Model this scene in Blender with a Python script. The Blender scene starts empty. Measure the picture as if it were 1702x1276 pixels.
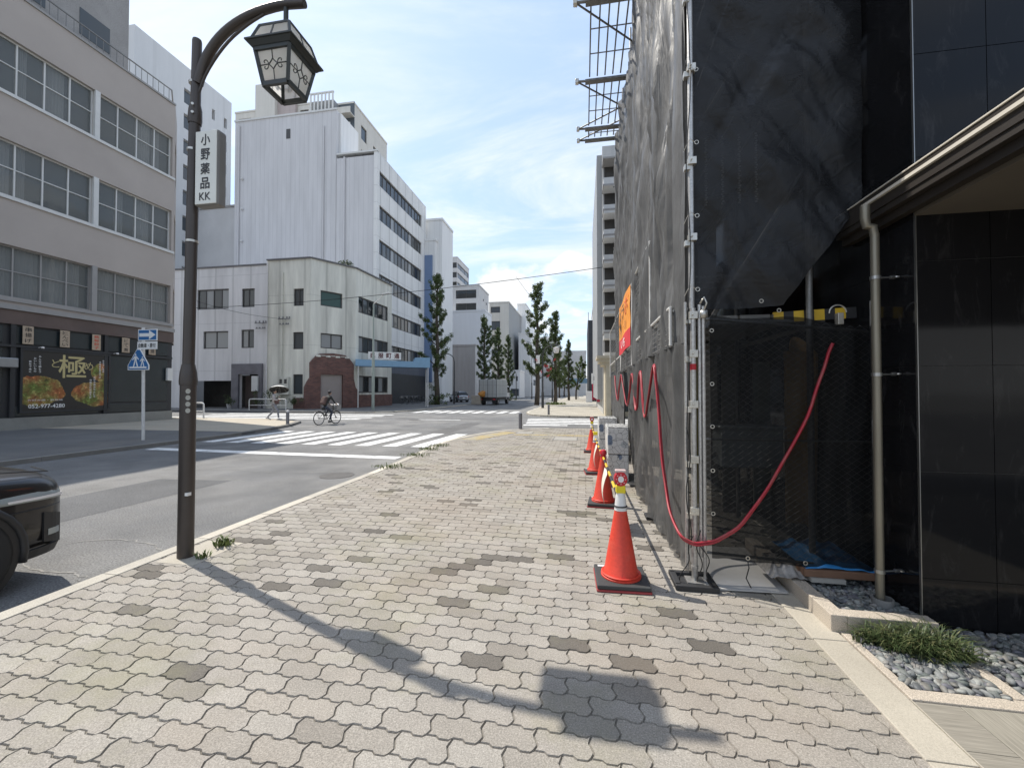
import bpy, math, random
import numpy as np
from mathutils import Vector, Matrix
R = math.radians
random.seed(7)
rng = np.random.default_rng(7)
scene = bpy.context.scene
col = scene.collection

# ------------------------------------------------------------------ camera
CAM_H, FPX, YAW, PITCH = 1.60, 690.0, 9.8, 1.0
cam_d = bpy.data.cameras.new('camera')
cam_d.sensor_width = 36.0
cam_d.lens = 36.0 * FPX / 1702.0
cam_d.clip_start = 0.05
cam_d.clip_end = 3000.0
cam = bpy.data.objects.new('camera', cam_d)
cam.location = (0, 0, CAM_H)
cam.rotation_euler = (R(90 + PITCH), 0, R(YAW))
col.objects.link(cam)
scene.camera = cam

# ------------------------------------------------------------------ sky and sun
SUN_EL = 56.6
SUN_H = Vector((-0.919, 0.394))            # horizontal direction towards the sun
world = bpy.data.worlds.new('World')
scene.world = world
world.use_nodes = True
wt = world.node_tree
wt.nodes.clear()
def wn(t, **k):
    n = wt.nodes.new(t)
    for a, b in k.items():
        setattr(n, a, b)
    return n
def wl(a, b):
    wt.links.new(a, b)
w_out = wn('ShaderNodeOutputWorld')
w_bg = wn('ShaderNodeBackground')
w_bg.inputs['Strength'].default_value = 0.15
sky = wn('ShaderNodeTexSky', sky_type='NISHITA')
sky.sun_disc = False
sky.sun_elevation = R(SUN_EL)
sky.sun_rotation = math.atan2(SUN_H.x, SUN_H.y)
sky.altitude = 20
sky.air_density = 1.0
sky.dust_density = 1.0
sky.ozone_density = 1.6
tc = wn('ShaderNodeTexCoord')
sep = wn('ShaderNodeSeparateXYZ')
wl(tc.outputs['Generated'], sep.inputs[0])
def wmath(op, a, b=None, clamp=False):
    n = wn('ShaderNodeMath', operation=op, use_clamp=clamp)
    for i, x in enumerate((a, b)):
        if x is None: continue
        if isinstance(x, (int, float)): n.inputs[i].default_value = x
        else: wl(x, n.inputs[i])
    return n.outputs[0]
def wnoise(vec, scale, detail, rough, dist=0.0):
    n = wn('ShaderNodeTexNoise')
    n.inputs['Scale'].default_value = scale
    n.inputs['Detail'].default_value = detail
    n.inputs['Roughness'].default_value = rough
    n.inputs['Distortion'].default_value = dist
    wl(vec, n.inputs['Vector'])
    return n.outputs['Fac']
zc = wmath('MAXIMUM', sep.outputs['Z'], 0.0)
# cumulus banks low above the horizon: more cover the lower one looks
m_c = wn('ShaderNodeMapping')
m_c.inputs['Location'].default_value = (5.1, 1.7, 0.2)
m_c.inputs['Rotation'].default_value = (0, 0, R(-17))
m_c.inputs['Scale'].default_value = (1.0, 1.0, 1.75)
wl(tc.outputs['Generated'], m_c.inputs['Vector'])
n_c = wnoise(m_c.outputs[0], 3.1, 9.0, 0.54, 0.15)
low = wn('ShaderNodeMapRange')
low.inputs['From Min'].default_value = 0.02
low.inputs['From Max'].default_value = 0.40
low.inputs['To Min'].default_value = 0.20
low.inputs['To Max'].default_value = -0.10
wl(zc, low.inputs['Value'])
cum = wmath('ADD', n_c, low.outputs[0])
cumr = wn('ShaderNodeMapRange', interpolation_type='SMOOTHSTEP')
cumr.inputs['From Min'].default_value = 0.555
cumr.inputs['From Max'].default_value = 0.64
wl(cum, cumr.inputs['Value'])
# thin wisps higher up, on a plane overhead
den = wmath('ADD', zc, 0.12)
px_ = wmath('DIVIDE', sep.outputs['X'], den)
py_ = wmath('DIVIDE', sep.outputs['Y'], den)
comb = wn('ShaderNodeCombineXYZ')
wl(px_, comb.inputs[0]); wl(py_, comb.inputs[1])
m_w = wn('ShaderNodeMapping')
m_w.inputs['Rotation'].default_value = (0, 0, 0.6)
m_w.inputs['Scale'].default_value = (0.75, 1.5, 1.0)
m_w.inputs['Location'].default_value = (1.35, 0.4, 0)
wl(comb.outputs[0], m_w.inputs['Vector'])
n_w = wnoise(m_w.outputs[0], 1.3, 8.0, 0.62, 0.5)
wr = wn('ShaderNodeMapRange', interpolation_type='SMOOTHSTEP')
wr.inputs['From Min'].default_value = 0.39
wr.inputs['From Max'].default_value = 0.74
wr.inputs['To Max'].default_value = 0.85
wl(n_w, wr.inputs['Value'])
cover = wmath('MAXIMUM', cumr.outputs[0], wr.outputs[0], True)
cshade = wn('ShaderNodeMapRange')
cshade.inputs['From Min'].default_value = 0.56
cshade.inputs['From Max'].default_value = 0.86
cshade.inputs['To Min'].default_value = 4.5
cshade.inputs['To Max'].default_value = 3.7
wl(cum, cshade.inputs['Value'])
ccol = wn('ShaderNodeMixRGB', blend_type='MULTIPLY')
ccol.inputs['Fac'].default_value = 1.0
ccol.inputs['Color1'].default_value = (0.965, 0.985, 1.0, 1)
wl(cshade.outputs[0], ccol.inputs['Color2'])
hazy = wn('ShaderNodeMixRGB', blend_type='MIX')      # thin bright summer haze in the whole sky
hazy.inputs['Fac'].default_value = 0.55
hazy.inputs['Color2'].default_value = (2.55, 3.25, 4.35, 1)
wl(sky.outputs[0], hazy.inputs['Color1'])
wmix = wn('ShaderNodeMixRGB', blend_type='MIX')
wl(cover, wmix.inputs['Fac'])
wl(hazy.outputs[0], wmix.inputs['Color1'])
wl(ccol.outputs[0], wmix.inputs['Color2'])
wl(wmix.outputs[0], w_bg.inputs['Color'])
wl(w_bg.outputs[0], w_out.inputs['Surface'])

sun_d = bpy.data.lights.new('sun', 'SUN')
sun_d.energy = 3.1
sun_d.angle = R(0.53)
sun_d.color = (1.0, 0.945, 0.86)
sun = bpy.data.objects.new('sun', sun_d)
sd = Vector((-SUN_H.x * math.cos(R(SUN_EL)), -SUN_H.y * math.cos(R(SUN_EL)), -math.sin(R(SUN_EL))))
sun.rotation_euler = sd.to_track_quat('-Z', 'Y').to_euler()
sun.location = (-40, 20, 60)
col.objects.link(sun)

scene.view_settings.view_transform = 'Standard'
scene.view_settings.look = 'None'
scene.view_settings.gamma = 1.0
scene.view_settings.exposure = 0.80
scene.cycles.max_bounces = 6
scene.cycles.transparent_max_bounces = 12
scene.cycles.use_denoising = True
scene.cycles.caustics_reflective = False
scene.cycles.caustics_refractive = False

# ------------------------------------------------------------------ surveying helpers (photo pixel -> point in the place)
_cy, _sy, _cp, _sp = math.cos(R(YAW)), math.sin(R(YAW)), math.cos(R(PITCH)), math.sin(R(PITCH))
FWD = Vector((-_sy * _cp, _cy * _cp, _sp)); RGT = Vector((_cy, _sy, 0)); UPV = RGT.cross(FWD)
def ray(x, y): return FWD + RGT * ((x - 851) / FPX) - UPV * ((y - 638) / FPX)
def G(x, y, z=0.0):
    r = ray(x, y); return Vector((0, 0, CAM_H)) + r * ((z - CAM_H) / r.z)
def PX(x, y, X):
    r = ray(x, y); return Vector((0, 0, CAM_H)) + r * (X / r.x)
def PY(x, y, Y):
    r = ray(x, y); return Vector((0, 0, CAM_H)) + r * (Y / r.y)
def PROJ(p):
    d = Vector(p) - Vector((0, 0, CAM_H)); w = d.dot(FWD)
    return (851 + FPX * d.dot(RGT) / w, 638 - FPX * d.dot(UPV) / w, w)

# ------------------------------------------------------------------ materials
MATS = {}
def mat(name, color, rough=0.7, var=0.12, scale=3.0, fine=0.0, fscale=120.0, bump=0.0, bscale=60.0, metal=0.0,
        spec=0.5, streak=0.0, coord='pos', coat=0.0, tint2=None, t2scale=0.6, t2lo=0.5, t2hi=0.75):
    """procedural surface: base colour, broad variation, fine grain, vertical streaks, bump"""
    if name in MATS: return MATS[name]
    m = bpy.data.materials.new(name); m.use_nodes = True
    nt = m.node_tree; N = nt.nodes; L = nt.links
    b = N['Principled BSDF']
    b.inputs['Roughness'].default_value = rough
    b.inputs['Metallic'].default_value = metal
    b.inputs['Specular IOR Level'].default_value = spec
    if coat: b.inputs['Coat Weight'].default_value = coat; b.inputs['Coat Roughness'].default_value = 0.04
    if coord == 'pos':
        geo = N.new('ShaderNodeNewGeometry'); vec = geo.outputs['Position']
    else:
        t = N.new('ShaderNodeTexCoord'); vec = t.outputs['Object']
    cur = None
    def noise(sc, det=4.0, ro=0.6, v=None):
        n = N.new('ShaderNodeTexNoise'); n.inputs['Scale'].default_value = sc
        n.inputs['Detail'].default_value = det; n.inputs['Roughness'].default_value = ro
        L.new(v or vec, n.inputs['Vector']); return n.outputs['Fac']
    def mr(fac, lo, hi, a=0.25, bb=0.75):
        n = N.new('ShaderNodeMapRange'); n.inputs['From Min'].default_value = a; n.inputs['From Max'].default_value = bb
        n.inputs['To Min'].default_value = lo; n.inputs['To Max'].default_value = hi
        L.new(fac, n.inputs['Value']); return n.outputs[0]
    def mul(c, f):
        n = N.new('ShaderNodeMixRGB'); n.blend_type = 'MULTIPLY'; n.inputs['Fac'].default_value = 1.0
        if isinstance(c, tuple): n.inputs['Color1'].default_value = (*c, 1)
        else: L.new(c, n.inputs['Color1'])
        L.new(f, n.inputs['Color2']); return n.outputs[0]
    cur = tuple(color)
    if tint2:
        n = N.new('ShaderNodeMixRGB'); n.inputs['Color1'].default_value = (*color, 1); n.inputs['Color2'].default_value = (*tint2, 1)
        L.new(mr(noise(t2scale, 5.0, 0.65), 0, 1, t2lo, t2hi), n.inputs['Fac']); cur = n.outputs[0]
    if var: cur = mul(cur, mr(noise(scale), 1 - var, 1 + var))
    if fine: cur = mul(cur, mr(noise(fscale, 2.0), 1 - fine, 1 + fine))
    if streak:
        mp = N.new('ShaderNodeMapping'); mp.inputs['Scale'].default_value = (5.0, 5.0, 0.22); L.new(vec, mp.inputs['Vector'])
        cur = mul(cur, mr(noise(1.0, 6.0, 0.65, mp.outputs[0]), 1 - streak, 1.0, 0.28, 0.56))
    if isinstance(cur, tuple): b.inputs['Base Color'].default_value = (*cur, 1)
    else: L.new(cur, b.inputs['Base Color'])
    if bump:
        bn = N.new('ShaderNodeBump'); bn.inputs['Strength'].default_value = bump; bn.inputs['Distance'].default_value = 0.01
        L.new(noise(bscale, 3.0), bn.inputs['Height']); L.new(bn.outputs[0], b.inputs['Normal'])
    MATS[name] = m
    return m
def glass_mat(name, color, opacity=0.55, rough=0.03, spec=0.5):
    if name in MATS: return MATS[name]
    m = bpy.data.materials.new(name); m.use_nodes = True
    nt = m.node_tree; N = nt.nodes; L = nt.links
    b = N['Principled BSDF']; b.inputs['Base Color'].default_value = (*color, 1); b.inputs['Roughness'].default_value = rough
    b.inputs['Specular IOR Level'].default_value = spec
    b.inputs['Alpha'].default_value = opacity
    geo = N.new('ShaderNodeNewGeometry'); n = N.new('ShaderNodeTexNoise'); n.inputs['Scale'].default_value = 0.9
    L.new(geo.outputs['Position'], n.inputs['Vector'])
    bn = N.new('ShaderNodeBump'); bn.inputs['Strength'].default_value = 0.12; bn.inputs['Distance'].default_value = 0.05
    L.new(n.outputs['Fac'], bn.inputs['Height']); L.new(bn.outputs[0], b.inputs['Normal'])
    MATS[name] = m
    return m

# ------------------------------------------------------------------ mesh building
ORG = {}
class MB:
    def __init__(s): s.v = []; s.f = []; s.m = []
    def add(s, vs, fs, m=0):
        o = len(s.v); s.v.extend([tuple(p) for p in vs]); s.f.extend([tuple(i + o for i in f) for f in fs]); s.m.extend([m] * len(fs)); return s
    def box(s, x0, x1, y0, y1, z0, z1, m=0):
        v = [(x, y, z) for z in (z0, z1) for y in (y0, y1) for x in (x0, x1)]
        return s.add(v, [(0, 2, 3, 1), (4, 5, 7, 6), (0, 1, 5, 4), (2, 6, 7, 3), (0, 4, 6, 2), (1, 3, 7, 5)], m)
    def obox(s, c, sx, sy, sz, rz=0.0, m=0, M=None):
        M = M or (Matrix.Translation(c) @ Matrix.Rotation(rz, 4, 'Z'))
        v = [M @ Vector((x * sx / 2, y * sy / 2, z * sz / 2)) for z in (-1, 1) for y in (-1, 1) for x in (-1, 1)]
        return s.add(v, [(0, 2, 3, 1), (4, 5, 7, 6), (0, 1, 5, 4), (2, 6, 7, 3), (0, 4, 6, 2), (1, 3, 7, 5)], m)
    def beam(s, a, b, w, h, m=0):
        a, b = Vector(a), Vector(b); d = b - a; L = d.length
        if L < 1e-6: return s
        q = d.to_track_quat('Y', 'Z').to_matrix().to_4x4()
        return s.obox((0, 0, 0), w, L, h, m=m, M=Matrix.Translation((a + b) / 2) @ q)
    def prism(s, poly, fn, a, b, m=0):
        """poly: 2D points, fn(u, v, t) -> 3D, extruded from t=a to t=b"""
        n = len(poly)
        v = [fn(u, w, a) for u, w in poly] + [fn(u, w, b) for u, w in poly]
        f = [tuple(range(n - 1, -1, -1)), tuple(range(n, 2 * n))] + [(i, (i + 1) % n, n + (i + 1) % n, n + i) for i in range(n)]
        return s.add(v, f, m)
    def tube(s, pts, r, n=8, m=0, cap=True, closed=False):
        pts = [Vector(p) for p in pts]; k = len(pts)
        rr = r if isinstance(r, (list, tuple)) else [r] * k
        vs = []; prev = None
        for i, p in enumerate(pts):
            if closed: t = pts[(i + 1) % k] - pts[i - 1]
            else: t = pts[min(i + 1, k - 1)] - pts[max(i - 1, 0)]
            if t.length < 1e-9: t = Vector((0, 0, 1))
            t.normalize()
            if prev is None:
                a = t.cross(Vector((0, 0, 1)))
                if a.length < 1e-3: a = t.cross(Vector((1, 0, 0)))
            else: a = prev - t * prev.dot(t)
            if a.length < 1e-6: a = t.orthogonal()
            a.normalize(); prev = a; b = t.cross(a)
            for j in range(n):
                an = 2 * math.pi * j / n
                vs.append(p + (a * math.cos(an) + b * math.sin(an)) * rr[i])
        fs = []
        for i in range(k if closed else k - 1):
            i2 = (i + 1) % k
            for j in range(n):
                j2 = (j + 1) % n; fs.append((i * n + j, i * n + j2, i2 * n + j2, i2 * n + j))
        if cap and not closed:
            fs.append(tuple(range(n - 1, -1, -1))); fs.append(tuple((k - 1) * n + j for j in range(n)))
        return s.add(vs, fs, m)
    def cyl(s, a, b, r0, r1=None, n=10, m=0): return s.tube([a, b], [r0, r0 if r1 is None else r1], n, m)
    def lathe(s, prof, c=(0, 0, 0), n=16, m=0):
        k = len(prof); vs = [(c[0] + r * math.cos(2 * math.pi * j / n), c[1] + r * math.sin(2 * math.pi * j / n), c[2] + z) for r, z in prof for j in range(n)]
        fs = [(i * n + j, i * n + (j + 1) % n, (i + 1) * n + (j + 1) % n, (i + 1) * n + j) for i in range(k - 1) for j in range(n)]
        fs.append(tuple(range(n - 1, -1, -1))); fs.append(tuple((k - 1) * n + j for j in range(n)))
        return s.add(vs, fs, m)
    def grid(s, P, nu, nv, m=0):
        vs = [P(i / nu, j / nv) for j in range(nv + 1) for i in range(nu + 1)]
        fs = [(j * (nu + 1) + i, j * (nu + 1) + i + 1, (j + 1) * (nu + 1) + i + 1, (j + 1) * (nu + 1) + i) for j in range(nv) for i in range(nu)]
        return s.add(vs, fs, m)
    def mesh(s, name, mats, org=(0, 0, 0), smooth=False):
        me = bpy.data.meshes.new(name)
        ox, oy, oz = org
        me.from_pydata([(x - ox, y - oy, z - oz) for x, y, z in s.v], [], s.f)
        for mm in (mats if isinstance(mats, (list, tuple)) else [mats]): me.materials.append(mm)
        if any(s.m): me.polygons.foreach_set('material_index', s.m)
        if smooth: me.polygons.foreach_set('use_smooth', [True] * len(s.f))
        me.update()
        return me
    def build(s, name, mats, parent=None, smooth=False, local=False, bevel=0.0, label=None, cat=None, group=None, kind=None, thick=0.0, auto=False):
        if local: org = (0, 0, 0)
        elif parent is not None: org = ORG.get(parent.name, (0, 0, 0))
        else:
            xs = [p[0] for p in s.v]; ys = [p[1] for p in s.v]; zs = [p[2] for p in s.v]
            org = ((min(xs) + max(xs)) / 2, (min(ys) + max(ys)) / 2, min(zs))
        me = s.mesh(name, mats, org, smooth)
        o = bpy.data.objects.new(name, me)
        if parent is not None: o.parent = parent
        elif not local: o.location = org
        col.objects.link(o)
        ORG[o.name] = org
        if bevel:
            md = o.modifiers.new('bevel', 'BEVEL'); md.width = bevel; md.segments = 2; md.limit_method = 'ANGLE'; md.angle_limit = R(40)
        if thick:
            md = o.modifiers.new('solid', 'SOLIDIFY'); md.thickness = thick; md.offset = 0
        if auto:
            me.polygons.foreach_set('use_smooth', [True] * len(me.polygons))
            try: me.set_sharp_from_angle(angle=R(35))
            except Exception: pass
        tag(o, label, cat, group, kind)
        return o
def tag(o, label=None, cat=None, group=None, kind=None):
    if label: o['label'] = label
    if cat: o['category'] = cat
    if group: o['group'] = group
    if kind: o['kind'] = kind
    return o
def thing(name, loc, label=None, cat=None, group=None, kind=None, rz=0.0, scale=1.0):
    o = bpy.data.objects.new(name, None); o.empty_display_size = 0.2
    o.location = loc; o.rotation_euler = (0, 0, rz); o.scale = (scale,) * 3
    col.objects.link(o)
    ORG[o.name] = tuple(loc)
    return tag(o, label, cat, group, kind)
def copy_tree(o, parent=None):
    c = o.copy(); col.objects.link(c)
    if parent is not None: c.parent = parent
    for ch in list(o.children): copy_tree(ch, c)
    return c
def piece(name, me, parent, loc, rot=(0, 0, 0), scale=(1, 1, 1)):
    o = bpy.data.objects.new(name, me); o.parent = parent
    g = ORG.get(parent.name, (0, 0, 0)) if parent is not None else (0, 0, 0)
    o.location = (loc[0] - g[0], loc[1] - g[1], loc[2] - g[2]); o.rotation_euler = rot; o.scale = scale
    col.objects.link(o); return o
# lettering: Blender's built-in font stack, turned into mesh
_TXT = {}
def text_mb(s, O, U, V, height, m=0, mb=None, bold=0.0, width=None, spacing=1.0, thick=0.003):
    """put the string s centred at O in the plane (U right, V up); height = cap/kanji height"""
    key = (s, spacing)
    if key not in _TXT:
        cu = bpy.data.curves.new('lettering', 'FONT'); cu.body = s; cu.size = 1.0; cu.align_x = 'CENTER'; cu.resolution_u = 2
        cu.space_character = spacing; cu.fill_mode = 'FRONT'
        ob = bpy.data.objects.new('lettering', cu); col.objects.link(ob)
        dg = bpy.context.evaluated_depsgraph_get(); dg.update()
        me = bpy.data.meshes.new_from_object(ob.evaluated_get(dg))
        vs = [tuple(v.co) for v in me.vertices]; fs = [tuple(p.vertices) for p in me.polygons]
        bpy.data.objects.remove(ob); bpy.data.curves.remove(cu); bpy.data.meshes.remove(me)
        _TXT[key] = (vs, fs)
    vs, fs = _TXT[key]
    mb = mb if mb is not None else MB()
    if not vs: return mb
    xs = [v[0] for v in vs]; ys = [v[1] for v in vs]
    cx, cy_ = (min(xs) + max(xs)) / 2, (min(ys) + max(ys)) / 2
    k = height / max(1e-6, max(ys) - min(ys)); kx = k if width is None else width / max(1e-6, max(xs) - min(xs))
    O, U, V = Vector(O), Vector(U), Vector(V); Nn = U.cross(V)
    sh = [(0, 0)] if not bold else [(-1, 0), (1, 0), (0, -1), (0, 1)]          # heavier strokes: the glyph laid down shifted
    for i, (dx, dy) in enumerate(sh):
        mb.add([O + U * ((x - cx + dx * bold) * kx) + V * ((y - cy_ + dy * bold) * k) + Nn * (i * .0004) for x, y, _ in vs], fs, m)
    return mb

# ================================================================== GROUND, ROADS, PAVEMENTS
ZR = -0.10                        # road level; our pavement is z = 0
KX = -4.15                        # our kerb line (road side)
RX = 1.42                         # right edge of the paving
LKX = -12.95                      # kerb of the far pavement on the left
CY0, CY1 = 19.6, 29.3             # the cross street
m_asph = mat('asphalt', (0.155, 0.155, 0.154), 0.86, 0.24, 0.9, 0.55, 60.0, 0.9, 110.0, tint2=(0.215, 0.21, 0.20), t2scale=0.28, t2lo=.42, t2hi=.62, spec=0.3)
m_asph2 = mat('asphalt_pavement', (0.15, 0.149, 0.146), 0.88, 0.18, 0.7, 0.35, 80.0, 0.5, 150.0, tint2=(0.19, 0.178, 0.16), spec=0.3)
m_conc = mat('concrete_kerb', (0.46, 0.43, 0.37), 0.85, 0.14, 2.0, 0.22, 160.0, 0.3, 200.0)
m_concd = mat('concrete_grey', (0.30, 0.29, 0.265), 0.88, 0.2, 1.5, 0.25, 120.0, 0.3, 150.0)
m_gran = mat('granite_pale', (0.42, 0.37, 0.31), 0.6, 0.1, 2.0, 0.5, 170.0, 0.1, 200.0)
m_white_paint = mat('road_paint', (0.78, 0.78, 0.76), 0.7, 0.06, 2.0, 0.22, 60.0, 0.3, 120.0, tint2=(0.36, 0.36, 0.355), t2scale=3.2, t2lo=0.50, t2hi=0.70)
m_joint = mat('joint_sand', (0.17, 0.158, 0.135), 0.95, 0.25, 2.0, 0.4, 150.0)
m_farpave = mat('far_paving', (0.36, 0.335, 0.285), 0.88, 0.14, 0.8, 0.3, 30.0, 0.3, 60.0)

def sheet(name, pts, z, m, kind='structure', label=None, cat=None):
    b = MB(); n = len(pts); b.add([(x, y, z) for x, y in pts], [tuple(range(n))])
    return b.build(name, m, kind=kind, label=label, cat=cat)
def slab(name, pts, z0, z1, m, **k):
    b = MB(); b.prism(pts, lambda u, v, t: (u, v, t), z0, z1)
    return b.build(name, m, **k)
g_ = MB(); g_.box(-900, 900, -200, 1600, -0.6, -0.125); g_.build('ground', m_concd, kind='structure', label='ground under the streets and buildings')
road = sheet('road', [(-140, -30), (140, -30), (140, 900), (-140, 900)], ZR, m_asph, label='grey asphalt road and crossing')

def arc(cx, cy, r, a0, a1, n=8): return [(cx + r * math.cos(R(a0 + (a1 - a0) * i / n)), cy + r * math.sin(R(a0 + (a1 - a0) * i / n))) for i in range(n + 1)]

# our pavement: outline with the rounded corner at the junction
edge = [(KX, -8), (KX, 8.0), (-4.20, 9.4), (-4.32, 11.0), (-4.42, 12.6)] + [(-4.30, 13.9), (-3.95, 15.3), (-3.35, 16.6), (-2.6, 17.5), (-1.5, 18.1), (0.2, 18.4), (6.0, 18.5)]
pave_poly = edge + [(6.0, -8)]
pav = slab('pavement', pave_poly, ZR - 0.05, -0.009, m_joint, kind='structure', label='wavy block paved footway')
ORG[pav.name] = tuple(pav.location)

# paving stones ------------------------------------------------------
def paver_material():
    m = bpy.data.materials.new('paving_stone'); m.use_nodes = True
    nt = m.node_tree; N = nt.nodes; L = nt.links; b = N['Principled BSDF']
    b.inputs['Roughness'].default_value = 0.82; b.inputs['Specular IOR Level'].default_value = 0.35
    geo = N.new('ShaderNodeNewGeometry')
    ag = N.new('ShaderNodeAttribute'); ag.attribute_name = 'tint'; ag.attribute_type = 'GEOMETRY'
    ao = N.new('ShaderNodeAttribute'); ao.attribute_name = 'tint'; ao.attribute_type = 'OBJECT'
    ad = N.new('ShaderNodeMath'); ad.operation = 'ADD'; L.new(ag.outputs['Fac'], ad.inputs[0]); L.new(ao.outputs['Fac'], ad.inputs[1])
    rp = N.new('ShaderNodeValToRGB'); L.new(ad.outputs[0], rp.inputs[0])
    el = rp.color_ramp.elements; rp.color_ramp.interpolation = 'CONSTANT'
    cols = [(0.0, (0.132, 0.119, 0.102)), (0.035, (0.155, 0.140, 0.120)), (0.055, (0.315, 0.288, 0.250)), (0.30, (0.336, 0.308, 0.270)), (0.55, (0.352, 0.325, 0.285)), (0.72, (0.342, 0.310, 0.267)), (0.86, (0.368, 0.341, 0.300)), (0.955, (0.268, 0.243, 0.209))]
    while len(el) < len(cols): el.new(0.5)
    for e, (p, c) in zip(el, cols): e.position = p; e.color = (*c, 1)
    def noise(sc, det, ro=0.6):
        n = N.new('ShaderNodeTexNoise'); n.inputs['Scale'].default_value = sc; n.inputs['Detail'].default_value = det; n.inputs['Roughness'].default_value = ro
        L.new(geo.outputs['Position'], n.inputs['Vector']); return n.outputs['Fac']
    def mr(f, a, c, lo, hi):
        n = N.new('ShaderNodeMapRange'); n.inputs['From Min'].default_value = a; n.inputs['From Max'].default_value = c; n.inputs['To Min'].default_value = lo; n.inputs['To Max'].default_value = hi
        L.new(f, n.inputs['Value']); return n.outputs[0]
    def mix(t, c1, c2, f=1.0):
        n = N.new('ShaderNodeMixRGB'); n.blend_type = t
        for i, c in (('Color1', c1), ('Color2', c2)):
            if isinstance(c, tuple): n.inputs[i].default_value = (*c, 1)
            else: L.new(c, n.inputs[i])
        if isinstance(f, float): n.inputs['Fac'].default_value = f
        else: L.new(f, n.inputs['Fac'])
        return n.outputs[0]
    # exposed grit: pale and dark grains
    c = mix('MULTIPLY', rp.outputs[0], mr(noise(125.0, 4.0, 0.8), 0.3, 0.7, 0.55, 1.45))
    vo = N.new('ShaderNodeTexVoronoi'); vo.inputs['Scale'].default_value = 120.0; L.new(geo.outputs['Position'], vo.inputs['Vector'])
    c = mix('MULTIPLY', c, mr(vo.outputs['Distance'], 0.0, 0.55, 1.14, 0.86))
    # greenish growth and rusty, dusty areas with their own outlines
    c = mix('MIX', c, (0.235, 0.225, 0.12), mr(noise(0.85, 6.0, 0.7), 0.50, 0.72, 0.0, 0.46))
    n2 = N.new('ShaderNodeTexNoise'); n2.inputs['Scale'].default_value = 0.6; n2.inputs['Detail'].default_value = 5
    mp = N.new('ShaderNodeMapping'); mp.inputs['Location'].default_value = (7.3, 2.1, 0); L.new(geo.outputs['Position'], mp.inputs['Vector']); L.new(mp.outputs[0], n2.inputs['Vector'])
    c = mix('MIX', c, (0.27, 0.205, 0.145), mr(n2.outputs['Fac'], 0.52, 0.76, 0.0, 0.34))
    c = mix('MULTIPLY', c, mr(noise(2.6, 5.0), 0.25, 0.75, 0.86, 1.12))
    L.new(c, b.inputs['Base Color'])
    bn = N.new('ShaderNodeBump'); bn.inputs['Strength'].default_value = 0.55; bn.inputs['Distance'].default_value = 0.004
    L.new(noise(230.0, 3.0), bn.inputs['Height']); L.new(bn.outputs[0], b.inputs['Normal'])
    return m
m_pav = paver_material()
PL, PD = 0.252, 0.126
AW, BW, GAP = 0.0072, 0.011, 0.0036
def wave_long(u):                                  # the wavy long edge, period = half a stone
    t = (u / (PL / 2)) % 1.0
    for (a, va), (b_, vb) in zip(((0, 1), (.36, 1), (.5, -1), (.86, -1)), ((.36, 1), (.5, -1), (.86, -1), (1, 1))):
        if a <= t <= b_: return AW * (va + (vb - va) * (t - a) / (b_ - a))
    return 0.0
def wave_short(v):                                 # the S of the short edge
    t = min(1, max(0, v / PD))
    for (a, va), (b_, vb) in zip(((0, 0), (.3, 1), (.7, -1)), ((.3, 1), (.7, -1), (1, 0))):
        if a <= t <= b_: return BW * (va + (vb - va) * (t - a) / (b_ - a))
    return 0.0
_us = [0.0, .18, .25, .43, .5, .68, .75, .93, 1.0]
def paver_loop(inset):
    h = PL / 2; pts = []
    lx = lambda v: -h + wave_short(v) + inset
    rx_ = lambda v: h + wave_short(v) - inset
    for t in _us:                                   # lower edge
        u = -h + t * PL; pts.append([u, wave_long(u + h) + inset])
    pts[0][0] = lx(0); pts[-1][0] = rx_(0)
    for t in (.3, .7): pts.append([rx_(t * PD), t * PD])
    for t in reversed(_us):
        u = -h + t * PL; pts.append([u, PD + wave_long(u + h) - inset])
    pts[-len(_us)][0] = rx_(PD); pts[-1][0] = lx(PD)
    for t in (.7, .3): pts.append([lx(t * PD), t * PD])
    return pts
_lo, _li = paver_loop(GAP * 0.5), paver_loop(GAP * 0.5 + 0.004)
_np = len(_lo)
PAV_V = [(x, y - PD / 2, -0.012) for x, y in _lo] + [(x, y - PD / 2, 0.0) for x, y in _li]
PAV_F = [tuple(range(_np, 2 * _np))] + [(i, (i + 1) % _np, _np + (i + 1) % _np, _np + i) for i in range(_np)]
pmb = MB(); pmb.add(PAV_V, PAV_F); PAV_ME = pmb.mesh('paving_stone', m_pav)
def pave_left(y):
    for (xa, ya), (xb, yb) in zip(edge, edge[1:]):
        if ya <= y <= yb and yb > ya: return xa + (xb - xa) * (y - ya) / (yb - ya)
    return 6.0
spots = []
row = 0
y = 0.35
random.seed(11)
while y < 18.0:
    off = (row % 2) * PL / 2 + 0.03
    xl = pave_left(y + PD / 2) - 0.16; k = math.floor((xl - off) / PL)
    while True:
        xc = off + k * PL + PL / 2; k += 1
        if xc - PL / 2 < xl: continue
        xr = RX if y < 19 else 5.0
        if xc + PL / 2 > xr + 0.29: break
        t = random.random()
        spots.append((xc, y + PD / 2, random.gauss(0, 0.0009), t))
    y += PD; row += 1
def seen_area(p):
    a = PROJ((p[0], p[1], 0))
    if a[2] < 0.2 or not (-20 < a[0] < 1722 and 300 < a[1] < 1290): return 0.0
    return 1.0 / (a[2] ** 3)
order = sorted(range(len(spots)), key=lambda i: -seen_area(spots[i]))
near = set(order[:300])
far_v, far_f, far_t = [], [], []
po = ORG[pav.name]
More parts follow.
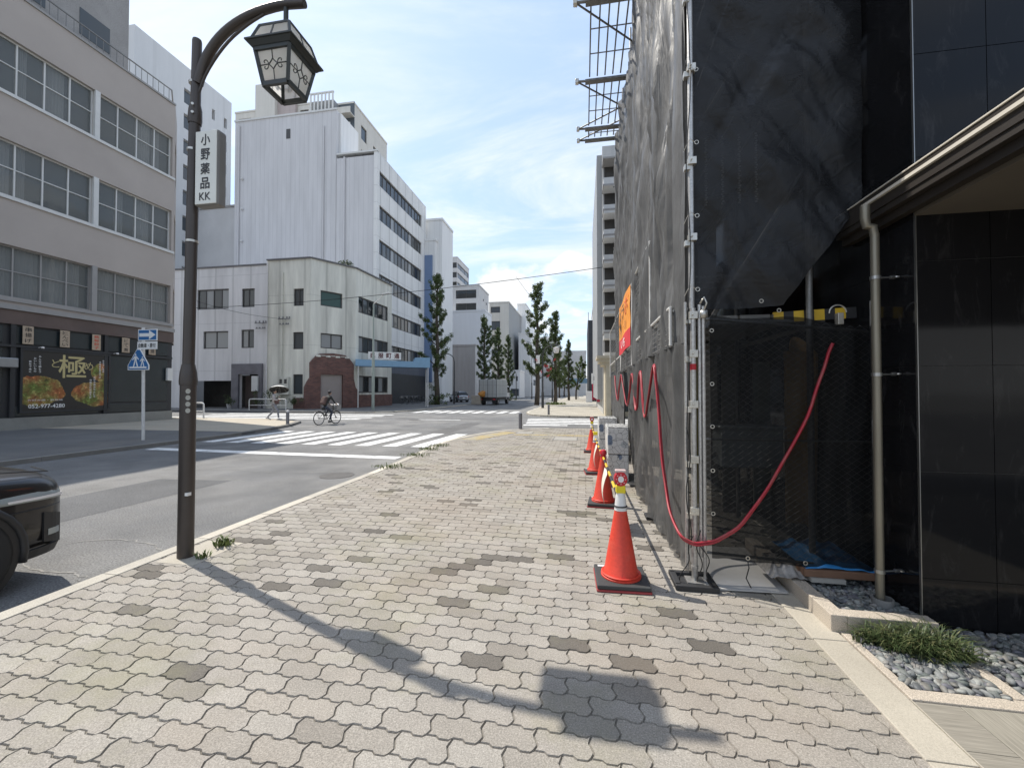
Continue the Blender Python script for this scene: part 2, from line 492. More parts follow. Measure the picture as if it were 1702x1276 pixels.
for i, (x, yy, dz, t) in enumerate(spots):
    lim = pave_left(yy) + 0.06
    cut = x - PL / 2 - .012 < lim
    if i in near:
        me_ = PAV_ME
        if cut:
            pm = MB(); pm.add([(max(vx, lim - x), vy, vz) for vx, vy, vz in PAV_V], PAV_F); me_ = pm.mesh('paving_stone', m_pav)
        o = bpy.data.objects.new('paving_stone', me_); o.parent = pav
        o.location = (x - po[0], yy - po[1], dz - po[2]); o.rotation_euler = (random.gauss(0, .003), random.gauss(0, .002), random.gauss(0, .002)); o['tint'] = t; col.objects.link(o)
    else:
        b0 = len(far_v); far_v.extend((max(x + vx, lim), yy + vy, dz + vz) for vx, vy, vz in PAV_V)
        far_f.extend(tuple(b0 + q for q in f) for f in PAV_F); far_t.extend([t] * len(PAV_F))
fb = MB(); fb.v = far_v; fb.f = far_f; fb.m = [0] * len(far_f)
fo = fb.build('paving_stones', m_pav, pav, kind='stuff')
at = fo.data.attributes.new('tint', 'FLOAT', 'FACE'); at.data.foreach_set('value', far_t)

# kerb stones along our road edge and round the corner; a grainy gutter strip beside them
def resample(pts, step):
    out = [Vector(pts[0])]; acc = 0.0
    P = [Vector(p) for p in pts]
    for a, b_ in zip(P, P[1:]):
        L = (b_ - a).length; d = step - acc
        while d <= L: out.append(a + (b_ - a) * (d / L)); d += step
        acc = (acc + L) % step if L else acc
    return out
m_kerbs = [mat('kerb_a', (0.50, 0.46, 0.385), 0.85, 0.13, 2.5, 0.22, 170.0, 0.3, 200.0), mat('kerb_b', (0.43, 0.40, 0.34), 0.85, 0.16, 2.5, 0.25, 170.0, 0.3, 200.0), mat('kerb_c', (0.55, 0.51, 0.43), 0.85, 0.13, 2.5, 0.22, 170.0, 0.3, 200.0)]
def kerb_run(pts, parent, w, z1, step=0.6, side=1, z0=ZR - 0.02, gap=0.006, mats=None):
    rs = resample(pts, step)
    for i, (a, b_) in enumerate(zip(rs, rs[1:])):
        d = (b_ - a).normalized(); n = Vector((d.y, -d.x)) * side
        aa, bb = a + d * gap / 2 - n * .004, b_ - d * gap / 2 - n * .004
        q = [aa, bb, bb + n * w, aa + n * w]
        if side < 0: q = q[::-1]
        m = MB(); m.prism([(p.x, p.y) for p in q], lambda u, v, t: (u, v, t), z0, z1 + random.uniform(-.0015, .0015))
        m.build('kerb_stone', random.choice(mats or m_kerbs), parent, bevel=0.006)
kerb_run([(KX, 0.3)] + [p for p in edge[1:10]], pav, 0.15, 0.007, step=0.9)
b = MB()
gp = resample([(KX - 0.002, -2.0)] + [(x - 0.002, y) for x, y in edge[1:10]], 0.5)
for a, c in zip(gp, gp[1:]):
    d = (c - a).normalized(); n = Vector((-d.y, d.x))
    b.add([(a.x, a.y, ZR + 0.006), (a.x + n.x * .26, a.y + n.y * .26, ZR + 0.004), (c.x + n.x * .26, c.y + n.y * .26, ZR + 0.004), (c.x, c.y, ZR + 0.006)], [(0, 3, 2, 1)])
b.build('gutter', mat('gutter_grit', (0.27, 0.25, 0.215), 0.9, 0.25, 3.0, 0.55, 70.0, 0.8, 90.0), kind='structure')
# pale concrete foot where the lamp post stands
# edging at the right side of the paving
m_edge = mat('edging_concrete', (0.41, 0.375, 0.31), 0.82, 0.12, 2.0, 0.2, 180.0, 0.25, 200.0)
yy = 0.3
while yy < 3.6:
    m = MB(); m.box(RX + 0.035, RX + 0.235, yy + .003, yy + 0.897, -0.06, 0.008); m.build('edging_stone', m_edge, pav, bevel=0.005); yy += 0.9
# cover plates let into the far half of the footway
m_plate = mat('cover_plate', (0.33, 0.31, 0.275), 0.7, 0.12, 4.0, 0.25, 90.0, 0.4, 90.0)
m_rim = mat('cover_rim', (0.14, 0.135, 0.125), 0.7, 0.1)
for px_, py_2, sx, sy in ((940, 729, 0.75, 0.9), (872, 719, 0.6, 0.55)):
    p = G(px_, py_2)
    m = MB(); m.box(p.x - sx / 2 - .03, p.x + sx / 2 + .03, p.y - sy / 2 - .03, p.y + sy / 2 + .03, -0.01, 0.003); o = m.build('cover_rim', m_rim, pav)
    m = MB(); m.box(p.x - sx / 2, p.x + sx / 2, p.y - sy / 2, p.y + sy / 2, -0.01, 0.006); m.build('cover_plate', m_plate, o, bevel=0.003)
# worn yellow guiding blocks at the corner
m_yel = mat('tactile_yellow', (0.45, 0.345, 0.15), 0.8, 0.18, 3.0, 0.3, 90.0, 0.3, 60.0, tint2=(0.40, 0.36, 0.27), t2scale=2.0, t2lo=0.42, t2hi=0.6)
tb = MB(); tb.box(-0.148, 0.148, -0.148, 0.148, -0.01, 0.003)
for i in range(5):
    for j in range(5): tb.lathe([(0.018, 0.003), (0.012, 0.008)], (-0.12 + i * .06, -0.12 + j * .06, 0), 6)
TB_ME = tb.mesh('tactile_block', m_yel)
for i in range(9):
    piece('tactile_block', TB_ME, pav, (-3.55 + 0.10 * i, 13.4 + i * 0.30, 0.002), (0, 0, -0.32))
    piece('tactile_block', TB_ME, pav, (-3.83 + 0.10 * i, 13.5 + i * 0.30, 0.002), (0, 0, -0.32))
for i in range(9): piece('tactile_block', TB_ME, pav, (-2.4 + i * 0.32, 15.15, 0.002))

# left pavement, its corner, far pavements
lk = [(LKX, -10), (LKX, 13.0), (-13.1, 14.5), (-13.4, 16.1), (-13.95, 18.0), (-14.9, 20.0), (-16.5, 21.3), (-19, 21.8), (-60, 22.0)]
lpav = slab('left_pavement', lk + [(-60, -10)], ZR - .05, 0.0, m_asph2, kind='structure', label='dark asphalt footway across the road')
kerb_run(lk[:8], lpav, 0.16, 0.012, step=1.0, side=-1, mats=[mat('kerb_dark', (0.22, 0.21, 0.19), 0.85, 0.15, 2.0, 0.25, 120.0)])
sheet('corner_paving', [(-13.35, 14.4), (-13.62, 16.1), (-14.2, 18.0), (-15.1, 19.85), (-16.6, 21.05), (-19, 21.5), (-36, 21.7), (-36, 14.0)], 0.004, mat('worn_red_paving', (0.42, 0.375, 0.30), 0.88, 0.12, 1.0, 0.3, 40.0, 0.2, 80.0, tint2=(0.38, 0.30, 0.215), t2scale=0.5), label='worn sandy paving at the left corner')
flp = [(-90, CY1 + 0.3), (-19, CY1 + 0.2), (-16.6, CY1 + 0.6), (-15.2, CY1 + 1.6), (-14.5, CY1 + 3.4), (-14.2, CY1 + 6.5), (-14.2, 400), (-90, 400)]
fl = slab('far_left_pavement', flp, ZR - .05, 0.0, m_asph2, kind='structure', label='footway in front of the cream corner building')
kerb_run(flp[1:7][:5] + [(-14.2, 60)], fl, 0.16, 0.012, step=1.5, side=1)
frp = [(60, 27.0), (0.2, 27.0), (-1.6, 27.2), (-2.9, 27.9), (-3.8, 29.2), (-4.3, 31.2), (-4.4, 34), (-4.4, 400), (60, 400)]
frp = frp[::-1]
def brickpave():
    m = bpy.data.materials.new('far_paving_blocks'); m.use_nodes = True; nt = m.node_tree; N = nt.nodes; L = nt.links; b = N['Principled BSDF']; b.inputs['Roughness'].default_value = .85
    geo = N.new('ShaderNodeNewGeometry'); br = N.new('ShaderNodeTexBrick'); L.new(geo.outputs['Position'], br.inputs['Vector'])
    br.inputs['Scale'].default_value = 1.0; br.inputs['Brick Width'].default_value = .25; br.inputs['Row Height'].default_value = .125; br.inputs['Mortar Size'].default_value = .006
    br.inputs['Color1'].default_value = (.40, .375, .33, 1); br.inputs['Color2'].default_value = (.34, .315, .275, 1); br.inputs['Mortar'].default_value = (.16, .15, .13, 1)
    n = N.new('ShaderNodeTexNoise'); n.inputs['Scale'].default_value = .7; n.inputs['Detail'].default_value = 6; L.new(geo.outputs['Position'], n.inputs['Vector'])
    mx = N.new('ShaderNodeMixRGB'); mx.blend_type = 'MULTIPLY'; mx.inputs['Fac'].default_value = .5; L.new(br.outputs['Color'], mx.inputs['Color1']); L.new(n.outputs['Fac'], mx.inputs['Color2'])
    mx2 = N.new('ShaderNodeMixRGB'); mx2.blend_type = 'MULTIPLY'; mx2.inputs['Fac'].default_value = 1; mx2.inputs['Color2'].default_value = (1.4, 1.38, 1.3, 1); L.new(mx.outputs[0], mx2.inputs['Color1'])
    L.new(mx2.outputs[0], b.inputs['Base Color']); return m
m_bp = brickpave()
fr = slab('far_right_pavement', frp, ZR - .05, 0.0, m_bp, kind='structure', label='paved footway beyond the side street')
kerb_run(frp[1:8][::-1][0:0] + [(-4.4, 90), (-4.4, 34), (-4.3, 31.2), (-3.8, 29.2), (-2.9, 27.9), (-1.6, 27.2)], fr, 0.16, 0.012, step=1.5, side=-1)

# painted markings --------------------------------------------------
def quad_part(b, pts, z): b.add([(x, y, z) for x, y in pts], [(0, 1, 2, 3)])
ZM = ZR + 0.004
def stripes(name, label, quads):
    e = thing(name, (quads[0][0][0], quads[0][0][1], ZR), label=label, kind='structure')
    for q in quads:
        b = MB(); quad_part(b, q, ZM); b.build('stripe', m_white_paint, e)
    return e
# stop line
p0, p1 = G(240, 744, ZR), G(657, 763, ZR)
stripes('stop_line', 'white stop line across the road', [[(-12.6, p1.y + 0.35), (-12.6, p1.y + .75), (p1.x, p1.y + 0.38), (p1.x, p1.y)][::-1]])
# crossing over our street, stripes along the street
qs = []
for i in range(9):
    xa, xb = -4.76 - .93 * i, -4.52 - .95 * i
    qs.append([(xa - .47, 12.0), (xa, 12.0), (xb, 15.9), (xb - .47, 15.9)])
stripes('crosswalk', 'zebra crossing over the street in front of the cyclist', qs)
qs = []
y = 20.3
for i in range(5):
    yy = 20.5 + i * 1.15
    xr = 3.0
    if i == 0: qs.append([(-3.0, yy), (-0.8, yy), (-0.8, yy + .5), (-3.0, yy + .5)])
    else: qs.append([(-2.9 - .12 * i, yy), (xr, yy), (xr, yy + .5), (-2.9 - .12 * i, yy + .5)])
stripes('crosswalk', 'zebra crossing over the side street along our footway', qs)
qs = []
for i in range(9):
    x = -5.2 - i * 0.98
    qs.append([(x - .5, 31.2), (x, 31.2), (x, 34.4), (x - .5, 34.4)])
stripes('crosswalk', 'zebra crossing beyond the junction near the truck', qs)
qs = []
for i in range(5):
    yy = 20.4 + i * 1.0
    qs.append([(-40, yy), (-14.3 - 0.9, yy), (-14.3 - 0.9, yy + .45), (-40, yy + .45)])
qs = [[(-21.0 + 0.98 * i - .5, 20.6), (-21.0 + .98 * i, 20.6), (-21.0 + .98 * i, 24.6), (-21 + .98 * i - .5, 24.6)] for i in range(0)] + [[(-27 , 23.0 + 1.5 * i), (-13.4, 23.0 + 1.5 * i), (-13.4, 23.55 + 1.5 * i), (-27, 23.55 + 1.5 * i)] for i in range(4)]
stripes('crosswalk', 'zebra crossing over the side street behind the pedestrian', qs)
stripes('lane_mark', 'short white marks in the middle of the junction', [[(-9.8, 23.6), (-7.2, 23.6), (-7.2, 23.85), (-9.8, 23.85)]])
qs = [[(-5.2 - i * 1.0 - .5, 92), (-5.2 - i * 1.0, 92), (-5.2 - i * 1.0, 97), (-5.2 - i - .5, 97)] for i in range(9)]
stripes('crosswalk', 'distant zebra crossing far up the street', qs)
# asphalt repairs: pale filled cracks
m_crack = mat('crack_filler', (0.27, 0.26, 0.24), 0.9, 0.15)
cb = MB()
for pts in ([(-6.6, 3.0), (-6.1, 3.3), (-5.7, 3.35), (-5.2, 3.1), (-4.75, 3.2), (-4.45, 3.05)], [(-5.9, 3.35), (-5.7, 3.75), (-5.3, 4.0), (-4.7, 3.9), (-4.45, 3.75)], [(-9, 7.6), (-7.6, 7.9), (-6.4, 7.7), (-5.2, 8.0)], [(-8.5, 6.9), (-7.4, 7.1), (-6.3, 6.9)], [(-7.5, 9.9), (-6.4, 10.3), (-5.6, 10.2), (-4.8, 10.6)], [(-9, 8.9), (-8.2, 9.2), (-7.2, 9.1)]):
    P_ = [Vector(p_) for p_ in pts]
    for _ in range(3): P_ = [P_[0]] + [q_ for a, c_ in zip(P_, P_[1:]) for q_ in (a * .75 + c_ * .25, a * .25 + c_ * .75)] + [P_[-1]]
    P_ = [p_ + Vector((random.gauss(0, .012), random.gauss(0, .014))) for p_ in P_]
    for (ax, ay), (bx, by) in zip(P_, P_[1:]):
            wd = random.uniform(.004, .011)
            cb.add([(ax, ay - wd, ZM), (bx, by - wd, ZM), (bx, by + wd, ZM), (ax, ay + wd, ZM)], [(0, 1, 2, 3)])
cb.build('crack_fill', m_crack, road)

# road repairs: patches of other asphalt, an iron manhole cover, tyre darkening is left to the asphalt itself
for nm, pts, c_ in (('asphalt_patch', [(-8.2, 4.2), (-6.7, 4.3), (-6.6, 6.9), (-8.1, 6.8)], (.125, .125, .125)), ('asphalt_patch', [(-6.3, 16.3), (-5.4, 16.2), (-5.3, 21.5), (-6.2, 21.6)], (.135, .133, .13)), ('asphalt_patch', [(-12.4, 17.6), (-8.6, 17.2), (-8.5, 18.5), (-12.3, 18.9)], (.20, .197, .19)), ('asphalt_patch', [(-11.6, 24.2), (-4.6, 23.9), (-4.6, 24.7), (-11.6, 25.0)], (.13, .13, .128))):
    b = MB(); b.add([(x, y, ZR + .002) for x, y in pts], [(0, 1, 2, 3)]); b.build(nm, mat('asphalt_patch_%d' % int(c_[0] * 1000), c_, .88, .2, .8, .5, 60.0, .8, 110.0, spec=.3), road)
for px_, py_2, r in ((690, 698, .36), (560, 790, .33)):
    q = G(px_, py_2, ZR); b = MB(); b.lathe([(r, 0), (r, .006), (r - .03, .0065)], (q.x, q.y, ZR), 24); o = b.build('manhole_cover', mat('cast_iron', (.10, .095, .09), .6, .2, 8.0, .3, 60.0, .8, 40.0, metal=.4), road)

# ================================================================== RIGHT SIDE: BLACK GRANITE BUILDING
SX, SY = 0.911, 3.711            # foot of the scaffold corner
WX, WY = 2.245, 3.255            # corner of the granite wall
def granite_black():
    m = bpy.data.materials.new('black_granite'); m.use_nodes = True; nt = m.node_tree; N = nt.nodes; L = nt.links; b = N['Principled BSDF']
    b.inputs['Roughness'].default_value = 0.07; b.inputs['Specular IOR Level'].default_value = 0.2
    geo = N.new('ShaderNodeNewGeometry')
    mp = N.new('ShaderNodeMapping'); mp.inputs['Rotation'].default_value = (0.5, 0.6, 0.7); mp.inputs['Scale'].default_value = (1, 1, 0.28); L.new(geo.outputs['Position'], mp.inputs['Vector'])
    n = N.new('ShaderNodeTexNoise'); n.inputs['Scale'].default_value = 9; n.inputs['Detail'].default_value = 9; n.inputs['Roughness'].default_value = .72; n.inputs['Distortion'].default_value = .6; L.new(mp.outputs[0], n.inputs['Vector'])
    r = N.new('ShaderNodeValToRGB'); L.new(n.outputs['Fac'], r.inputs[0]); e = r.color_ramp.elements
    e[0].position = .55; e[0].color = (.010, .010, .011, 1); e[1].position = .72; e[1].color = (.034, .033, .034, 1)
    L.new(r.outputs[0], b.inputs['Base Color'])
    n2 = N.new('ShaderNodeTexNoise'); n2.inputs['Scale'].default_value = 2.2; L.new(geo.outputs['Position'], n2.inputs['Vector'])
    bn = N.new('ShaderNodeBump'); bn.inputs['Strength'].default_value = .06; bn.inputs['Distance'].default_value = .02; L.new(n2.outputs['Fac'], bn.inputs['Height']); L.new(bn.outputs[0], b.inputs['Normal'])
    return m
m_bg = granite_black()
m_seal = mat('panel_joint', (0.10, 0.10, 0.095), 0.6, 0.1)
gb = thing('granite_building', (WX, WY, 0), 'polished black granite building behind the scaffold on the right', 'building')
c = MB(); c.box(WX + .012, 12, WY + .012, 22, -0.05, 16); c.build('wall', m_seal, gb)
zs = [0.0, 0.34] + [1.055 + .7165 * i for i in range(0, 14)]
pw = 0.43
k = 0
for z0, z1 in zip(zs, zs[1:]):
    for i in range(9):
        m = MB(); x0 = WX + i * pw; m.box(x0 + .0022 + (0 if i else -.0022), x0 + pw - .0022, WY, WY + .0118, z0 + .0022, z1 - .0022); m.build('granite_panel', m_bg, gb)
    for i in range(5):
        m = MB(); y0 = WY + 0.013 + i * .86; m.box(WX, WX + .0118, y0 + .0015, y0 + .8585, z0 + .0015, z1 - .0015); m.build('granite_panel', m_bg, gb)
m = MB(); m.box(WX - .006, WX - .0005, WY - .006, WY + .012, 0.0, 10.5); m.build('corner_trim', mat('trim_steel', (.30, .30, .29), .3, .1, metal=.9), gb)

# canopy over the entrance -------------------------------------------
EX, EZ = 2.10, 3.01
m_alu = mat('canopy_cream', (0.62, 0.58, 0.50), 0.45, 0.06)
m_cdark = mat('canopy_brown', (0.028, 0.023, 0.019), 0.5, 0.1)
m_soff = mat('canopy_soffit', (0.115, 0.100, 0.080), 0.6, 0.08)
cn = thing('entrance_canopy', (EX + 1, 1.5, 2.78), 'brown canopy with thin cream metal edge over the granite entrance', 'canopy')
Y0c, Y1c = -2.5, 3.95
def crun(name, x0, x1, z0, z1, m, y1=Y1c): b = MB(); b.box(x0, x1, Y0c, y1, z0, z1); return b.build(name, m, cn)
crun('edge_trim', EX, EX + .03, EZ - .010, EZ + .012, m_alu, 3.58)
crun('upper_trim', EX + .012, EX + .04, 3.066, 3.074, m_alu)
crun('fascia', EX + .02, EX + .20, 2.93, 3.064, m_cdark)
crun('gutter', EX - .002, EX + .018, EZ - .012, EZ + .011, m_cdark, 3.95) if False else None
crun('soffit_border', EX + .03, EX + .105, 2.885, 2.929, m_cdark)
crun('soffit_panel', EX + .135, 9.0, 2.80, 2.86, m_soff, WY - .004)
crun('soffit_groove', EX + .075, EX + .134, 2.825, 2.884, m_cdark)
b = MB(); b.box(EX + .2, 9, Y0c, WY - .004, 2.90, 3.06); b.build('roof', m_cdark, cn)

# downspout -----------------------------------------------------------
DX, DY = 2.085, 3.40
m_pipe = mat('downspout_bronze', (0.235, 0.215, 0.170), 0.38, 0.08, metal=.55)
m_steel = mat('bracket_steel', (0.42, 0.42, 0.41), 0.35, 0.1, metal=.9)
ds = thing('downspout', (DX, DY, 0.05), 'bronze round downspout in front of the black granite wall', 'pipe')
b = MB(); b.cyl((DX, DY, .06), (DX, DY, 2.74), .027, n=18); b.tube([(DX, DY, 2.72), (DX - .01, DY - .0, 2.79), (DX - .05, DY, 2.80), (DX - .06, DY, 2.85), (DX - .06, DY, 2.95)], [.027, .028, .028, .03, .03], 14); b.build('pipe', m_pipe, ds, auto=True)
b = MB(); b.lathe([(.062, 0), (.062, .085), (.054, .085), (.054, .02)], (DX + .01, DY - .01, .045), 22); b.build('collar', mat('collar_grey', (.22, .22, .21), .6, .1), ds, auto=True)
for z in (0.315, 1.72, 2.42):
    b = MB(); b.lathe([(.031, -.012), (.033, -.012), (.033, .012), (.031, .012)], (DX, DY, z), 16); b.cyl((DX + .03, DY, z), (WX, DY + .02, z + .005), .006); b.cyl((WX - .055, DY + .015, z + .004), (WX - .03, DY + .018, z + .004), .013); b.lathe([(.02, 0), (.02, .01)], (WX - .012, DY + .02, z)); b.build('bracket', m_steel, ds)

# planting beds ---------------------------------------------------------
m_gk = mat('bed_granite', (0.46, 0.405, 0.335), 0.65, 0.1, 2.0, 0.55, 200.0, 0.15, 220.0)
beds = thing('planting_bed', (1.9, 2.9, 0), 'granite edged planting bed beside the black wall', 'planter')
def kerbbox(x0, x1, y0, y1, z0, z1): b = MB(); b.box(x0, x1, y0, y1, z0, z1); return b.build('granite_edge', m_gk, beds, bevel=.004)
kerbbox(1.615, 1.715, 3.105, 3.40, -.03, .118)
kerbbox(1.615, 1.715, 3.404, 4.6, -.03, .112)
kerbbox(1.7165, 2.236, 3.105, 3.205, -.03, .116)
kerbbox(1.664, 1.716, 2.49, 3.10, -.03, .014)
kerbbox(1.7165, 2.43, 2.49, 2.575, -.03, .0135)
kerbbox(2.4315, 3.6, 2.49, 2.575, -.03, .013)
kerbbox(2.19, 2.255, 2.577, 3.10, -.03, .016)
b = MB(); b.box(1.716, 2.236, 3.206, 4.6, -.05, .045); b.build('bed_soil', mat('bed_soil', (.06, .055, .05), .95), beds)
b = MB(); b.box(1.7165, 3.6, 2.576, 3.10, -.05, -.018); b.box(2.256, 3.6, 3.10, WY - .001, -.05, -.018); b.build('bed_soil', MATS['bed_soil'], beds)
# pebbles
ico_v = []; ico_f = []
_ph = (1 + 5 ** .5) / 2
_iv = [(-1, _ph, 0), (1, _ph, 0), (-1, -_ph, 0), (1, -_ph, 0), (0, -1, _ph), (0, 1, _ph), (0, -1, -_ph), (0, 1, -_ph), (_ph, 0, -1), (_ph, 0, 1), (-_ph, 0, -1), (-_ph, 0, 1)]
_if = [(0, 11, 5), (0, 5, 1), (0, 1, 7), (0, 7, 10), (0, 10, 11), (1, 5, 9), (5, 11, 4), (11, 10, 2), (10, 7, 6), (7, 1, 8), (3, 9, 4), (3, 4, 2), (3, 2, 6), (3, 6, 8), (3, 8, 9), (4, 9, 5), (2, 4, 11), (6, 2, 10), (8, 6, 7), (9, 8, 1)]
def sub_ico():
    vs = [Vector(v).normalized() for v in _iv]; fs = []; cache = {}
    def mid(a, b_):
        k = (min(a, b_), max(a, b_))
        if k not in cache: cache[k] = len(vs); vs.append((vs[a] + vs[b_]).normalized())
        return cache[k]
    for a, b_, c_ in _if:
        x, y_, z = mid(a, b_), mid(b_, c_), mid(c_, a); fs += [(a, x, z), (b_, y_, x), (c_, z, y_), (x, y_, z)]
    return np.array([tuple(v) for v in vs]), fs
ICO_V, ICO_F = sub_ico()
def pebble_material():
    m = bpy.data.materials.new('pebbles'); m.use_nodes = True; nt = m.node_tree; N = nt.nodes; L = nt.links; b = N['Principled BSDF']; b.inputs['Roughness'].default_value = .62
    geo = N.new('ShaderNodeNewGeometry'); r = N.new('ShaderNodeValToRGB'); L.new(geo.outputs['Random Per Island'], r.inputs[0]); e = r.color_ramp.elements
    cs = [(.105, .112, .117), (.16, .172, .165), (.21, .22, .217), (.14, .14, .16), (.18, .175, .16), (.28, .287, .27), (.13, .148, .138), (.22, .213, .20)]
    while len(e) < len(cs): e.new(.5)
    for i, c_ in enumerate(cs): e[i].position = i / len(cs); e[i].color = (*c_, 1)
    r.color_ramp.interpolation = 'CONSTANT'
    n = N.new('ShaderNodeTexNoise'); n.inputs['Scale'].default_value = 60; n.inputs['Detail'].default_value = 4; L.new(geo.outputs['Position'], n.inputs['Vector'])
    mr_ = N.new('ShaderNodeMapRange'); mr_.inputs['From Min'].default_value = .3; mr_.inputs['From Max'].default_value = .7; mr_.inputs['To Min'].default_value = .8; mr_.inputs['To Max'].default_value = 1.2; L.new(n.outputs['Fac'], mr_.inputs['Value'])
    mx = N.new('ShaderNodeMixRGB'); mx.blend_type = 'MULTIPLY'; mx.inputs['Fac'].default_value = 1; L.new(r.outputs[0], mx.inputs['Color1']); L.new(mr_.outputs[0], mx.inputs['Color2']); L.new(mx.outputs[0], b.inputs['Base Color'])
    return m
m_peb = pebble_material()
def pebbles(x0, x1, y0, y1, z, n, zh):
    vs = []; fs = []
    for i in range(n):
        a, b_, c_ = rng.uniform(.020, .037), rng.uniform(.015, .024), rng.uniform(.010, .016)
        M = np.array((Matrix.Rotation(rng.uniform(0, 6.28), 3, 'Z') @ Matrix.Rotation(rng.normal(0, .35), 3, 'X') @ Matrix.Rotation(rng.normal(0, .3), 3, 'Y')))
        p = np.array([rng.uniform(x0, x1), rng.uniform(y0, y1), z + rng.uniform(0, zh)])
        v = (ICO_V * (1 + .10 * np.sin(ICO_V[:, [1, 2, 0]] * 3 + i))) * np.array([a, b_, c_]) @ M.T + p
        o = len(vs); vs.extend(map(tuple, v)); fs.extend([(f[0] + o, f[1] + o, f[2] + o) for f in ICO_F])
    mb = MB(); mb.add(vs, fs); return mb
pebbles(1.735, 2.225, 3.22, 4.35, .05, 900, .03).build('pebbles', m_peb, beds, smooth=True, kind='stuff')
pebbles(1.725, 2.18, 2.59, 3.095, -.012, 620, .026).build('pebbles', m_peb, beds, smooth=True, kind='stuff')
pebbles(2.265, 3.4, 2.59, 3.24, -.012, 1300, .03).build('pebbles', m_peb, beds, smooth=True, kind='stuff')
# mondo grass
m_grass = mat('mondo_grass', (0.045, 0.070, 0.024), 0.5, 0.4, 40.0, tint2=(0.17, 0.165, 0.075), t2scale=30.0, t2lo=.5, t2hi=.66)
def tuft(label, cx, cy, n, r, hmax, z=0.0):
    mb = MB()
    for i in range(n):
        a = random.uniform(0, 6.28); q_ = random.choice(((-.55, .1, .8), (.35, .15, 1.0), (0, -.35, .7), (.75, -.1, .75), (-.1, .3, .9))); rr = r * math.sqrt(random.random()) * .5; bx, by = cx + r * q_[0] + rr * math.cos(a) * 1.2, cy + r * .7 * q_[1] + rr * math.sin(a) * .8
        d = a + random.gauss(0, .8); ln = hmax * q_[2] * random.uniform(.45, 1.35); w = random.uniform(.0026, .0046); lean = random.uniform(.2, 1.35)
        pts = []
        for k in range(5):
            t = k / 4; h = ln * (math.sin(t * 1.75) if t < 1 else math.sin(1.75)) * (1 - .25 * lean * t); o = ln * lean * t * t
            pts.append((bx + math.cos(d) * o, by + math.sin(d) * o, z + h * .9))
        nx, ny = -math.sin(d), math.cos(d); vs = []
        for k, (x, y, zz) in enumerate(pts):
            ww = w * (1 - (k / 4) ** 2 * .85); vs += [(x - nx * ww, y - ny * ww, zz), (x + nx * ww, y + ny * ww, zz)]
        mb.add(vs, [(2 * k, 2 * k + 1, 2 * k + 3, 2 * k + 2) for k in range(4)])
    return mb.build('grass_clump', m_grass, label=label, cat='plant', group='grass clumps in the planting bed')
tuft('small clump of mondo grass at the corner of the granite kerb', 1.80, 3.0, 240, .10, .13)
tuft('large dense clump of mondo grass among the pebbles', 2.02, 2.93, 950, .18, .16)
tuft('low sprig of mondo grass close to the black wall', 2.32, 3.12, 60, .05, .09)
# entrance floor tiles
fl_t = thing('entrance_floor', (2.2, 1.6, 0), 'grey grained stone floor tiles in front of the entrance', 'floor')
def tile_mat(nm, rot, c_):
    m = bpy.data.materials.new(nm); m.use_nodes = True; nt = m.node_tree; N = nt.nodes; L = nt.links; b = N['Principled BSDF']; b.inputs['Roughness'].default_value = .6
    geo = N.new('ShaderNodeNewGeometry'); mp = N.new('ShaderNodeMapping'); mp.inputs['Scale'].default_value = (160, 6, 1) if rot else (6, 160, 1); L.new(geo.outputs['Position'], mp.inputs['Vector'])
    n = N.new('ShaderNodeTexNoise'); n.inputs['Scale'].default_value = 1; n.inputs['Detail'].default_value = 5; L.new(mp.outputs[0], n.inputs['Vector'])
    r = N.new('ShaderNodeValToRGB'); L.new(n.outputs['Fac'], r.inputs[0]); e = r.color_ramp.elements; e[0].position = .3; e[1].position = .72
    e[0].color = (*[q * .72 for q in c_], 1); e[1].color = (*[q * 1.22 for q in c_], 1); L.new(r.outputs[0], b.inputs['Base Color']); return m
m_t1 = tile_mat('tile_grain_across', False, (.275, .255, .215)); m_t2 = tile_mat('tile_grain_along', True, (.30, .28, .235))
b = MB(); b.box(1.664, 6, -1, 2.488, -.06, -.003); b.build('bed_mortar', m_edge, fl_t)
for i, (x0, x1, mm) in enumerate(((1.666, 1.87, m_t1), (1.874, 2.60, m_t2), (2.604, 3.3, m_t1), (3.304, 4.0, m_t2))):
    y1 = 2.486
    for j in range(4):
        y0 = y1 - (.30 if i % 2 == 0 and j == 0 else .60)
        b = MB(); b.box(x0, x1, y0 + .003, y1, -.02, .004); b.build('floor_tile', mm, fl_t); y1 = y0
b = MB(); b.box(1.6575, 1.663, .3, 2.49, -.05, .010); b.build('edge_strip', m_edge, fl_t)

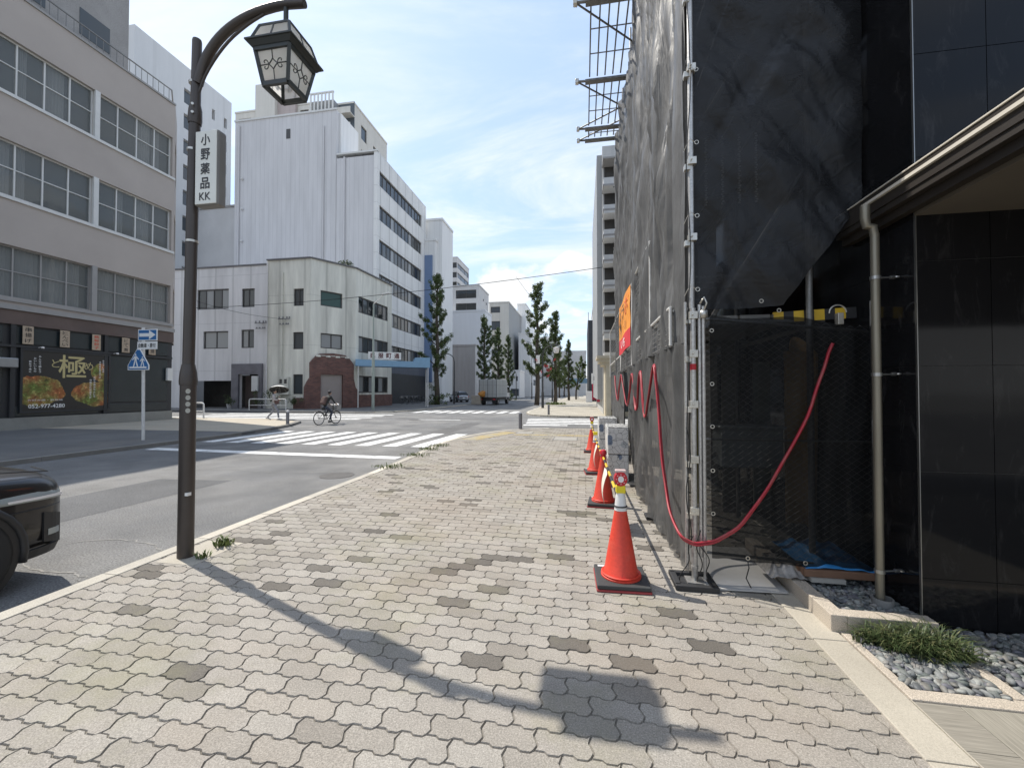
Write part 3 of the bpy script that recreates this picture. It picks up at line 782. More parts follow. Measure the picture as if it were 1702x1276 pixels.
# ================================================================== SCAFFOLD
def net_mat(name, color, alpha, rough=.75, spec=.3, vert=True, bump=.5):
    m = bpy.data.materials.new(name); m.use_nodes = True; nt = m.node_tree; N = nt.nodes; L = nt.links; b = N['Principled BSDF']
    b.inputs['Roughness'].default_value = rough; b.inputs['Specular IOR Level'].default_value = spec
    geo = N.new('ShaderNodeNewGeometry'); n = N.new('ShaderNodeTexNoise'); n.inputs['Scale'].default_value = 2.5; n.inputs['Detail'].default_value = 7; n.inputs['Roughness'].default_value = .65; L.new(geo.outputs['Position'], n.inputs['Vector'])
    r = N.new('ShaderNodeValToRGB'); L.new(n.outputs['Fac'], r.inputs[0]); e = r.color_ramp.elements; e[0].position = .3; e[1].position = .75
    e[0].color = (*[c_ * .75 for c_ in color], 1); e[1].color = (*[c_ * 1.3 for c_ in color], 1); L.new(r.outputs[0], b.inputs['Base Color'])
    mr_ = N.new('ShaderNodeMapRange'); mr_.inputs['From Min'].default_value = .3; mr_.inputs['From Max'].default_value = .7; mr_.inputs['To Min'].default_value = alpha - .07; mr_.inputs['To Max'].default_value = min(1, alpha + .07)
    n3 = N.new('ShaderNodeTexNoise'); n3.inputs['Scale'].default_value = .9; n3.inputs['Detail'].default_value = 3; L.new(geo.outputs['Position'], n3.inputs['Vector']); L.new(n3.outputs['Fac'], mr_.inputs['Value']); L.new(mr_.outputs[0], b.inputs['Alpha'])
    n2 = N.new('ShaderNodeTexNoise'); n2.inputs['Scale'].default_value = 7; n2.inputs['Detail'].default_value = 4; n2.inputs['Roughness'].default_value = .5; n2.inputs['Distortion'].default_value = 1.2
    mp = N.new('ShaderNodeMapping'); mp.inputs['Scale'].default_value = (1, 1, .16) if vert else (1, 1, 1.4); L.new(geo.outputs['Position'], mp.inputs['Vector']); L.new(mp.outputs[0], n2.inputs['Vector'])
    bn = N.new('ShaderNodeBump'); bn.inputs['Strength'].default_value = bump; bn.inputs['Distance'].default_value = .06; L.new(n2.outputs['Fac'], bn.inputs['Height']); L.new(bn.outputs[0], b.inputs['Normal'])
    return m
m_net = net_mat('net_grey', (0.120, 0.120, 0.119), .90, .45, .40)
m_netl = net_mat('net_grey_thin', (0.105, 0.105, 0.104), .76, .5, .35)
m_net_shade = net_mat('net_shaded', (0.016, 0.0165, 0.018), .88, .5, .34, False, .26)  # darker copy of the grey net, shade put into its colour
m_gate = net_mat('gate_net', (0.010, 0.0105, 0.011), .76, .8, .12)
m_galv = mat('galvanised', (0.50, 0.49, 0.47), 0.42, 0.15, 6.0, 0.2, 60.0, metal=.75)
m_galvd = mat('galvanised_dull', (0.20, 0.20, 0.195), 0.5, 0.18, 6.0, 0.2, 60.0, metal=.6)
m_blk = mat('black_rubber', (0.025, 0.025, 0.026), 0.6, 0.15)
m_clamp = mat('clamp_zinc', (0.55, 0.53, 0.48), 0.4, 0.2, 12.0, metal=.8)
m_cable = mat('cable_black', (0.02, 0.02, 0.02), 0.45, 0.1)

def fold(u, v, s=0):
    """cloth relief: long vertical folds, drag lines and small crumple"""
    a = 0.030 * math.sin(u * 5.1 + 1.4 * math.sin(v * .8 + s) + s) * (0.6 + .4 * math.sin(v * .6 + u))
    a += 0.017 * math.sin(u * 12.7 + 1.9 * math.sin(v * 1.3 + 2 * s) + 1.1) + 0.010 * math.sin(u * 23 + 2.6 * math.sin(v * 1.9 + s))
    r_ = math.sin(u * 8.3 + .9 * math.sin(v * .55 + s * 2) + s * 3); a += 0.030 * (1 - abs(r_)) ** 3 * (.5 + .5 * math.sin(v * .7 + u * 1.3 + s))   # sharp ridges
    q_ = math.sin(u * 15.1 + 2.2 * math.sin(v * .9 - u) + s); a -= 0.016 * (1 - abs(q_)) ** 4
    a += 0.008 * math.sin(v * 4.3 + u * 3.0 + s) + 0.004 * math.sin(u * 47 + v * 3.1 + 3 * math.sin(v * 4 + u * 2))
    return a
sc = thing('scaffold', (SX, SY, 0), 'steel tube scaffold standing on the footway under dark nets', 'scaffold')
HT = 9.4
ys = [SY, 5.5, 7.3, 9.1, 10.9, 12.7]
# standards
def vpole(x, y, r=.0243, z0=0.06, z1=HT, m=None, nm='standard'):
    b = MB(); b.cyl((x, y, z0), (x, y, z1), r, n=12); return b.build(nm, m or m_galv, sc, auto=True)
vpole(SX, SY, .0243, .05, 2.30)
vpole(SX - .005, SY + .012, .0243, 2.30, HT)
for y in ys[1:]: vpole(SX + .10, y)
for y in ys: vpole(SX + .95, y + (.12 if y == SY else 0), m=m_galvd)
vpole(SX - .052, SY + .03, .014, .12, 2.36)
vpole(SX + .052, SY - .004, .017, .22, 2.33)
for z in (2.15, 4.0, 5.85, 7.7):
    for x in (SX + .10, SX + .95):
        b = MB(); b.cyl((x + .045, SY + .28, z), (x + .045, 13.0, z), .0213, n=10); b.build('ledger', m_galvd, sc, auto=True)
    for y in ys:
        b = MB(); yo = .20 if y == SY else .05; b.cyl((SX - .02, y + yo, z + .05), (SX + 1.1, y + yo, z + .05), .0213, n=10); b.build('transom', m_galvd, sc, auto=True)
    b = MB()
    for i in range(3): b.box(SX + .18 + i * .26, SX + .42 + i * .26, SY + .2, 13.0, z + .075, z + .115)
    b.build('deck', mat('deck_steel', (.19, .19, .185), .55, .2, metal=.5), sc)
for z in (2.15, 4.0, 5.85):
    b = MB(); b.cyl((SX + .14, SY + .16, z), (SX + 1.25, SY + .16, z + 1.85), .02, n=8); b.build('brace', m_galvd, sc, auto=True)
# clamps and couplers on the corner standard
for z in (1.915, 1.49, 1.03, .60, 2.24, 2.9, 3.55, 4.35, 5.0, 5.8, 6.5):
    b = MB(); b.obox((SX, SY, z), .066, .066, .062); b.obox((SX - .035, SY + .01, z - .045), .05, .05, .048); b.cyl((SX - .01, SY - .06, z), (SX - .01, SY + .03, z), .006, n=6)
    b.build('coupler', m_clamp, sc, bevel=.008)
b = MB(); b.lathe([(.0255, 0), (.0255, .05)], (SX, SY, 1.78), 12); b.build('red_tape', mat('tape_red', (.45, .02, .03), .5), sc)
# rubber foot: a frame round the jack plate
b = MB()
F0 = (SX - .02, SY - .02)
for sx, sy, w, d in ((-.14, 0, .05, .26), (.14, 0, .05, .26), (0, -.13, .33, .05), (0, .13, .33, .05)): b.obox((F0[0] + sx, F0[1] + sy, .022), w, d, .044)
b.obox((F0[0], F0[1], .008), .30, .24, .012)
b.build('foot_block', m_blk, sc, bevel=.01)
b = MB(); b.obox((SX, SY, .02), .14, .14, .012); b.cyl((SX, SY, .02), (SX, SY, .25), .017); b.lathe([(.03, 0), (.03, .025)], (SX, SY, .12), 10); b.build('jack_base', m_galv, sc)
for y in (5.5, 7.3):
    b = MB(); b.obox((SX - .02, y, .02), .26, .20, .04); b.build('foot_block', m_blk, sc, bevel=.01)
# cables and ties hanging at the corner
for i, (x0, z0, x1, z1, s) in enumerate(((-.05, 2.3, -.06, .25, .03), (-.03, 4.4, -.045, 2.2, .05), (.02, .45, .03, .03, .06), (-.02, .40, -.12, .02, .05), (.04, .38, .12, .015, .07), (-.035, 6.8, -.03, 4.4, .04), (-.06, 1.3, -.05, .3, .06))):
    pts = [(SX + x0 + (x1 - x0) * t + s * math.sin(t * 9 + i) * .35, SY - .035 - s * .3 * math.sin(t * 3.14), z0 + (z1 - z0) * t) for t in [k / 14 for k in range(15)]]
    b = MB(); b.tube(pts, .0045, 5); b.build('cable', m_cable, sc, smooth=True)
for z in [2.45 + .62 * i for i in range(9)]:
    b = MB(); pts = [(SX + .03 + .016 * math.cos(a), SY - .045, z + .016 * math.sin(a)) for a in [k * 6.283 / 10 for k in range(10)]]; b.tube(pts, .0032, 5, closed=True)
    b.tube([(SX + .02, SY - .04, z), (SX - .02, SY - .05, z + .03), (SX - .04, SY - .01, z + .01), (SX - .06, SY + .02, z - .04)], .003, 4); b.build('tie_ring', m_clamp, sc)

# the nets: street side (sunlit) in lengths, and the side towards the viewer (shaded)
def street_net(label, y0, y1, zb, zt, nu, nv, s, xo=0.0, lift=None, m=None):
    def P(u, v):
        y = y0 + (y1 - y0) * u; z = zb + (zt - zb) * v
        if lift: y, z = lift(u, v, y, z)
        edge_ = min(1.0, 6 * min(u, 1 - u) + .25)
        return (SX - .05 + xo + fold(y, z, s) * edge_ * 1.7 - .05 * math.sin(math.pi * u) , y, z)
    b = MB(); b.grid(P, nu, nv)
    return b.build('scaffold_net', m or m_net, label=label, cat='net', group='grey nets along the street side of the scaffold', smooth=True)
street_net('crumpled grey net on the scaffold above the orange banner, nearest length', SY + .05, 7.32, 2.02, 8.3, 170, 170, .3)
street_net('crumpled grey net on the scaffold beyond the orange banner, far length', 7.28, 11.6, 2.02, 7.75, 150, 130, 1.7, .02)
def lift1(u, v, y, z):
    return y + .55 * (v - .35) * u * u - .9 * max(0, .45 - v) * u, z + .0
street_net('grey net hanging to the paving behind the red hose loops', SY + .04, 8.2, .06, 2.05, 110, 70, 2.6, .015, lift1, m_netl)
street_net('short grey net hanging past the dark gap at the end of the scaffold', 9.5, 12.9, .12, 2.05, 40, 40, 4.1, .01)
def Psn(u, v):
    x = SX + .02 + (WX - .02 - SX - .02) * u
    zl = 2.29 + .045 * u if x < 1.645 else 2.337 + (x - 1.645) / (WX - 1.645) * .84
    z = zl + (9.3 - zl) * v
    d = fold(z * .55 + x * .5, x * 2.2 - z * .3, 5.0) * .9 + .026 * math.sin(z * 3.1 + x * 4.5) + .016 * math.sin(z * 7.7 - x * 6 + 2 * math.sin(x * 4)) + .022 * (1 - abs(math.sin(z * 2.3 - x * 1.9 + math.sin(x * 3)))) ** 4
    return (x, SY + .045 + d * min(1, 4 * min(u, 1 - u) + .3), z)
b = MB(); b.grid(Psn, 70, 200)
b.build('scaffold_net', m_net_shade, label='net darkened for shade on the side of the scaffold facing the viewer', cat='net', smooth=True)
# a narrow outer flap by the corner
b = MB(); b.grid(lambda u, v: (SX - .035 - .05 * u + .02 * math.sin(v * 9 + u * 3), SY + .02 + .22 * u + .03 * math.sin(v * 7), 2.1 + 6.8 * v), 8, 90)
b.build('scaffold_net', m_net, label='narrow strip of grey net flapping beside the corner pole', cat='net', smooth=True)

# protective shelf high on the scaffold
sh = thing('catch_platform', (SX, 8.5, 8.0), 'grid catch platform jutting out high from the scaffold', 'platform')
for i, y in enumerate((5.1, 6.9, 8.7, 10.3, 10.78)):
    b = MB(); b.cyl((-.13, y, 8.08), (1.2, y, 8.02), .024, n=8); b.build('arm', m_galvd, sh, auto=True)
    b = MB(); b.cyl((-.12, y, 8.08), (.95, y + .0 + (1.0 if i < 3 else -.7), 8.09), .017, n=6); b.build('strut', m_galvd, sh, auto=True)
    b = MB(); b.obox((-.12, y, 8.08), .07, .09, .09); b.cyl((-.15, y - .06, 8.1), (-.1, y + .07, 8.06), .012); b.build('clamp', m_clamp, sh, bevel=.01)
    b = MB(); b.box(.05, 1.0, y - .06, y + .06, 8.03, 8.07); b.build('shelf_bearer', m_galvd, sh)
for y0, y1 in ((3.4, 5.04), (5.16, 6.84), (6.96, 8.64), (8.76, 10.24), (10.36, 10.72)):
    for i in range(6):
        x = .14 + i * .155
        b = MB(); b.box(x - .013, x + .013, y0, y1, 8.10, 8.125); b.build('grid_bar', m_galvd, sh)
    for i in range(1, 3):
        b = MB(); yy = y0 + (y1 - y0) * i / 3; b.box(.13, .93, yy - .008, yy + .008, 8.126, 8.14); b.build('cross_bar', m_galvd, sh)

# wire guard panels at the second level, with white tube frames
m_frame = mat('frame_white', (0.66, 0.65, 0.62), 0.5, 0.12, 8.0)
m_wire = mat('wire_zinc', (0.45, 0.45, 0.44), 0.45, 0.1, metal=.5)
GX = SX - .10
gp = thing('scaffold_guard_fence', (GX, 8, 2.0), 'white framed wire guard panels on the scaffold above the hose', 'guard fence')
for (y0, y1, z0, z1, s) in ((SY + .40, 5.24, 2.05, 2.39, .055), (5.30, 7.22, 2.06, 3.45, .075), (7.3, 9.34, 2.06, 3.43, .075), (9.42, 13.1, 2.06, 3.4, .09)):
    for y in (y0, y1): b = MB(); b.cyl((GX, y, z0 - .02), (GX, y, z1), .016, n=8); b.build('frame_post', m_frame, gp, auto=True)
    for xx, zz, rr in ((GX, z1, .015), (GX - .002, 2.385, .017), (GX + .03, 2.36, .012)):
        if zz == 2.385 and z1 < 2.5: continue
        b = MB(); b.cyl((xx, y0, zz), (xx, y1, zz), rr, n=8); b.build('frame_rail', m_frame, gp, auto=True)
    b = MB()
    z = z0
    while z < z1: b.tube([(GX, y0, z), (GX, y1, z)], .0028, 4); z += s
    y = y0
    while y < y1: b.tube([(GX + .004, y, z0), (GX + .004, y, z1)], .0022, 3); y += .11
    b.build('wire_mesh', m_wire, gp, kind='stuff')
# orange and red banner
BX = GX - .035
bn_ = thing('banner', (BX, 8.3, 2.38), 'orange banner with a red lower band on the scaffold guard', 'banner')
b = MB(); b.grid(lambda u, v: (BX + .012 * math.sin(u * 7) + .006 * math.sin(v * 9), 9.42 - 2.13 * u, 2.70 + .72 * v), 20, 8); b.build('orange_cloth', mat('banner_orange', (.80, .30, .035), .6, .08), bn_, smooth=True)
b = MB(); b.grid(lambda u, v: (BX + .012 * math.sin(u * 7), 9.42 - 2.13 * u, 2.38 + .32 * v), 20, 4); b.build('red_band', mat('banner_red', (.62, .035, .045), .6, .08), bn_, smooth=True)
U_, V_ = Vector((0, -1, 0)), Vector((0, 0, 1))
m_ink = mat('ink_black', (.02, .02, .02), .6, 0); m_inkr = mat('ink_red', (.55, .05, .02), .6, 0); m_inkw = mat('ink_white', (.8, .8, .78), .6, 0); m_inkb = mat('ink_brown', (.20, .08, .02), .6, 0)
text_mb('い', (BX - .022, 8.98, 3.08), U_, V_, .30, width=.62, bold=.02).build('lettering', m_ink, bn_)
text_mb('ラ', (BX - .022, 8.30, 3.14), U_, V_, .26, width=.36, bold=.02).build('lettering', m_ink, bn_)
text_mb('ボ', (BX - .022, 7.75, 3.18), U_, V_, .34, width=.55).build('lettering', m_inkr, bn_)
text_mb('いい一日', (BX - .022, 8.35, 2.83), U_, V_, .13, width=1.1).build('lettering', m_inkb, bn_)
text_mb('いち', (BX - .022, 8.35, 2.54), U_, V_, .17, width=.75, bold=.02).build('lettering', m_inkw, bn_)
# red hose
HXp = SX - .145
pxs = [(1022, 625), (1024, 648), (1027, 672), (1030, 640), (1033, 618), (1037, 650), (1043, 682), (1047, 650), (1051, 612), (1054, 650), (1058, 690), (1061, 650), (1064, 606), (1068, 650), (1072, 702), (1079, 660), (1087, 592), (1092, 640), (1098, 720), (1105, 800), (1114, 850)]
pts = [PX(x, y, HXp) for x, y in pxs]
pts2 = [PY(x, y, SY - .075) for x, y in ((1130, 893), (1150, 906), (1175, 905), (1205, 893), (1240, 865), (1275, 815), (1310, 755), (1340, 695), (1362, 635), (1375, 595), (1383, 572))]
def smooth_path(P, it=2):
    for _ in range(it):
        Q = [P[0]]
        for a, c_ in zip(P, P[1:]): Q += [a * .75 + c_ * .25, a * .25 + c_ * .75]
        Q.append(P[-1]); P = Q
    return P
m_hose = mat('hose_red', (0.36, 0.020, 0.035), 0.45, 0.2, 6.0, tint2=(.30, .07, .07), t2scale=9.0, t2lo=.5, t2hi=.7)
b = MB(); hp = smooth_path([Vector(p) for p in pts + pts2], 2); hp = [p + Vector((.003 * math.sin(i * .9), .004 * math.sin(i * .53 + 1), .006 * math.sin(i * .37) + .003 * math.sin(i * 1.3))) for i, p in enumerate(hp)]; b.tube(hp, .0125, 8)
hs = b.build('red_hose', m_hose, smooth=True, label='red hose looped along the scaffold and across the gate', cat='hose')
b = MB(); b.tube([p + Vector((-.012, -.012, .022 * math.sin(i * .09))) for i, p in enumerate(hp)], .0095, 8); b.build('second_line', m_hose, hs, smooth=True)

# gate of chain link with black cloth, facing the viewer
gt = thing('site_gate', (1.55, SY - .03, .2), 'chain link site gate covered with black cloth', 'gate')
gx0, gx1, gz0, gz1 = SX + .075, WX - .015, .25, 2.27
for x in (gx0, gx1): b = MB(); b.cyl((x, SY - .03, gz0 - .2 if x == gx0 else gz0), (x, SY - .03, gz1 + .04), .014, n=8); b.build('gate_post', m_galv, gt, auto=True)
for za, zb_2, rr in ((gz0 + .01, gz0 - .05, .012), (gz1 - .06, gz1 - .20, .012), (1.2, 1.2, .009)): b = MB(); b.cyl((gx0, SY - .0, za), (gx1, SY - .0, zb_2), rr, n=8); b.build('gate_rail', m_galvd, gt, auto=True)
b = MB(); nx_ = 36; p_ = (gx1 - gx0) / nx_
for i in range(nx_):
    x = gx0 + p_ * (i + .5); pts = []; z = gz0; s = 1 if i % 2 else -1
    while z < gz1 - .02 - .13 * (x - gx0) / (gx1 - gx0) : pts.append((x + s * p_ * .52, SY - .002 + s * .002, z)); s = -s; z += .026
    b.tube(pts, .0016, 3, cap=False)
b.build('chain_link', mat('chain_wire', (.34, .34, .33), .5, .1), gt, kind='stuff')
def Pg(u, v):
    x = gx0 + .045 + (gx1 - gx0 - .045) * u; zt = 2.24 - .12 * u - .02 * math.sin(u * 9); zb_ = .235 - .045 * u
    return (x, SY - .045 + .012 * math.sin(x * 17 + v) + .006 * math.sin(x * 40 + 3 * math.sin(v * 5)), zb_ + (zt - zb_) * v)
b = MB(); b.grid(Pg, 50, 30); b.build('cloth', m_gate, gt, smooth=True)
for z in (.60, .95, 1.31, 1.66, 2.1):
    b = MB(); b.tube([(gx0 + .055 + .014 * math.cos(a), SY - .066, z + .014 * math.sin(a)) for a in [k * .5236 for k in range(12)]], .004, 5, closed=True); b.build('eyelet', m_clamp, gt)
for x, z in ((1.30, .255), (1.72, .245), (1.55, 2.25), (1.42, 2.33)):
    b = MB(); b.tube([(x + .014 * math.cos(a), SY - .066, z + .014 * math.sin(a)) for a in [k * .5236 for k in range(12)]], .004, 5, closed=True); b.build('eyelet', m_clamp, gt)
    if z < 1:
        b = MB(); b.tube([(x, SY - .05, z), (x + .01, SY - .06, z - .08), (x - .015, SY - .07, z - .16), (x + .02, SY - .08, .02)], .005, 5); b.build('tie_cord', m_cable, gt, smooth=True)
b = MB(); b.tube([(gx0 - .03, SY - .05, 2.33), (gx0 + .0, SY - .06, 2.38), (gx0 + .02, SY - .06, 2.33), (gx0 - .0, SY - .05, 2.27)], .009, 6); b.obox((gx0, SY - .04, 2.24), .05, .05, .06); b.build('gate_hook', m_clamp, gt, smooth=True)

# things behind and below the gate -----------------------------------
m_yb = mat('guard_yellow', (.70, .45, .03), .5, .12)
def striped_bar(nm, label, a, b_, r, n, cat, h=None, group=None):
    a, b_ = Vector(a), Vector(b_); e = thing(nm, a, label, cat, group)
    kk = []
    for i in range(n):
        p, q = a + (b_ - a) * (i / n), a + (b_ - a) * ((i + 1) / n)
        k_ = MB()
        k_.tube([p, q], r, 10) if h is None else k_.beam(p, q, r, h)
        k_.build('yellow_band' if i % 2 == 0 else 'black_band', m_yb if i % 2 == 0 else m_blk, e)
    return e
striped_bar('barrier_bar', 'yellow and black barrier bar seen above the site gate', (1.62, 3.92, 2.235), (2.22, 3.86, 2.25), .03, 8, 'barrier', .09)
b = MB(); b.tube([(1.98 + .06 * math.cos(t), 3.66, 2.22 + .06 * math.sin(t)) for t in [k * .2 for k in range(0, 17)]], .006, 6); b.obox((1.99, 3.66, 2.17), .04, .05, .09); b.build('padlock', m_clamp, label='steel padlock hanging at the top of the gate', cat='padlock', bevel=.004)
b = MB(); b.grid(lambda u, v: (1.98 + .25 * u + .05 * v, 4.55 + .08 * math.sin(u * 6), .3 + 1.75 * v + .1 * math.sin(u * 5)), 14, 10); b.build('hanging_tarp', mat('tarp_ochre', (.36, .22, .08), .6, .25, 4.0), label='ochre tarpaulin hanging inside the gate', cat='tarpaulin', smooth=True, thick=.01)
b = MB(); b.obox((1.60, 4.5, 1.05), .55, .3, .38); b.obox((1.60, 4.5, 1.25), .6, .34, .03); b.build('tool_box', mat('toolbox_grey', (.22, .24, .24), .5, .2), label='grey tool box on a stand inside the gate', cat='box', bevel=.01)
b = MB(); b.box(1.70, 2.22, 3.62, 3.76, .150, .205); b.build('timber_board', mat('timber', (.17, .095, .06), .75, .25, 6.0, streak=0), label='brown timber board lying across the granite kerb', cat='board', bevel=.004)
b = MB(); b.box(1.74, 1.98, 3.60, 3.70, .118, .149); b.build('grey_board', mat('board_grey', (.33, .32, .29), .7, .1), label='pale grey board under the brown timber', cat='board')
rng2 = random.Random(4)
def crumple(x0, x1, y0, y1, z0, h, m, nm, label, cat):
    ph = [rng2.uniform(0, 6) for _ in range(6)]
    b = MB(); b.grid(lambda u, v: (x0 + (x1 - x0) * u, y0 + (y1 - y0) * v, z0 + h * (abs(math.sin(u * 9 + ph[0] + 2 * v)) * .5 + abs(math.sin(v * 7 + ph[1] + 3 * u)) * .4 + .15 * math.sin(u * 23 + ph[2])) * min(1, 5 * min(u, 1 - u)) * min(1, 4 * min(v, 1 - v) + .2)), 40, 20)
    return b.build(nm, m, smooth=True, label=label, cat=cat, thick=.003)
crumple(1.72, 2.24, 3.64, 4.25, .205, .09, mat('tarp_blue', (.03, .18, .42), .4, .25, 6.0), 'blue_tarp', 'crumpled blue tarpaulin lying under the gate', 'tarpaulin')
crumple(1.46, 1.73, 3.62, 3.95, .12, .11, mat('bag_grey', (.22, .21, .20), .6, .5, 20.0), 'debris_bag', 'grey bag and scraps under the gate beside the blue tarpaulin', 'bag')
b = MB(); b.grid(lambda u, v: (SX + .06 + .60 * u + .02 * v, SY - .12 + .95 * v, .012 + .012 * u), 2, 2); 
b.build('floor_sheet', mat('floor_sheet', (.46, .45, .43), .6, .1, 3.0), label='pale grey protective sheet on the paving under the gate', cat='sheet', thick=.012)

# ================================================================== CONES, BARS, LAMPS, BLOCKS
m_cone = mat('cone_orange', (0.60, 0.050, 0.026), 0.55, 0.10, 7.0, 0.10, 40.0, tint2=(.52, .085, .055), t2scale=5.0, t2lo=.5, t2hi=.75)
m_cbase = mat('cone_base', (0.040, 0.042, 0.042), 0.7, 0.15)
m_cred = mat('cone_underlayer', (0.30, 0.04, 0.04), 0.7, 0.1)
m_cwhite = mat('cone_sleeve', (0.66, 0.66, 0.64), 0.5, 0.05)
m_cyel = mat('cone_yellow', (0.72, 0.58, 0.02), 0.45, 0.05)
m_lred = mat('lamp_red', (0.50, 0.02, 0.03), 0.3, 0.05); m_lwh = mat('lamp_white', (.75, .72, .70), .4, .05)
def cone(label, p, rz, lamp, cap=False):
    e = thing('traffic_cone', (p.x, p.y, 0), label, 'cone', 'orange cones along the scaffold', rz=rz)
    b = MB(); b.obox((0, 0, .010), .43, .43, .018); b.build('under_plate', m_cred, e, local=True, bevel=.006)
    b = MB(); b.obox((0, 0, .037), .42, .42, .034); b.build('base', m_cbase, e, local=True, bevel=.008)
    b = MB(); b.lathe([(.165, .055), (.165, .066), (.148, .075), (.140, .085), (.043, .64), (.040, .66)], n=32); b.build('body', m_cone, e, local=True, auto=True)
    b = MB(); b.lathe([(.155, .075), (.163, .083), (.155, .091), (.14, .083)], n=32); b.build('foot_ring', m_cone, e, local=True, auto=True)
    b = MB(); b.obox((-.15, .17, .055), .06, .035, .002); b.build('sticker', m_cwhite, e, local=True)
    if cap:
        b = MB(); b.lathe([(.036, .66), (.036, .70), (.05, .71), (.05, .745), (.038, .765), (.012, .775)], n=20); b.build('top_cap', m_lred, e, local=True, auto=True)
    else:
        b = MB(); b.lathe([(.053, .60), (.0425, .70), (.033, .745)], n=20); b.build('sleeve', m_cwhite, e, local=True, auto=True)
        b = MB(); b.lathe([(.054, .628), (.057, .634), (.054, .640)], n=20); b.build('bar_ring', m_blk, e, local=True, auto=True)
        b = MB(); b.obox((0, 0, .775), .078, .06, .065); b.build('lamp_neck', m_cyel, e, local=True, bevel=.008)
    if lamp:
        l = MB(); F = lambda u, v, t: (u, t, v)
        def disc(bb, r, y0, y1, z): bb.prism([(r * math.cos(k * .3927), z + r * 1.12 * math.sin(k * .3927)) for k in range(16)], F, y0, y1)
        disc(l, .055, -.03, .03, .862); o = l.build('lamp', m_lred, e, local=True, bevel=.006)
        l = MB(); l.obox((0, 0, .928), .09, .06, .022); l.build('lamp_top', mat('lamp_clear', (.6, .45, .42), .3), o, local=True, bevel=.008)
        l = MB(); disc(l, .024, -.036, -.0305, .862); l.build('lamp_centre', m_lwh, o, local=True)
        l = MB()
        for k in range(8):
            a = k * .7854; l.obox((.037 * math.cos(a), -.034, .862 + .04 * math.sin(a)), .006, .004, .006)
        l.build('lamp_diode', m_lwh, o, local=True)
    return e
C = [G(1032, 966), G(1003, 838), G(990, 786), G(984, 751)]
cone('orange cone with flasher nearest to the viewer', C[0], .04, True)
cone('second orange cone with round red cap instead of a flasher', C[1], -.08, False, True)
cone('third orange cone, next beyond the one with the red cap', C[2], .1, False, False)
cone('farthest orange cone, with flasher on top', C[3], 0, True)
for i, (a, c_, lb) in enumerate(((C[0], C[1], 'striped bar between the nearest and the second cone'), (C[1], C[2], 'striped bar between the second and third cone'), (C[2], C[3], 'red striped bar between the two farthest cones'))):
    striped_bar('cone_bar', lb, (a.x, a.y, .655), (c_.x, c_.y, .665), .015, 9, 'bar', group='bars linking the cones')
m_flag = mat('ribbon_cream', (.72, .68, .58), .6, .06)
for i, (a, c_, lb) in enumerate(((C[0], C[1], 'cream paper pennant hanging from the nearest cone bar'), (C[1], C[2], 'cream paper pennant hanging from the second cone bar'))):
    q = Vector((a.x * .35 + c_.x * .65, a.y * .35 + c_.y * .65, .65))
    b = MB(); b.grid(lambda u, v: (q.x - .02 - .05 * math.sin(v * 2.4), q.y - .30 + .55 * u * (1 - v * .55), q.z - .34 * v + .02 * math.sin(u * 5)), 8, 8); b.build('pennant', m_flag, label=lb, cat='pennant', smooth=True, thick=.002, group='pennants on the cone bars')
def print_mat():
    m = bpy.data.materials.new('printed_cover'); m.use_nodes = True; nt = m.node_tree; N = nt.nodes; L = nt.links; b = N['Principled BSDF']; b.inputs['Roughness'].default_value = .55
    t = N.new('ShaderNodeTexCoord'); v1 = N.new('ShaderNodeTexVoronoi'); v1.inputs['Scale'].default_value = 5.5; v1.inputs['Randomness'].default_value = .85; L.new(t.outputs['Object'], v1.inputs['Vector'])
    r = N.new('ShaderNodeValToRGB'); L.new(v1.outputs['Distance'], r.inputs[0]); e = r.color_ramp.elements; e[0].position = .33; e[0].color = (1, 1, 1, 1); e[1].position = .37; e[1].color = (0, 0, 0, 1)
    hs_ = N.new('ShaderNodeValToRGB'); sp = N.new('ShaderNodeSeparateColor'); L.new(v1.outputs['Color'], sp.inputs[0]); L.new(sp.outputs[0], hs_.inputs[0]); q = hs_.color_ramp.elements
    for i, c_ in enumerate(((.17, .22, .30), (.23, .30, .25), (.08, .08, .09), (.62, .62, .60))):
        if i > 1: q.new(.5)
    for i, c_ in enumerate(((.17, .22, .30), (.25, .31, .25), (.45, .47, .48), (.64, .64, .62))): q[i].position = i * .25; q[i].color = (*c_, 1)
    hs_.color_ramp.interpolation = 'CONSTANT'
    mx = N.new('ShaderNodeMixRGB'); mx.inputs['Color1'].default_value = (.64, .64, .62, 1); L.new(r.outputs[0], mx.inputs['Fac']); L.new(hs_.outputs[0], mx.inputs['Color2'])
    v2 = N.new('ShaderNodeTexVoronoi'); v2.feature = 'DISTANCE_TO_EDGE'; v2.inputs['Scale'].default_value = 11; L.new(t.outputs['Object'], v2.inputs['Vector'])
    r2 = N.new('ShaderNodeValToRGB'); L.new(v2.outputs['Distance'], r2.inputs[0]); e = r2.color_ramp.elements; e[0].position = .015; e[0].color = (.25, .25, .25, 1); e[1].position = .04; e[1].color = (1, 1, 1, 1)
    m3 = N.new('ShaderNodeMixRGB'); m3.blend_type = 'MULTIPLY'; m3.inputs['Fac'].default_value = .8; L.new(mx.outputs[0], m3.inputs['Color1']); L.new(r2.outputs[0], m3.inputs['Color2']); L.new(m3.outputs[0], b.inputs['Base Color']); return m
m_print = print_mat()
m_ptop = mat('cover_mottle', (.5, .5, .48), .55, .5, 30.0, tint2=(.05, .05, .05), t2scale=22.0, t2lo=.48, t2hi=.54)
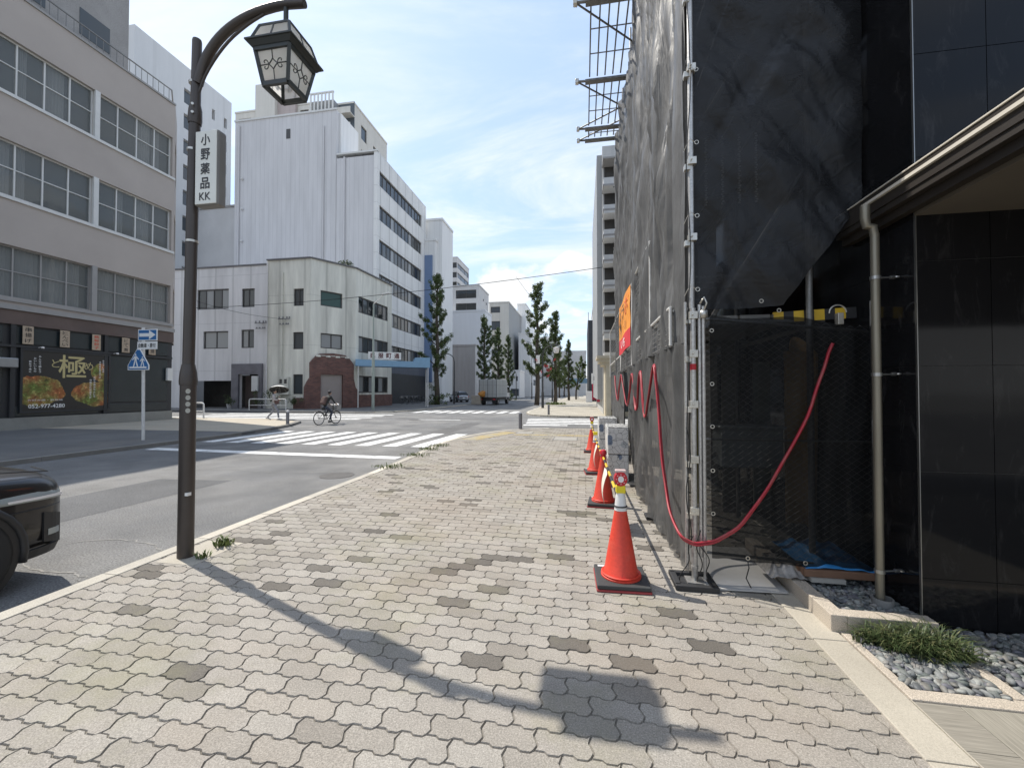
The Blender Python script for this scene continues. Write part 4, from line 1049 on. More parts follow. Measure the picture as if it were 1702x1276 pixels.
def weight_block(label, p, w, d, h):
    e = thing('weight_block', (p.x, p.y, 0), label, 'barrier block', 'printed barrier blocks beside the cones')
    b = MB(); b.obox((0, 0, h * .25), w, d, h * .5 - .012); b.build('lower_block', m_print, e, local=True, bevel=.012)
    b = MB(); b.obox((0, 0, h * .75), w, d, h * .5 - .012); b.build('upper_block', m_print, e, local=True, bevel=.012)
    b = MB(); b.obox((0, 0, h * .5), w * .97, d * .97, .02); b.build('seam', m_blk, e, local=True)
    b = MB(); b.obox((0, 0, h + .004), w * .98, d * .98, .012); b.build('top_sheet', m_ptop, e, local=True, bevel=.004)
pb = G(1026, 800)
weight_block('white printed barrier block nearer to the viewer', Vector((pb.x + .02, pb.y + .45, 0)), .36, .9, .95)
weight_block('white printed barrier block farther along the scaffold', Vector((pb.x - .02, pb.y + 2.9, 0)), .42, .9, .95)

# pale chips standing in for light through the decks, behind the darkened net, and yellow site boards behind the gate
m_lightdot = mat('light_dot_pale', (.55, .55, .53), .5, .15, metal=.2)
for i in range(4):
    x = 1.06 + i * .135; b = MB(); z = 3.22
    k = 0
    while z < 3.82:
        b.box(x - .012 + .007 * (k % 2), x + .006 + .007 * (k % 2), SY + .125, SY + .128, z, z + .014); z += .021; k += 1
    b.build('light_dot_strip', m_lightdot, sc, kind='stuff')
b = MB()
for i in range(22):
    for j in range(5):
        x = .98 + i * .033 + (j % 2) * .016; z = 2.40 + j * .05; b.obox((x, SY + .13, z), .026, .003, .012)
b.build('light_dot_grid', m_lightdot, sc, kind='stuff')  # rows of pale chips painted as light showing through the deck
for i, (x, w_, z0, z1, c_) in enumerate(((1.12, .10, .5, 2.15, (.20, .17, .05)), (1.42, .12, .4, 2.1, (.12, .11, .09)), (2.08, .20, .3, 2.0, (.40, .24, .08)), (1.80, .16, .4, 1.9, (.16, .17, .15)))):
    b = MB(); b.obox((x, 4.35 + .1 * i, (z0 + z1) / 2), w_, .03, z1 - z0); b.build('site_board', mat('site_board_%d' % i, c_, .7, .3, 5.0), label=('olive board upright behind the left of the site gate', 'dark grey board upright behind the middle of the gate', 'ochre board upright behind the gate beside the downspout', 'grey green board upright behind the right half of the gate')[i], cat='board', group='boards behind the site gate')

# ================================================================== BUILDINGS
def face_holes(mb, O, U, N_, W, H, holes, depth=0.18, m=0, mr_=0):
    """vertical wall face at O (lower left), U along, N_ outward, W x H, with window openings and their reveals"""
    O, U, N_ = Vector(O), Vector(U), Vector(N_); V = Vector((0, 0, 1))
    us = sorted({0.0, W} | {max(0, min(W, h[i])) for h in holes for i in (0, 1)}); vs = sorted({0.0, H} | {max(0, min(H, h[i])) for h in holes for i in (2, 3)})
    P = lambda u, v, d=0.0: O + U * u + V * v - N_ * d
    for u0, u1 in zip(us, us[1:]):
        for v0, v1 in zip(vs, vs[1:]):
            cu, cv = (u0 + u1) / 2, (v0 + v1) / 2
            if any(h[0] < cu < h[1] and h[2] < cv < h[3] for h in holes): continue
            mb.add([P(u0, v0), P(u1, v0), P(u1, v1), P(u0, v1)], [(0, 1, 2, 3)], m)
    for a, b_, c_, d_ in holes:
        mb.add([P(a, c_), P(b_, c_), P(b_, c_, depth), P(a, c_, depth)], [(0, 1, 2, 3)], mr_)
        mb.add([P(a, d_), P(b_, d_), P(b_, d_, depth), P(a, d_, depth)], [(3, 2, 1, 0)], mr_)
        mb.add([P(a, c_), P(a, d_), P(a, d_, depth), P(a, c_, depth)], [(3, 2, 1, 0)], mr_)
        mb.add([P(b_, c_), P(b_, d_), P(b_, d_, depth), P(b_, c_, depth)], [(0, 1, 2, 3)], mr_)
def window(parent, O, U, N_, r, n=2, frame=.05, m_f=None, m_g=None, depth=.16, mid=None, back=None, fd=.05):
    """one window: frame with mullions as the part, every pane a sub-part"""
    a, b_, c_, d_ = r; O, U, N_ = Vector(O), Vector(U), Vector(N_); V = Vector((0, 0, 1))
    M = Matrix.Identity(4); M.col[0] = (*U, 0); M.col[1] = (*(-N_), 0); M.col[2] = (*V, 0); M.col[3] = (*O, 1)
    mb = MB()
    def bar(u0, u1, v0, v1, d0=depth - fd, d1=depth + .02):
        vv = [M @ Vector((u, d, v)) for v in (v0, v1) for d in (d0, d1) for u in (u0, u1)]
        mb.add(vv, [(0, 2, 3, 1), (4, 5, 7, 6), (0, 1, 5, 4), (2, 6, 7, 3), (0, 4, 6, 2), (1, 3, 7, 5)])
    bar(a, a + frame, c_, d_); bar(b_ - frame, b_, c_, d_); bar(a + frame, b_ - frame, c_, c_ + frame); bar(a + frame, b_ - frame, d_ - frame, d_)
    w = (b_ - a) / n
    for i in range(1, n): bar(a + w * i - frame * .4, a + w * i + frame * .4, c_ + frame, d_ - frame)
    if mid:
        z = c_ + (d_ - c_) * mid; bar(a + frame, b_ - frame, z - frame * .3, z + frame * .3, depth - fd + .006)
    o = mb.build('window', m_f, parent)
    for i in range(n):
        u0, u1 = a + w * i + frame * .4, a + w * (i + 1) - frame * .4
        q = MB(); q.add([M @ Vector((u, depth, v)) for u, v in ((u0, c_ + frame * .5), (u1, c_ + frame * .5), (u1, d_ - frame * .5), (u0, d_ - frame * .5))], [(0, 1, 2, 3)])
        mg = m_g[i % len(m_g)] if isinstance(m_g, list) else m_g
        q.build('pane', mg, o)
    if back:
        q = MB(); q.add([M @ Vector((u, depth + .9, v)) for u, v in ((a - .3, c_ - .2), (b_ + .3, c_ - .2), (b_ + .3, d_ + .2), (a - .3, d_ + .2))], [(0, 1, 2, 3)]); q.build('room', back, o)
    return o
EAST, NORTH, SOUTH, WEST = Vector((1, 0, 0)), Vector((0, 1, 0)), Vector((0, -1, 0)), Vector((-1, 0, 0))
m_wfw = mat('window_frame_white', (0.62, 0.62, 0.60), 0.5, 0.06)
m_wfd = mat('window_frame_dark', (0.055, 0.052, 0.050), 0.45, 0.1)
m_wfg = mat('window_frame_grey', (0.30, 0.29, 0.28), 0.5, 0.08)
g_dark = glass_mat('glass_dark', (0.020, 0.024, 0.026), 1.0, .04)
g_mid = glass_mat('glass_mid', (0.07, 0.08, 0.085), 1.0, .06)
g_blind = glass_mat('glass_blind', (0.27, 0.28, 0.28), 1.0, .18)
g_teal = glass_mat('glass_teal', (0.045, 0.095, 0.092), 1.0, .06)
g_clear = glass_mat('glass_clear', (0.21, 0.225, 0.22), .58, .03)
g_far = glass_mat('glass_far', (0.075, 0.09, 0.105), 1.0, .1)
m_room = mat('room_dark', (0.045, 0.043, 0.04), 0.9, 0.3, 1.2)

# ---------------------------------------------------------------- left building with the restaurant
LX, LY1 = -23.2, 20.05
m_taupe = mat('taupe_render', (0.415, 0.37, 0.335), 0.85, 0.06, 0.6, 0.05, 40.0, 0.1, 60.0)
lb = thing('office_building', (LX - 4, 12, 0), 'taupe office building with ribbon windows above the dark restaurant', 'building')
Hb = 18.08
bands = [(5.45, 7.60), (9.62, 11.90), (13.87, 16.13)]
groups = [(16.28, 19.92), (12.46, 16.10), (8.64, 12.28), (4.82, 8.46), (1.0, 4.64)]
Y0b = -6.0
O_ = Vector((LX, Y0b, 4.4))
holes = [(g0 - Y0b, g1 - Y0b, z0 - 4.4, z1 - 4.4) for z0, z1 in bands for g0, g1 in groups]
w = MB(); face_holes(w, O_, NORTH, EAST, LY1 - Y0b, Hb - 4.4, holes, .22)
# chamfered corner and return wall
CXc, CYc = LX - 1.6, LY1 + 1.5
cu = (Vector((CXc, CYc, 0)) - Vector((LX, LY1, 0))); cl = cu.length; cu.normalize(); cnm = Vector((cu.y, -cu.x, 0))
ch = [(.25, cl - .25, z0 - 4.4, z1 - 4.4) for z0, z1 in bands]
face_holes(w, (LX, LY1, 4.4), cu, cnm, cl, Hb - 4.4, ch, .22)
w.add([(CXc, CYc, 4.4), (-40, CYc, 4.4), (-40, CYc, Hb), (CXc, CYc, Hb)], [(0, 1, 2, 3)])
w.add([(LX, Y0b, Hb), (LX, LY1, Hb), (CXc, CYc, Hb), (-40, CYc, Hb), (-40, Y0b, Hb)], [(0, 1, 2, 3, 4)])
w.add([(LX, Y0b, 4.4), (LX, Y0b, Hb), (-40, Y0b, Hb), (-40, Y0b, 4.4)], [(0, 1, 2, 3)])
w.build('wall', m_taupe, lb)
b = MB(); b.box(-39.9, LX - 1.9, Y0b + .1, LY1 - .2, 4.5, Hb - .1); b.build('interior', m_room, lb)
m_cur = mat('curtain', (0.42, 0.42, 0.40), 0.9, 0.08, 2.0)
for bi, (z0, z1) in enumerate(bands):
    b = MB(); b.box(LX + .002, LX + .07, Y0b, LY1, z0 - .16, z0 - .03); b.build('sill', m_wfw if bi else m_wfg, lb)
    for gi, (g0, g1) in enumerate(groups[:4]):
        window(lb, O_, NORTH, EAST, (g0 - Y0b, g1 - Y0b, z0 - 4.4, z1 - 4.4), 4, .065, m_wfw if bi else m_wfg, g_clear, .20, .52)
        # curtains behind the panes
        for k in range(4):
            a, c_ = g0 + (g1 - g0) * k / 4, g0 + (g1 - g0) * (k + 1) / 4
            if bi > 0 and (k * 7 + gi * 3 + bi * 5) % 4 not in (0, 3): continue
            if bi > 0: c_ = a + (c_ - a) * (.45 if k % 2 else .9)
            if bi == 0 and gi == 1 and k == 3: c_ -= .3
            q = MB(); q.grid(lambda u, v: (LX - .34 + .035 * math.sin(u * 40 + k) + .02 * math.sin(u * 90), a + (c_ - a) * u, z0 + (z1 - z0) * v), 30, 1); q.build('curtain', m_cur, lb, smooth=True)
    window(lb, (LX, LY1, 4.4), cu, cnm, (.25, cl - .25, z0 - 4.4, z1 - 4.4), 2, .085, m_wfw if bi else m_wfg, g_mid, .20, .52)
for z0, z1 in bands:
    for g0, g1 in zip(groups[1:4], groups[:3]):
        b = MB(); b.box(LX - .10, LX + .025, g0[1] - .015, g1[0] + .015, z0 - .02, z1 + .02); b.build('pier', m_wfw if z0 > 6 else m_wfg, lb)
# roof railing
m_rail = mat('railing_grey', (0.20, 0.20, 0.20), 0.5, 0.1)
rl = [(LX - .15, Y0b), (LX - .15, LY1 - .1), (CXc - .1, CYc - .15)]
b = MB()
for (xa, ya), (xb, yb) in zip(rl, rl[1:]): b.cyl((xa, ya, Hb + .85), (xb, yb, Hb + .85), .035, n=6); b.cyl((xa, ya, Hb + .12), (xb, yb, Hb + .12), .02, n=6)
b.build('top_rail', m_rail, lb)
yy = Y0b
while yy < LY1:
    b = MB(); b.cyl((LX - .15, yy, Hb), (LX - .15, yy, Hb + .85), .014, n=5); b.build('baluster', m_rail, lb); yy += .30 if yy > 8 else 1.2
b = MB(); b.box(LX - .12, LX + .06, Y0b, LY1, Hb - .02, Hb + .08); b.build('parapet_cap', m_wfg, lb)
b = MB(); b.box(LX - .05, LX + .16, Y0b, LY1 + .02, 4.95, 5.14); b.build('ledge', m_wfg, lb)
m_fasc = mat('fascia_brown', (0.115, 0.082, 0.070), 0.7, 0.25, 1.0, tint2=(.085, .07, .065), t2scale=.8)
b = MB(); b.box(LX - .1, LX + .09, Y0b, LY1 + .01, 4.36, 4.945); b.build('shop_fascia', m_fasc, lb)
# ground floor: dark boarded shop front in bays
m_shop = mat('shop_black', (0.026, 0.027, 0.029), 0.55, 0.2, 1.0)
m_shop2 = mat('shop_blue_black', (0.022, 0.030, 0.033), 0.25, 0.2, 1.0)
m_plinth = mat('plinth_concrete', (0.25, 0.245, 0.22), 0.85, 0.15, 1.2, 0.1, 30.0)
b = MB(); b.box(-40, LX - .02, Y0b, LY1 + .0, 0, 4.36); b.box(-40, CXc - .02, LY1, CYc - .1, 0, 4.4); b.build('shop_wall', m_shop, lb)
b = MB(); b.box(-30, LX + .06, Y0b, LY1 + .01, -.02, .50); b.build('plinth', m_plinth, lb)
yy = -.20
while yy < 20:
    b = MB(); b.box(LX - .03, LX + .07, yy - .08, yy + .08, .50, 4.355); b.build('shop_post', m_shop, lb)
    for z0, z1 in ((.52, 1.0), (1.03, 3.40), (3.55, 4.3)):
        if 13 < yy < 14 and .6 < z0 and z1 < 3.5: continue
        b = MB(); b.box(LX - .02, LX + .015, yy + .11, min(yy + 3.2, 20) - .11, z0 + .03, z1 - .03); b.build('shop_panel', m_shop2, lb, bevel=.01)
    yy += 3.38
b = MB(); b.box(LX, LX + .10, Y0b, 20.0, 3.42, 3.52); b.build('shop_rail', m_shop, lb)
# lit poster
po_ = thing('restaurant_poster', (LX + .05, 15.2, .75), 'large dark poster with food pictures and gold lettering on the restaurant', 'poster', None)
def poster_mat():
    m = bpy.data.materials.new('poster_print'); m.use_nodes = True; nt = m.node_tree; N = nt.nodes; L = nt.links; b = N['Principled BSDF']; b.inputs['Roughness'].default_value = .4
    t = N.new('ShaderNodeTexCoord'); sp = N.new('ShaderNodeSeparateXYZ'); L.new(t.outputs['Object'], sp.inputs[0])
    def mth(op, a, c_=None):
        n = N.new('ShaderNodeMath'); n.operation = op
        for i, x in enumerate((a, c_)):
            if x is None: continue
            if isinstance(x, (int, float)): n.inputs[i].default_value = x
            else: L.new(x, n.inputs[i])
        return n.outputs[0]
    nz = N.new('ShaderNodeTexNoise'); nz.inputs['Scale'].default_value = 2.0; nz.inputs['Detail'].default_value = 5; L.new(t.outputs['Object'], nz.inputs['Vector'])
    fd = N.new('ShaderNodeTexNoise'); fd.inputs['Scale'].default_value = 5.5; fd.inputs['Detail'].default_value = 6; fd.inputs['Roughness'].default_value = .8; L.new(t.outputs['Object'], fd.inputs['Vector'])
    fr_ = N.new('ShaderNodeValToRGB'); L.new(fd.outputs['Fac'], fr_.inputs[0]); e = fr_.color_ramp.elements; e.new(.5); e.new(.6)
    for i, (p, c_) in enumerate(((.34, (.05, .028, .015)), (.45, (.24, .13, .045)), (.53, (.20, .19, .06)), (.62, (.55, .42, .22)))): e[i].position = p; e[i].color = (*c_, 1)
    cur = None
    # blobs (y, z, ry, rz): dishes
    for (cy, cz, ry, rz_) in ((-1.15, .85, 1.05, .72), (1.05, .72, .95, .62), (1.35, 1.75, .55, .45)):
        a = mth('DIVIDE', mth('SUBTRACT', sp.outputs['Y'], cy), ry); c_ = mth('DIVIDE', mth('SUBTRACT', sp.outputs['Z'], cz), rz_)
        d = mth('ADD', mth('MULTIPLY', a, a), mth('MULTIPLY', c_, c_)); d = mth('ADD', d, mth('MULTIPLY', mth('SUBTRACT', nz.outputs['Fac'], .5), 1.1))
        f = mth('LESS_THAN', d, .85); cur = f if cur is None else mth('MAXIMUM', cur, f)
    lf = N.new('ShaderNodeTexNoise'); lf.inputs['Scale'].default_value = 1.6; lf.inputs['Detail'].default_value = 3; L.new(t.outputs['Object'], lf.inputs['Vector']); lr = N.new('ShaderNodeValToRGB'); L.new(lf.outputs['Fac'], lr.inputs[0]); q = lr.color_ramp.elements; q.new(.5); q[0].position = .36; q[0].color = (1.3, .55, .4, 1); q[1].position = .5; q[1].color = (1.1, 1.0, .75, 1); q[2].position = .62; q[2].color = (.5, .8, .35, 1)
    fm = N.new('ShaderNodeMixRGB'); fm.blend_type = 'MULTIPLY'; fm.inputs['Fac'].default_value = 1; L.new(fr_.outputs[0], fm.inputs['Color1']); L.new(lr.outputs[0], fm.inputs['Color2'])
    mx = N.new('ShaderNodeMixRGB'); mx.inputs['Color1'].default_value = (.022, .020, .018, 1); L.new(cur, mx.inputs['Fac']); L.new(fm.outputs[0], mx.inputs['Color2']); L.new(mx.outputs[0], b.inputs['Base Color'])
    return m
b = MB(); b.box(LX + .03, LX + .06, 13.62, 16.80, .76, 3.33); b.build('poster_sheet', poster_mat(), po_)
b = MB()
for y0, y1, z0, z1 in ((13.54, 13.62, .68, 3.41), (16.80, 16.88, .68, 3.41), (13.62, 16.80, .68, .76), (13.62, 16.80, 3.33, 3.41)): b.box(LX + .02, LX + .09, y0, y1, z0, z1)
b.build('poster_frame', m_shop, po_)
tu, tv = Vector((0, 1, 0)), Vector((0, 0, 1)); tx = LX + .064
m_gold = mat('ink_gold', (.50, .42, .20), .45, .1)
text_mb('極', (tx, 15.35, 2.72), tu, tv, 1.02, bold=.01).build('lettering', m_gold, po_)
text_mb('と', (tx, 14.72, 2.83), tu, tv, .34).build('lettering', m_gold, po_)
text_mb('め', (tx, 15.98, 2.78), tu, tv, .36).build('lettering', m_gold, po_)
text_mb('052-977-4280', (tx, 14.45, .96), tu, tv, .17, width=1.25, bold=.012).build('lettering', m_inkw, po_)
text_mb('お好み焼・鉄板焼', (tx, 14.4, 1.22), tu, tv, .07, width=1.2).build('lettering', m_inkw, po_)
def vtext(s, y, zt, h, m, parent, x=tx, sp=1.15, w=None, U=tu):
    b = MB()
    for i, ch_ in enumerate(s): text_mb(ch_, (x, y, zt - h * sp * (i + .5)), U, tv, h * .85, mb=b, width=(w or h * .85), bold=.01)
    return b.build('lettering', m, parent)
vtext('みんなで囲もう', 14.18, 3.15, .095, m_inkw, po_); vtext('おいしいもの', 14.02, 3.06, .095, m_inkw, po_); vtext('鉄板で焼く', 13.86, 2.92, .095, m_inkw, po_)
vtext('新鮮素材で', 16.72, 3.2, .09, m_inkw, po_); vtext('ゆきずし鉄板', 16.58, 3.12, .09, m_inkw, po_); vtext('名物鉄板焼きそば', 16.44, 3.05, .09, m_inkw, po_)
vtext('お好み焼きもんじゃ', 16.22, 2.32, .10, m_inkw, po_); vtext('特製だれの焼そば', 16.06, 2.18, .10, m_inkw, po_)
# hanging wooden plaques
m_plq = mat('plaque_wood', (.42, .33, .24), .7, .15, 5.0)
for s, y, z1, z0, lb_ in (('串揚げ', 13.74, 4.34, 3.58, 'wooden menu plaque at the far left of the restaurant front'), ('とんぺい', 15.0, 4.33, 3.58, 'second wooden menu plaque above the poster'), ('鉄板餃子', 16.23, 4.32, 3.57, 'third wooden menu plaque near the right poster edge'), ('どて煮', 17.53, 4.32, 3.57, 'fourth wooden menu plaque above the plain dark bay'), ('焼', 18.85, 3.95, 3.57, 'small plaque half hidden behind the blue road signs')):
    e = thing('menu_plaque', (LX + .12, y, z0), lb_, 'plaque', 'wooden menu plaques on the restaurant')
    b = MB(); b.box(LX + .10, LX + .135, y - .175, y + .175, z0, z1); b.build('board', m_plq, e, bevel=.008)
    vtext(s, y, z1 - .03, (z1 - z0 - .06) / len(s) / 1.12, m_ink if s[0] != '鉄' else m_inkr, e, LX + .138, 1.12, .21)
for y, lb_ in ((14.1, 'small shop spotlight at the left end of the poster'), (17.0, 'small shop spotlight at the right end of the poster')):
    b = MB(); b.cyl((LX + .09, y, 3.47), (LX + .3, y, 3.50), .015); b.lathe([(.03, 0), (.06, -.03), (.05, -.08)], (LX + .33, y, 3.51), 10); b.build('spotlight', m_lwh, label=lb_, cat='lamp', auto=True)
b = MB(); b.box(LX + .08, LX + .5, 12.6, 13.25, 2.55, 2.95); b.build('vent_hood', mat('hood_steel', (.30, .31, .32), .4, .1, metal=.7), label='grey metal vent hood on the restaurant front', cat='vent hood', bevel=.04)
b = MB(); b.box(LX + .07, LX + .2, 19.65, 19.95, 2.2, 2.9); b.build('meter_box', m_wfw, label='small white box at the corner of the restaurant', cat='meter box', bevel=.01)

# set back top storey, made taller and longer so its shadow covers the road
b = MB(); b.box(-39, LX - .9, Y0b + .5, 18.2, Hb + .002, 24.0); b.build('shade_top_storey', mat('grey_brick', (.30, .29, .28), .85, .15, 1.0, .15, 20.0), lb)
b = MB(); b.box(-39.1, LX - .75, Y0b + .4, 18.3, 24.002, 24.2); b.build('shade_storey_roof', m_wfg, lb)
for k in range(6):
    b = MB(); y = 3.0 + k * 2.6; b.box(LX - .93, LX - .88, y, y + 1.3, Hb + .9, Hb + 2.2); b.build('top_window', g_mid, lb)
# ---------------------------------------------------------------- helper for the mid and far blocks
def from_px(x0, x1, x2, ytop, Y0):
    a = PY(x0, 650, Y0); c_ = PY(x1, ytop, Y0); d = PX(x2, 650, c_.x)
    return a.x, c_.x, Y0, d.y, c_.z
def block_mb(X0, X1, Y0, Y1, z0, H): b = MB(); b.box(X0, X1, Y0, Y1, z0, H); return b
def siding(name, color, period=.9, dark=.82, hor=0.0, dirt=.12):
    """panelled cladding: thin vertical (and horizontal) joints drawn by world position, light grime"""
    m = bpy.data.materials.new(name); m.use_nodes = True; nt = m.node_tree; N = nt.nodes; L = nt.links; b = N['Principled BSDF']; b.inputs['Roughness'].default_value = .6; b.inputs['Specular IOR Level'].default_value = .3
    geo = N.new('ShaderNodeNewGeometry'); sp = N.new('ShaderNodeSeparateXYZ'); L.new(geo.outputs['Position'], sp.inputs[0])
    def mth(op, a, c_):
        n = N.new('ShaderNodeMath'); n.operation = op
        for i, x in enumerate((a, c_)):
            if isinstance(x, (int, float)): n.inputs[i].default_value = x
            else: L.new(x, n.inputs[i])
        return n.outputs[0]
    s = mth('ADD', sp.outputs['X'], sp.outputs['Y']); f = mth('MODULO', mth('ADD', s, 1000), period); line = mth('LESS_THAN', f, period * .09)
    if hor: line = mth('MAXIMUM', line, mth('LESS_THAN', mth('MODULO', mth('ADD', sp.outputs['Z'], 100), hor), .05))
    mx = N.new('ShaderNodeMixRGB'); mx.inputs['Color1'].default_value = (*color, 1); mx.inputs['Color2'].default_value = (*[c_ * dark for c_ in color], 1); L.new(line, mx.inputs['Fac'])
    mp = N.new('ShaderNodeMapping'); mp.inputs['Scale'].default_value = (1.3, 1.3, .16); L.new(geo.outputs['Position'], mp.inputs['Vector'])
    n = N.new('ShaderNodeTexNoise'); n.inputs['Scale'].default_value = .8; n.inputs['Detail'].default_value = 7; n.inputs['Roughness'].default_value = .65; L.new(mp.outputs[0], n.inputs['Vector'])
    mr_ = N.new('ShaderNodeMapRange'); mr_.inputs['From Min'].default_value = .3; mr_.inputs['From Max'].default_value = .7; mr_.inputs['To Min'].default_value = 1 - dirt; mr_.inputs['To Max'].default_value = 1 + dirt * .4; L.new(n.outputs['Fac'], mr_.inputs['Value'])
    m2 = N.new('ShaderNodeMixRGB'); m2.blend_type = 'MULTIPLY'; m2.inputs['Fac'].default_value = 1; L.new(mx.outputs[0], m2.inputs['Color1']); L.new(mr_.outputs[0], m2.inputs['Color2']); L.new(m2.outputs[0], b.inputs['Base Color'])
    bn = N.new('ShaderNodeBump'); bn.inputs['Strength'].default_value = .4; bn.inputs['Distance'].default_value = .04; L.new(line, bn.inputs['Height']); bn.invert = True; L.new(bn.outputs[0], b.inputs['Normal'])
    return m
m_blue = siding('pale_blue_siding', (0.605, 0.60, 0.605), .62, .86, 0, .13)
m_panel = siding('white_panels', (0.73, 0.73, 0.715), 2.4, .74, 2.04, .14)
m_white = siding('white_cladding', (0.76, 0.76, 0.75), .8, .9, 0, .08)
m_cream = siding('cream_render', (0.72, 0.71, 0.63), 2.6, .82, 4.6, .32)
m_whiteb = siding('white_low_cladding', (0.71, 0.70, 0.695), 1.9, .82, 4.5, .18)
m_greyb = mat('grey_block', (0.52, 0.515, 0.51), 0.8, 0.08, .5)
m_beige = siding('beige_apartment', (0.60, 0.58, 0.53), 3.0, .94, 3.0, .1)
m_capd = mat('roof_edge', (0.14, 0.14, 0.145), 0.6, 0.1)
m_brick = None
def brick_mat():
    m = bpy.data.materials.new('entrance_brick'); m.use_nodes = True; nt = m.node_tree; N = nt.nodes; L = nt.links; b = N['Principled BSDF']; b.inputs['Roughness'].default_value = .85
    t = N.new('ShaderNodeTexCoord'); mp = N.new('ShaderNodeMapping'); mp.inputs['Rotation'].default_value = (R(90), 0, 0); L.new(t.outputs['Object'], mp.inputs['Vector'])
    br = N.new('ShaderNodeTexBrick'); L.new(mp.outputs[0], br.inputs['Vector']); br.inputs['Scale'].default_value = 1; br.inputs['Brick Width'].default_value = .30; br.inputs['Row Height'].default_value = .105; br.inputs['Mortar Size'].default_value = .012
    br.inputs['Color1'].default_value = (.19, .085, .066, 1); br.inputs['Color2'].default_value = (.105, .052, .045, 1); br.inputs['Mortar'].default_value = (.15, .12, .11, 1); br.inputs['Bias'].default_value = -.1
    n = N.new('ShaderNodeTexNoise'); n.inputs['Scale'].default_value = 1.5; n.inputs['Detail'].default_value = 6; L.new(t.outputs['Object'], n.inputs['Vector'])
    mr_ = N.new('ShaderNodeMapRange'); mr_.inputs['To Min'].default_value = .6; mr_.inputs['To Max'].default_value = 1.4; L.new(n.outputs['Fac'], mr_.inputs['Value'])
    mx = N.new('ShaderNodeMixRGB'); mx.blend_type = 'MULTIPLY'; mx.inputs['Fac'].default_value = 1; L.new(br.outputs['Color'], mx.inputs['Color1']); L.new(mr_.outputs[0], mx.inputs['Color2']); L.new(mx.outputs[0], b.inputs['Base Color'])
    bn = N.new('ShaderNodeBump'); bn.inputs['Strength'].default_value = .6; bn.inputs['Distance'].default_value = .02; bn.invert = True; L.new(br.outputs['Fac'], bn.inputs['Height']); L.new(bn.outputs[0], b.inputs['Normal'])
    return m
m_brick = brick_mat()

# ---------------------------------------------------------------- cream corner building
YC = 34.0
A_, B_, Cc, D_ = Vector((-28.98, YC, 0)), Vector((-24.47, YC, 0)), Vector((-22.15, 37.7, 0)), Vector((-21.75, 44.6, 0))
HC = 13.75
cb_ = thing('corner_building', (-25, 38, 0), 'three storey cream corner building with brick entrance', 'building')
def run_px(P0, U, x, y):                        # pixel -> (u, z) on the vertical plane through P0 along U
    r = ray(x, y); n = Vector((U.y, -U.x, 0)); t = (P0 - Vector((0, 0, CAM_H))).dot(n) / r.dot(n); p = Vector((0, 0, CAM_H)) + r * t
    return (p - P0).dot(U), p.z
def holes_px(P0, U, rects):
    out = []
    for xa, xb, ya, yb in rects:
        u0, z1 = run_px(P0, U, xa, ya); u1, z0 = run_px(P0, U, xb, yb); out.append((u0, u1, z0, z1))
    return out
w = MB()
Us = EAST
h1 = holes_px(A_, Us, ((488, 504.5, 480, 508), (487, 504, 552, 580), (487, 503, 622, 655)))
face_holes(w, A_, Us, SOUTH, (B_ - A_).length, HC, h1, .2)
Uc = (Cc - B_).normalized(); Nc = Vector((Uc.y, -Uc.x, 0))
h2 = holes_px(B_, Uc, ((533, 569, 482, 513), (533, 569, 553, 581)))
face_holes(w, B_, Uc, Nc, (Cc - B_).length, HC, h2, .2)
Ue = (D_ - Cc).normalized(); Ne = Vector((Ue.y, -Ue.x, 0))
def rect_at(P0, U, xa, xb, ya, yb):
    (u0, z1), (u1, _) = run_px(P0, U, xa, ya), run_px(P0, U, xb, ya); _, z0 = run_px(P0, U, xa, yb); return (u0, u1, z0, z1)
h3 = [rect_at(Cc, Ue, 596, 645, 492, 519), rect_at(Cc, Ue, 596, 645, 558, 585), rect_at(Cc, Ue, 597, 645, 624, 653)]
face_holes(w, Cc, Ue, Ne, (D_ - Cc).length, HC, h3, .2)
w.add([tuple(p + Vector((0, 0, HC))) for p in (A_, B_, Cc, D_)] + [(-28.98, 44.6, HC)], [(0, 1, 2, 3, 4)])
w.add([tuple(D_), (-28.98, 44.6, 0), (-28.98, 44.6, HC), tuple(D_ + Vector((0, 0, HC)))], [(0, 1, 2, 3)])
w.build('wall', m_cream, cb_)
b = MB()
for p, q in ((A_, B_), (B_, Cc), (Cc, D_)): b.beam(p + Vector((0, 0, HC + .03)), q + Vector((0, 0, HC + .03)), .3, .12)
b.build('roof_edge', m_capd, cb_)
for h, n, gl in zip(h1, (2, 1, 1), (g_mid, g_mid, g_mid)): window(cb_, A_, Us, SOUTH, h, n, .1, m_wfd, gl)
for h, n, gl in zip(h2, (1, 2), (g_teal, g_blind)): window(cb_, B_, Uc, Nc, h, n, .1, m_wfd, gl)
for h, gl in zip(h3, ([g_dark, g_mid], [g_blind, g_mid, g_mid], [g_blind, g_dark])): window(cb_, Cc, Ue, Ne, h, 6, .12, m_wfd, gl)
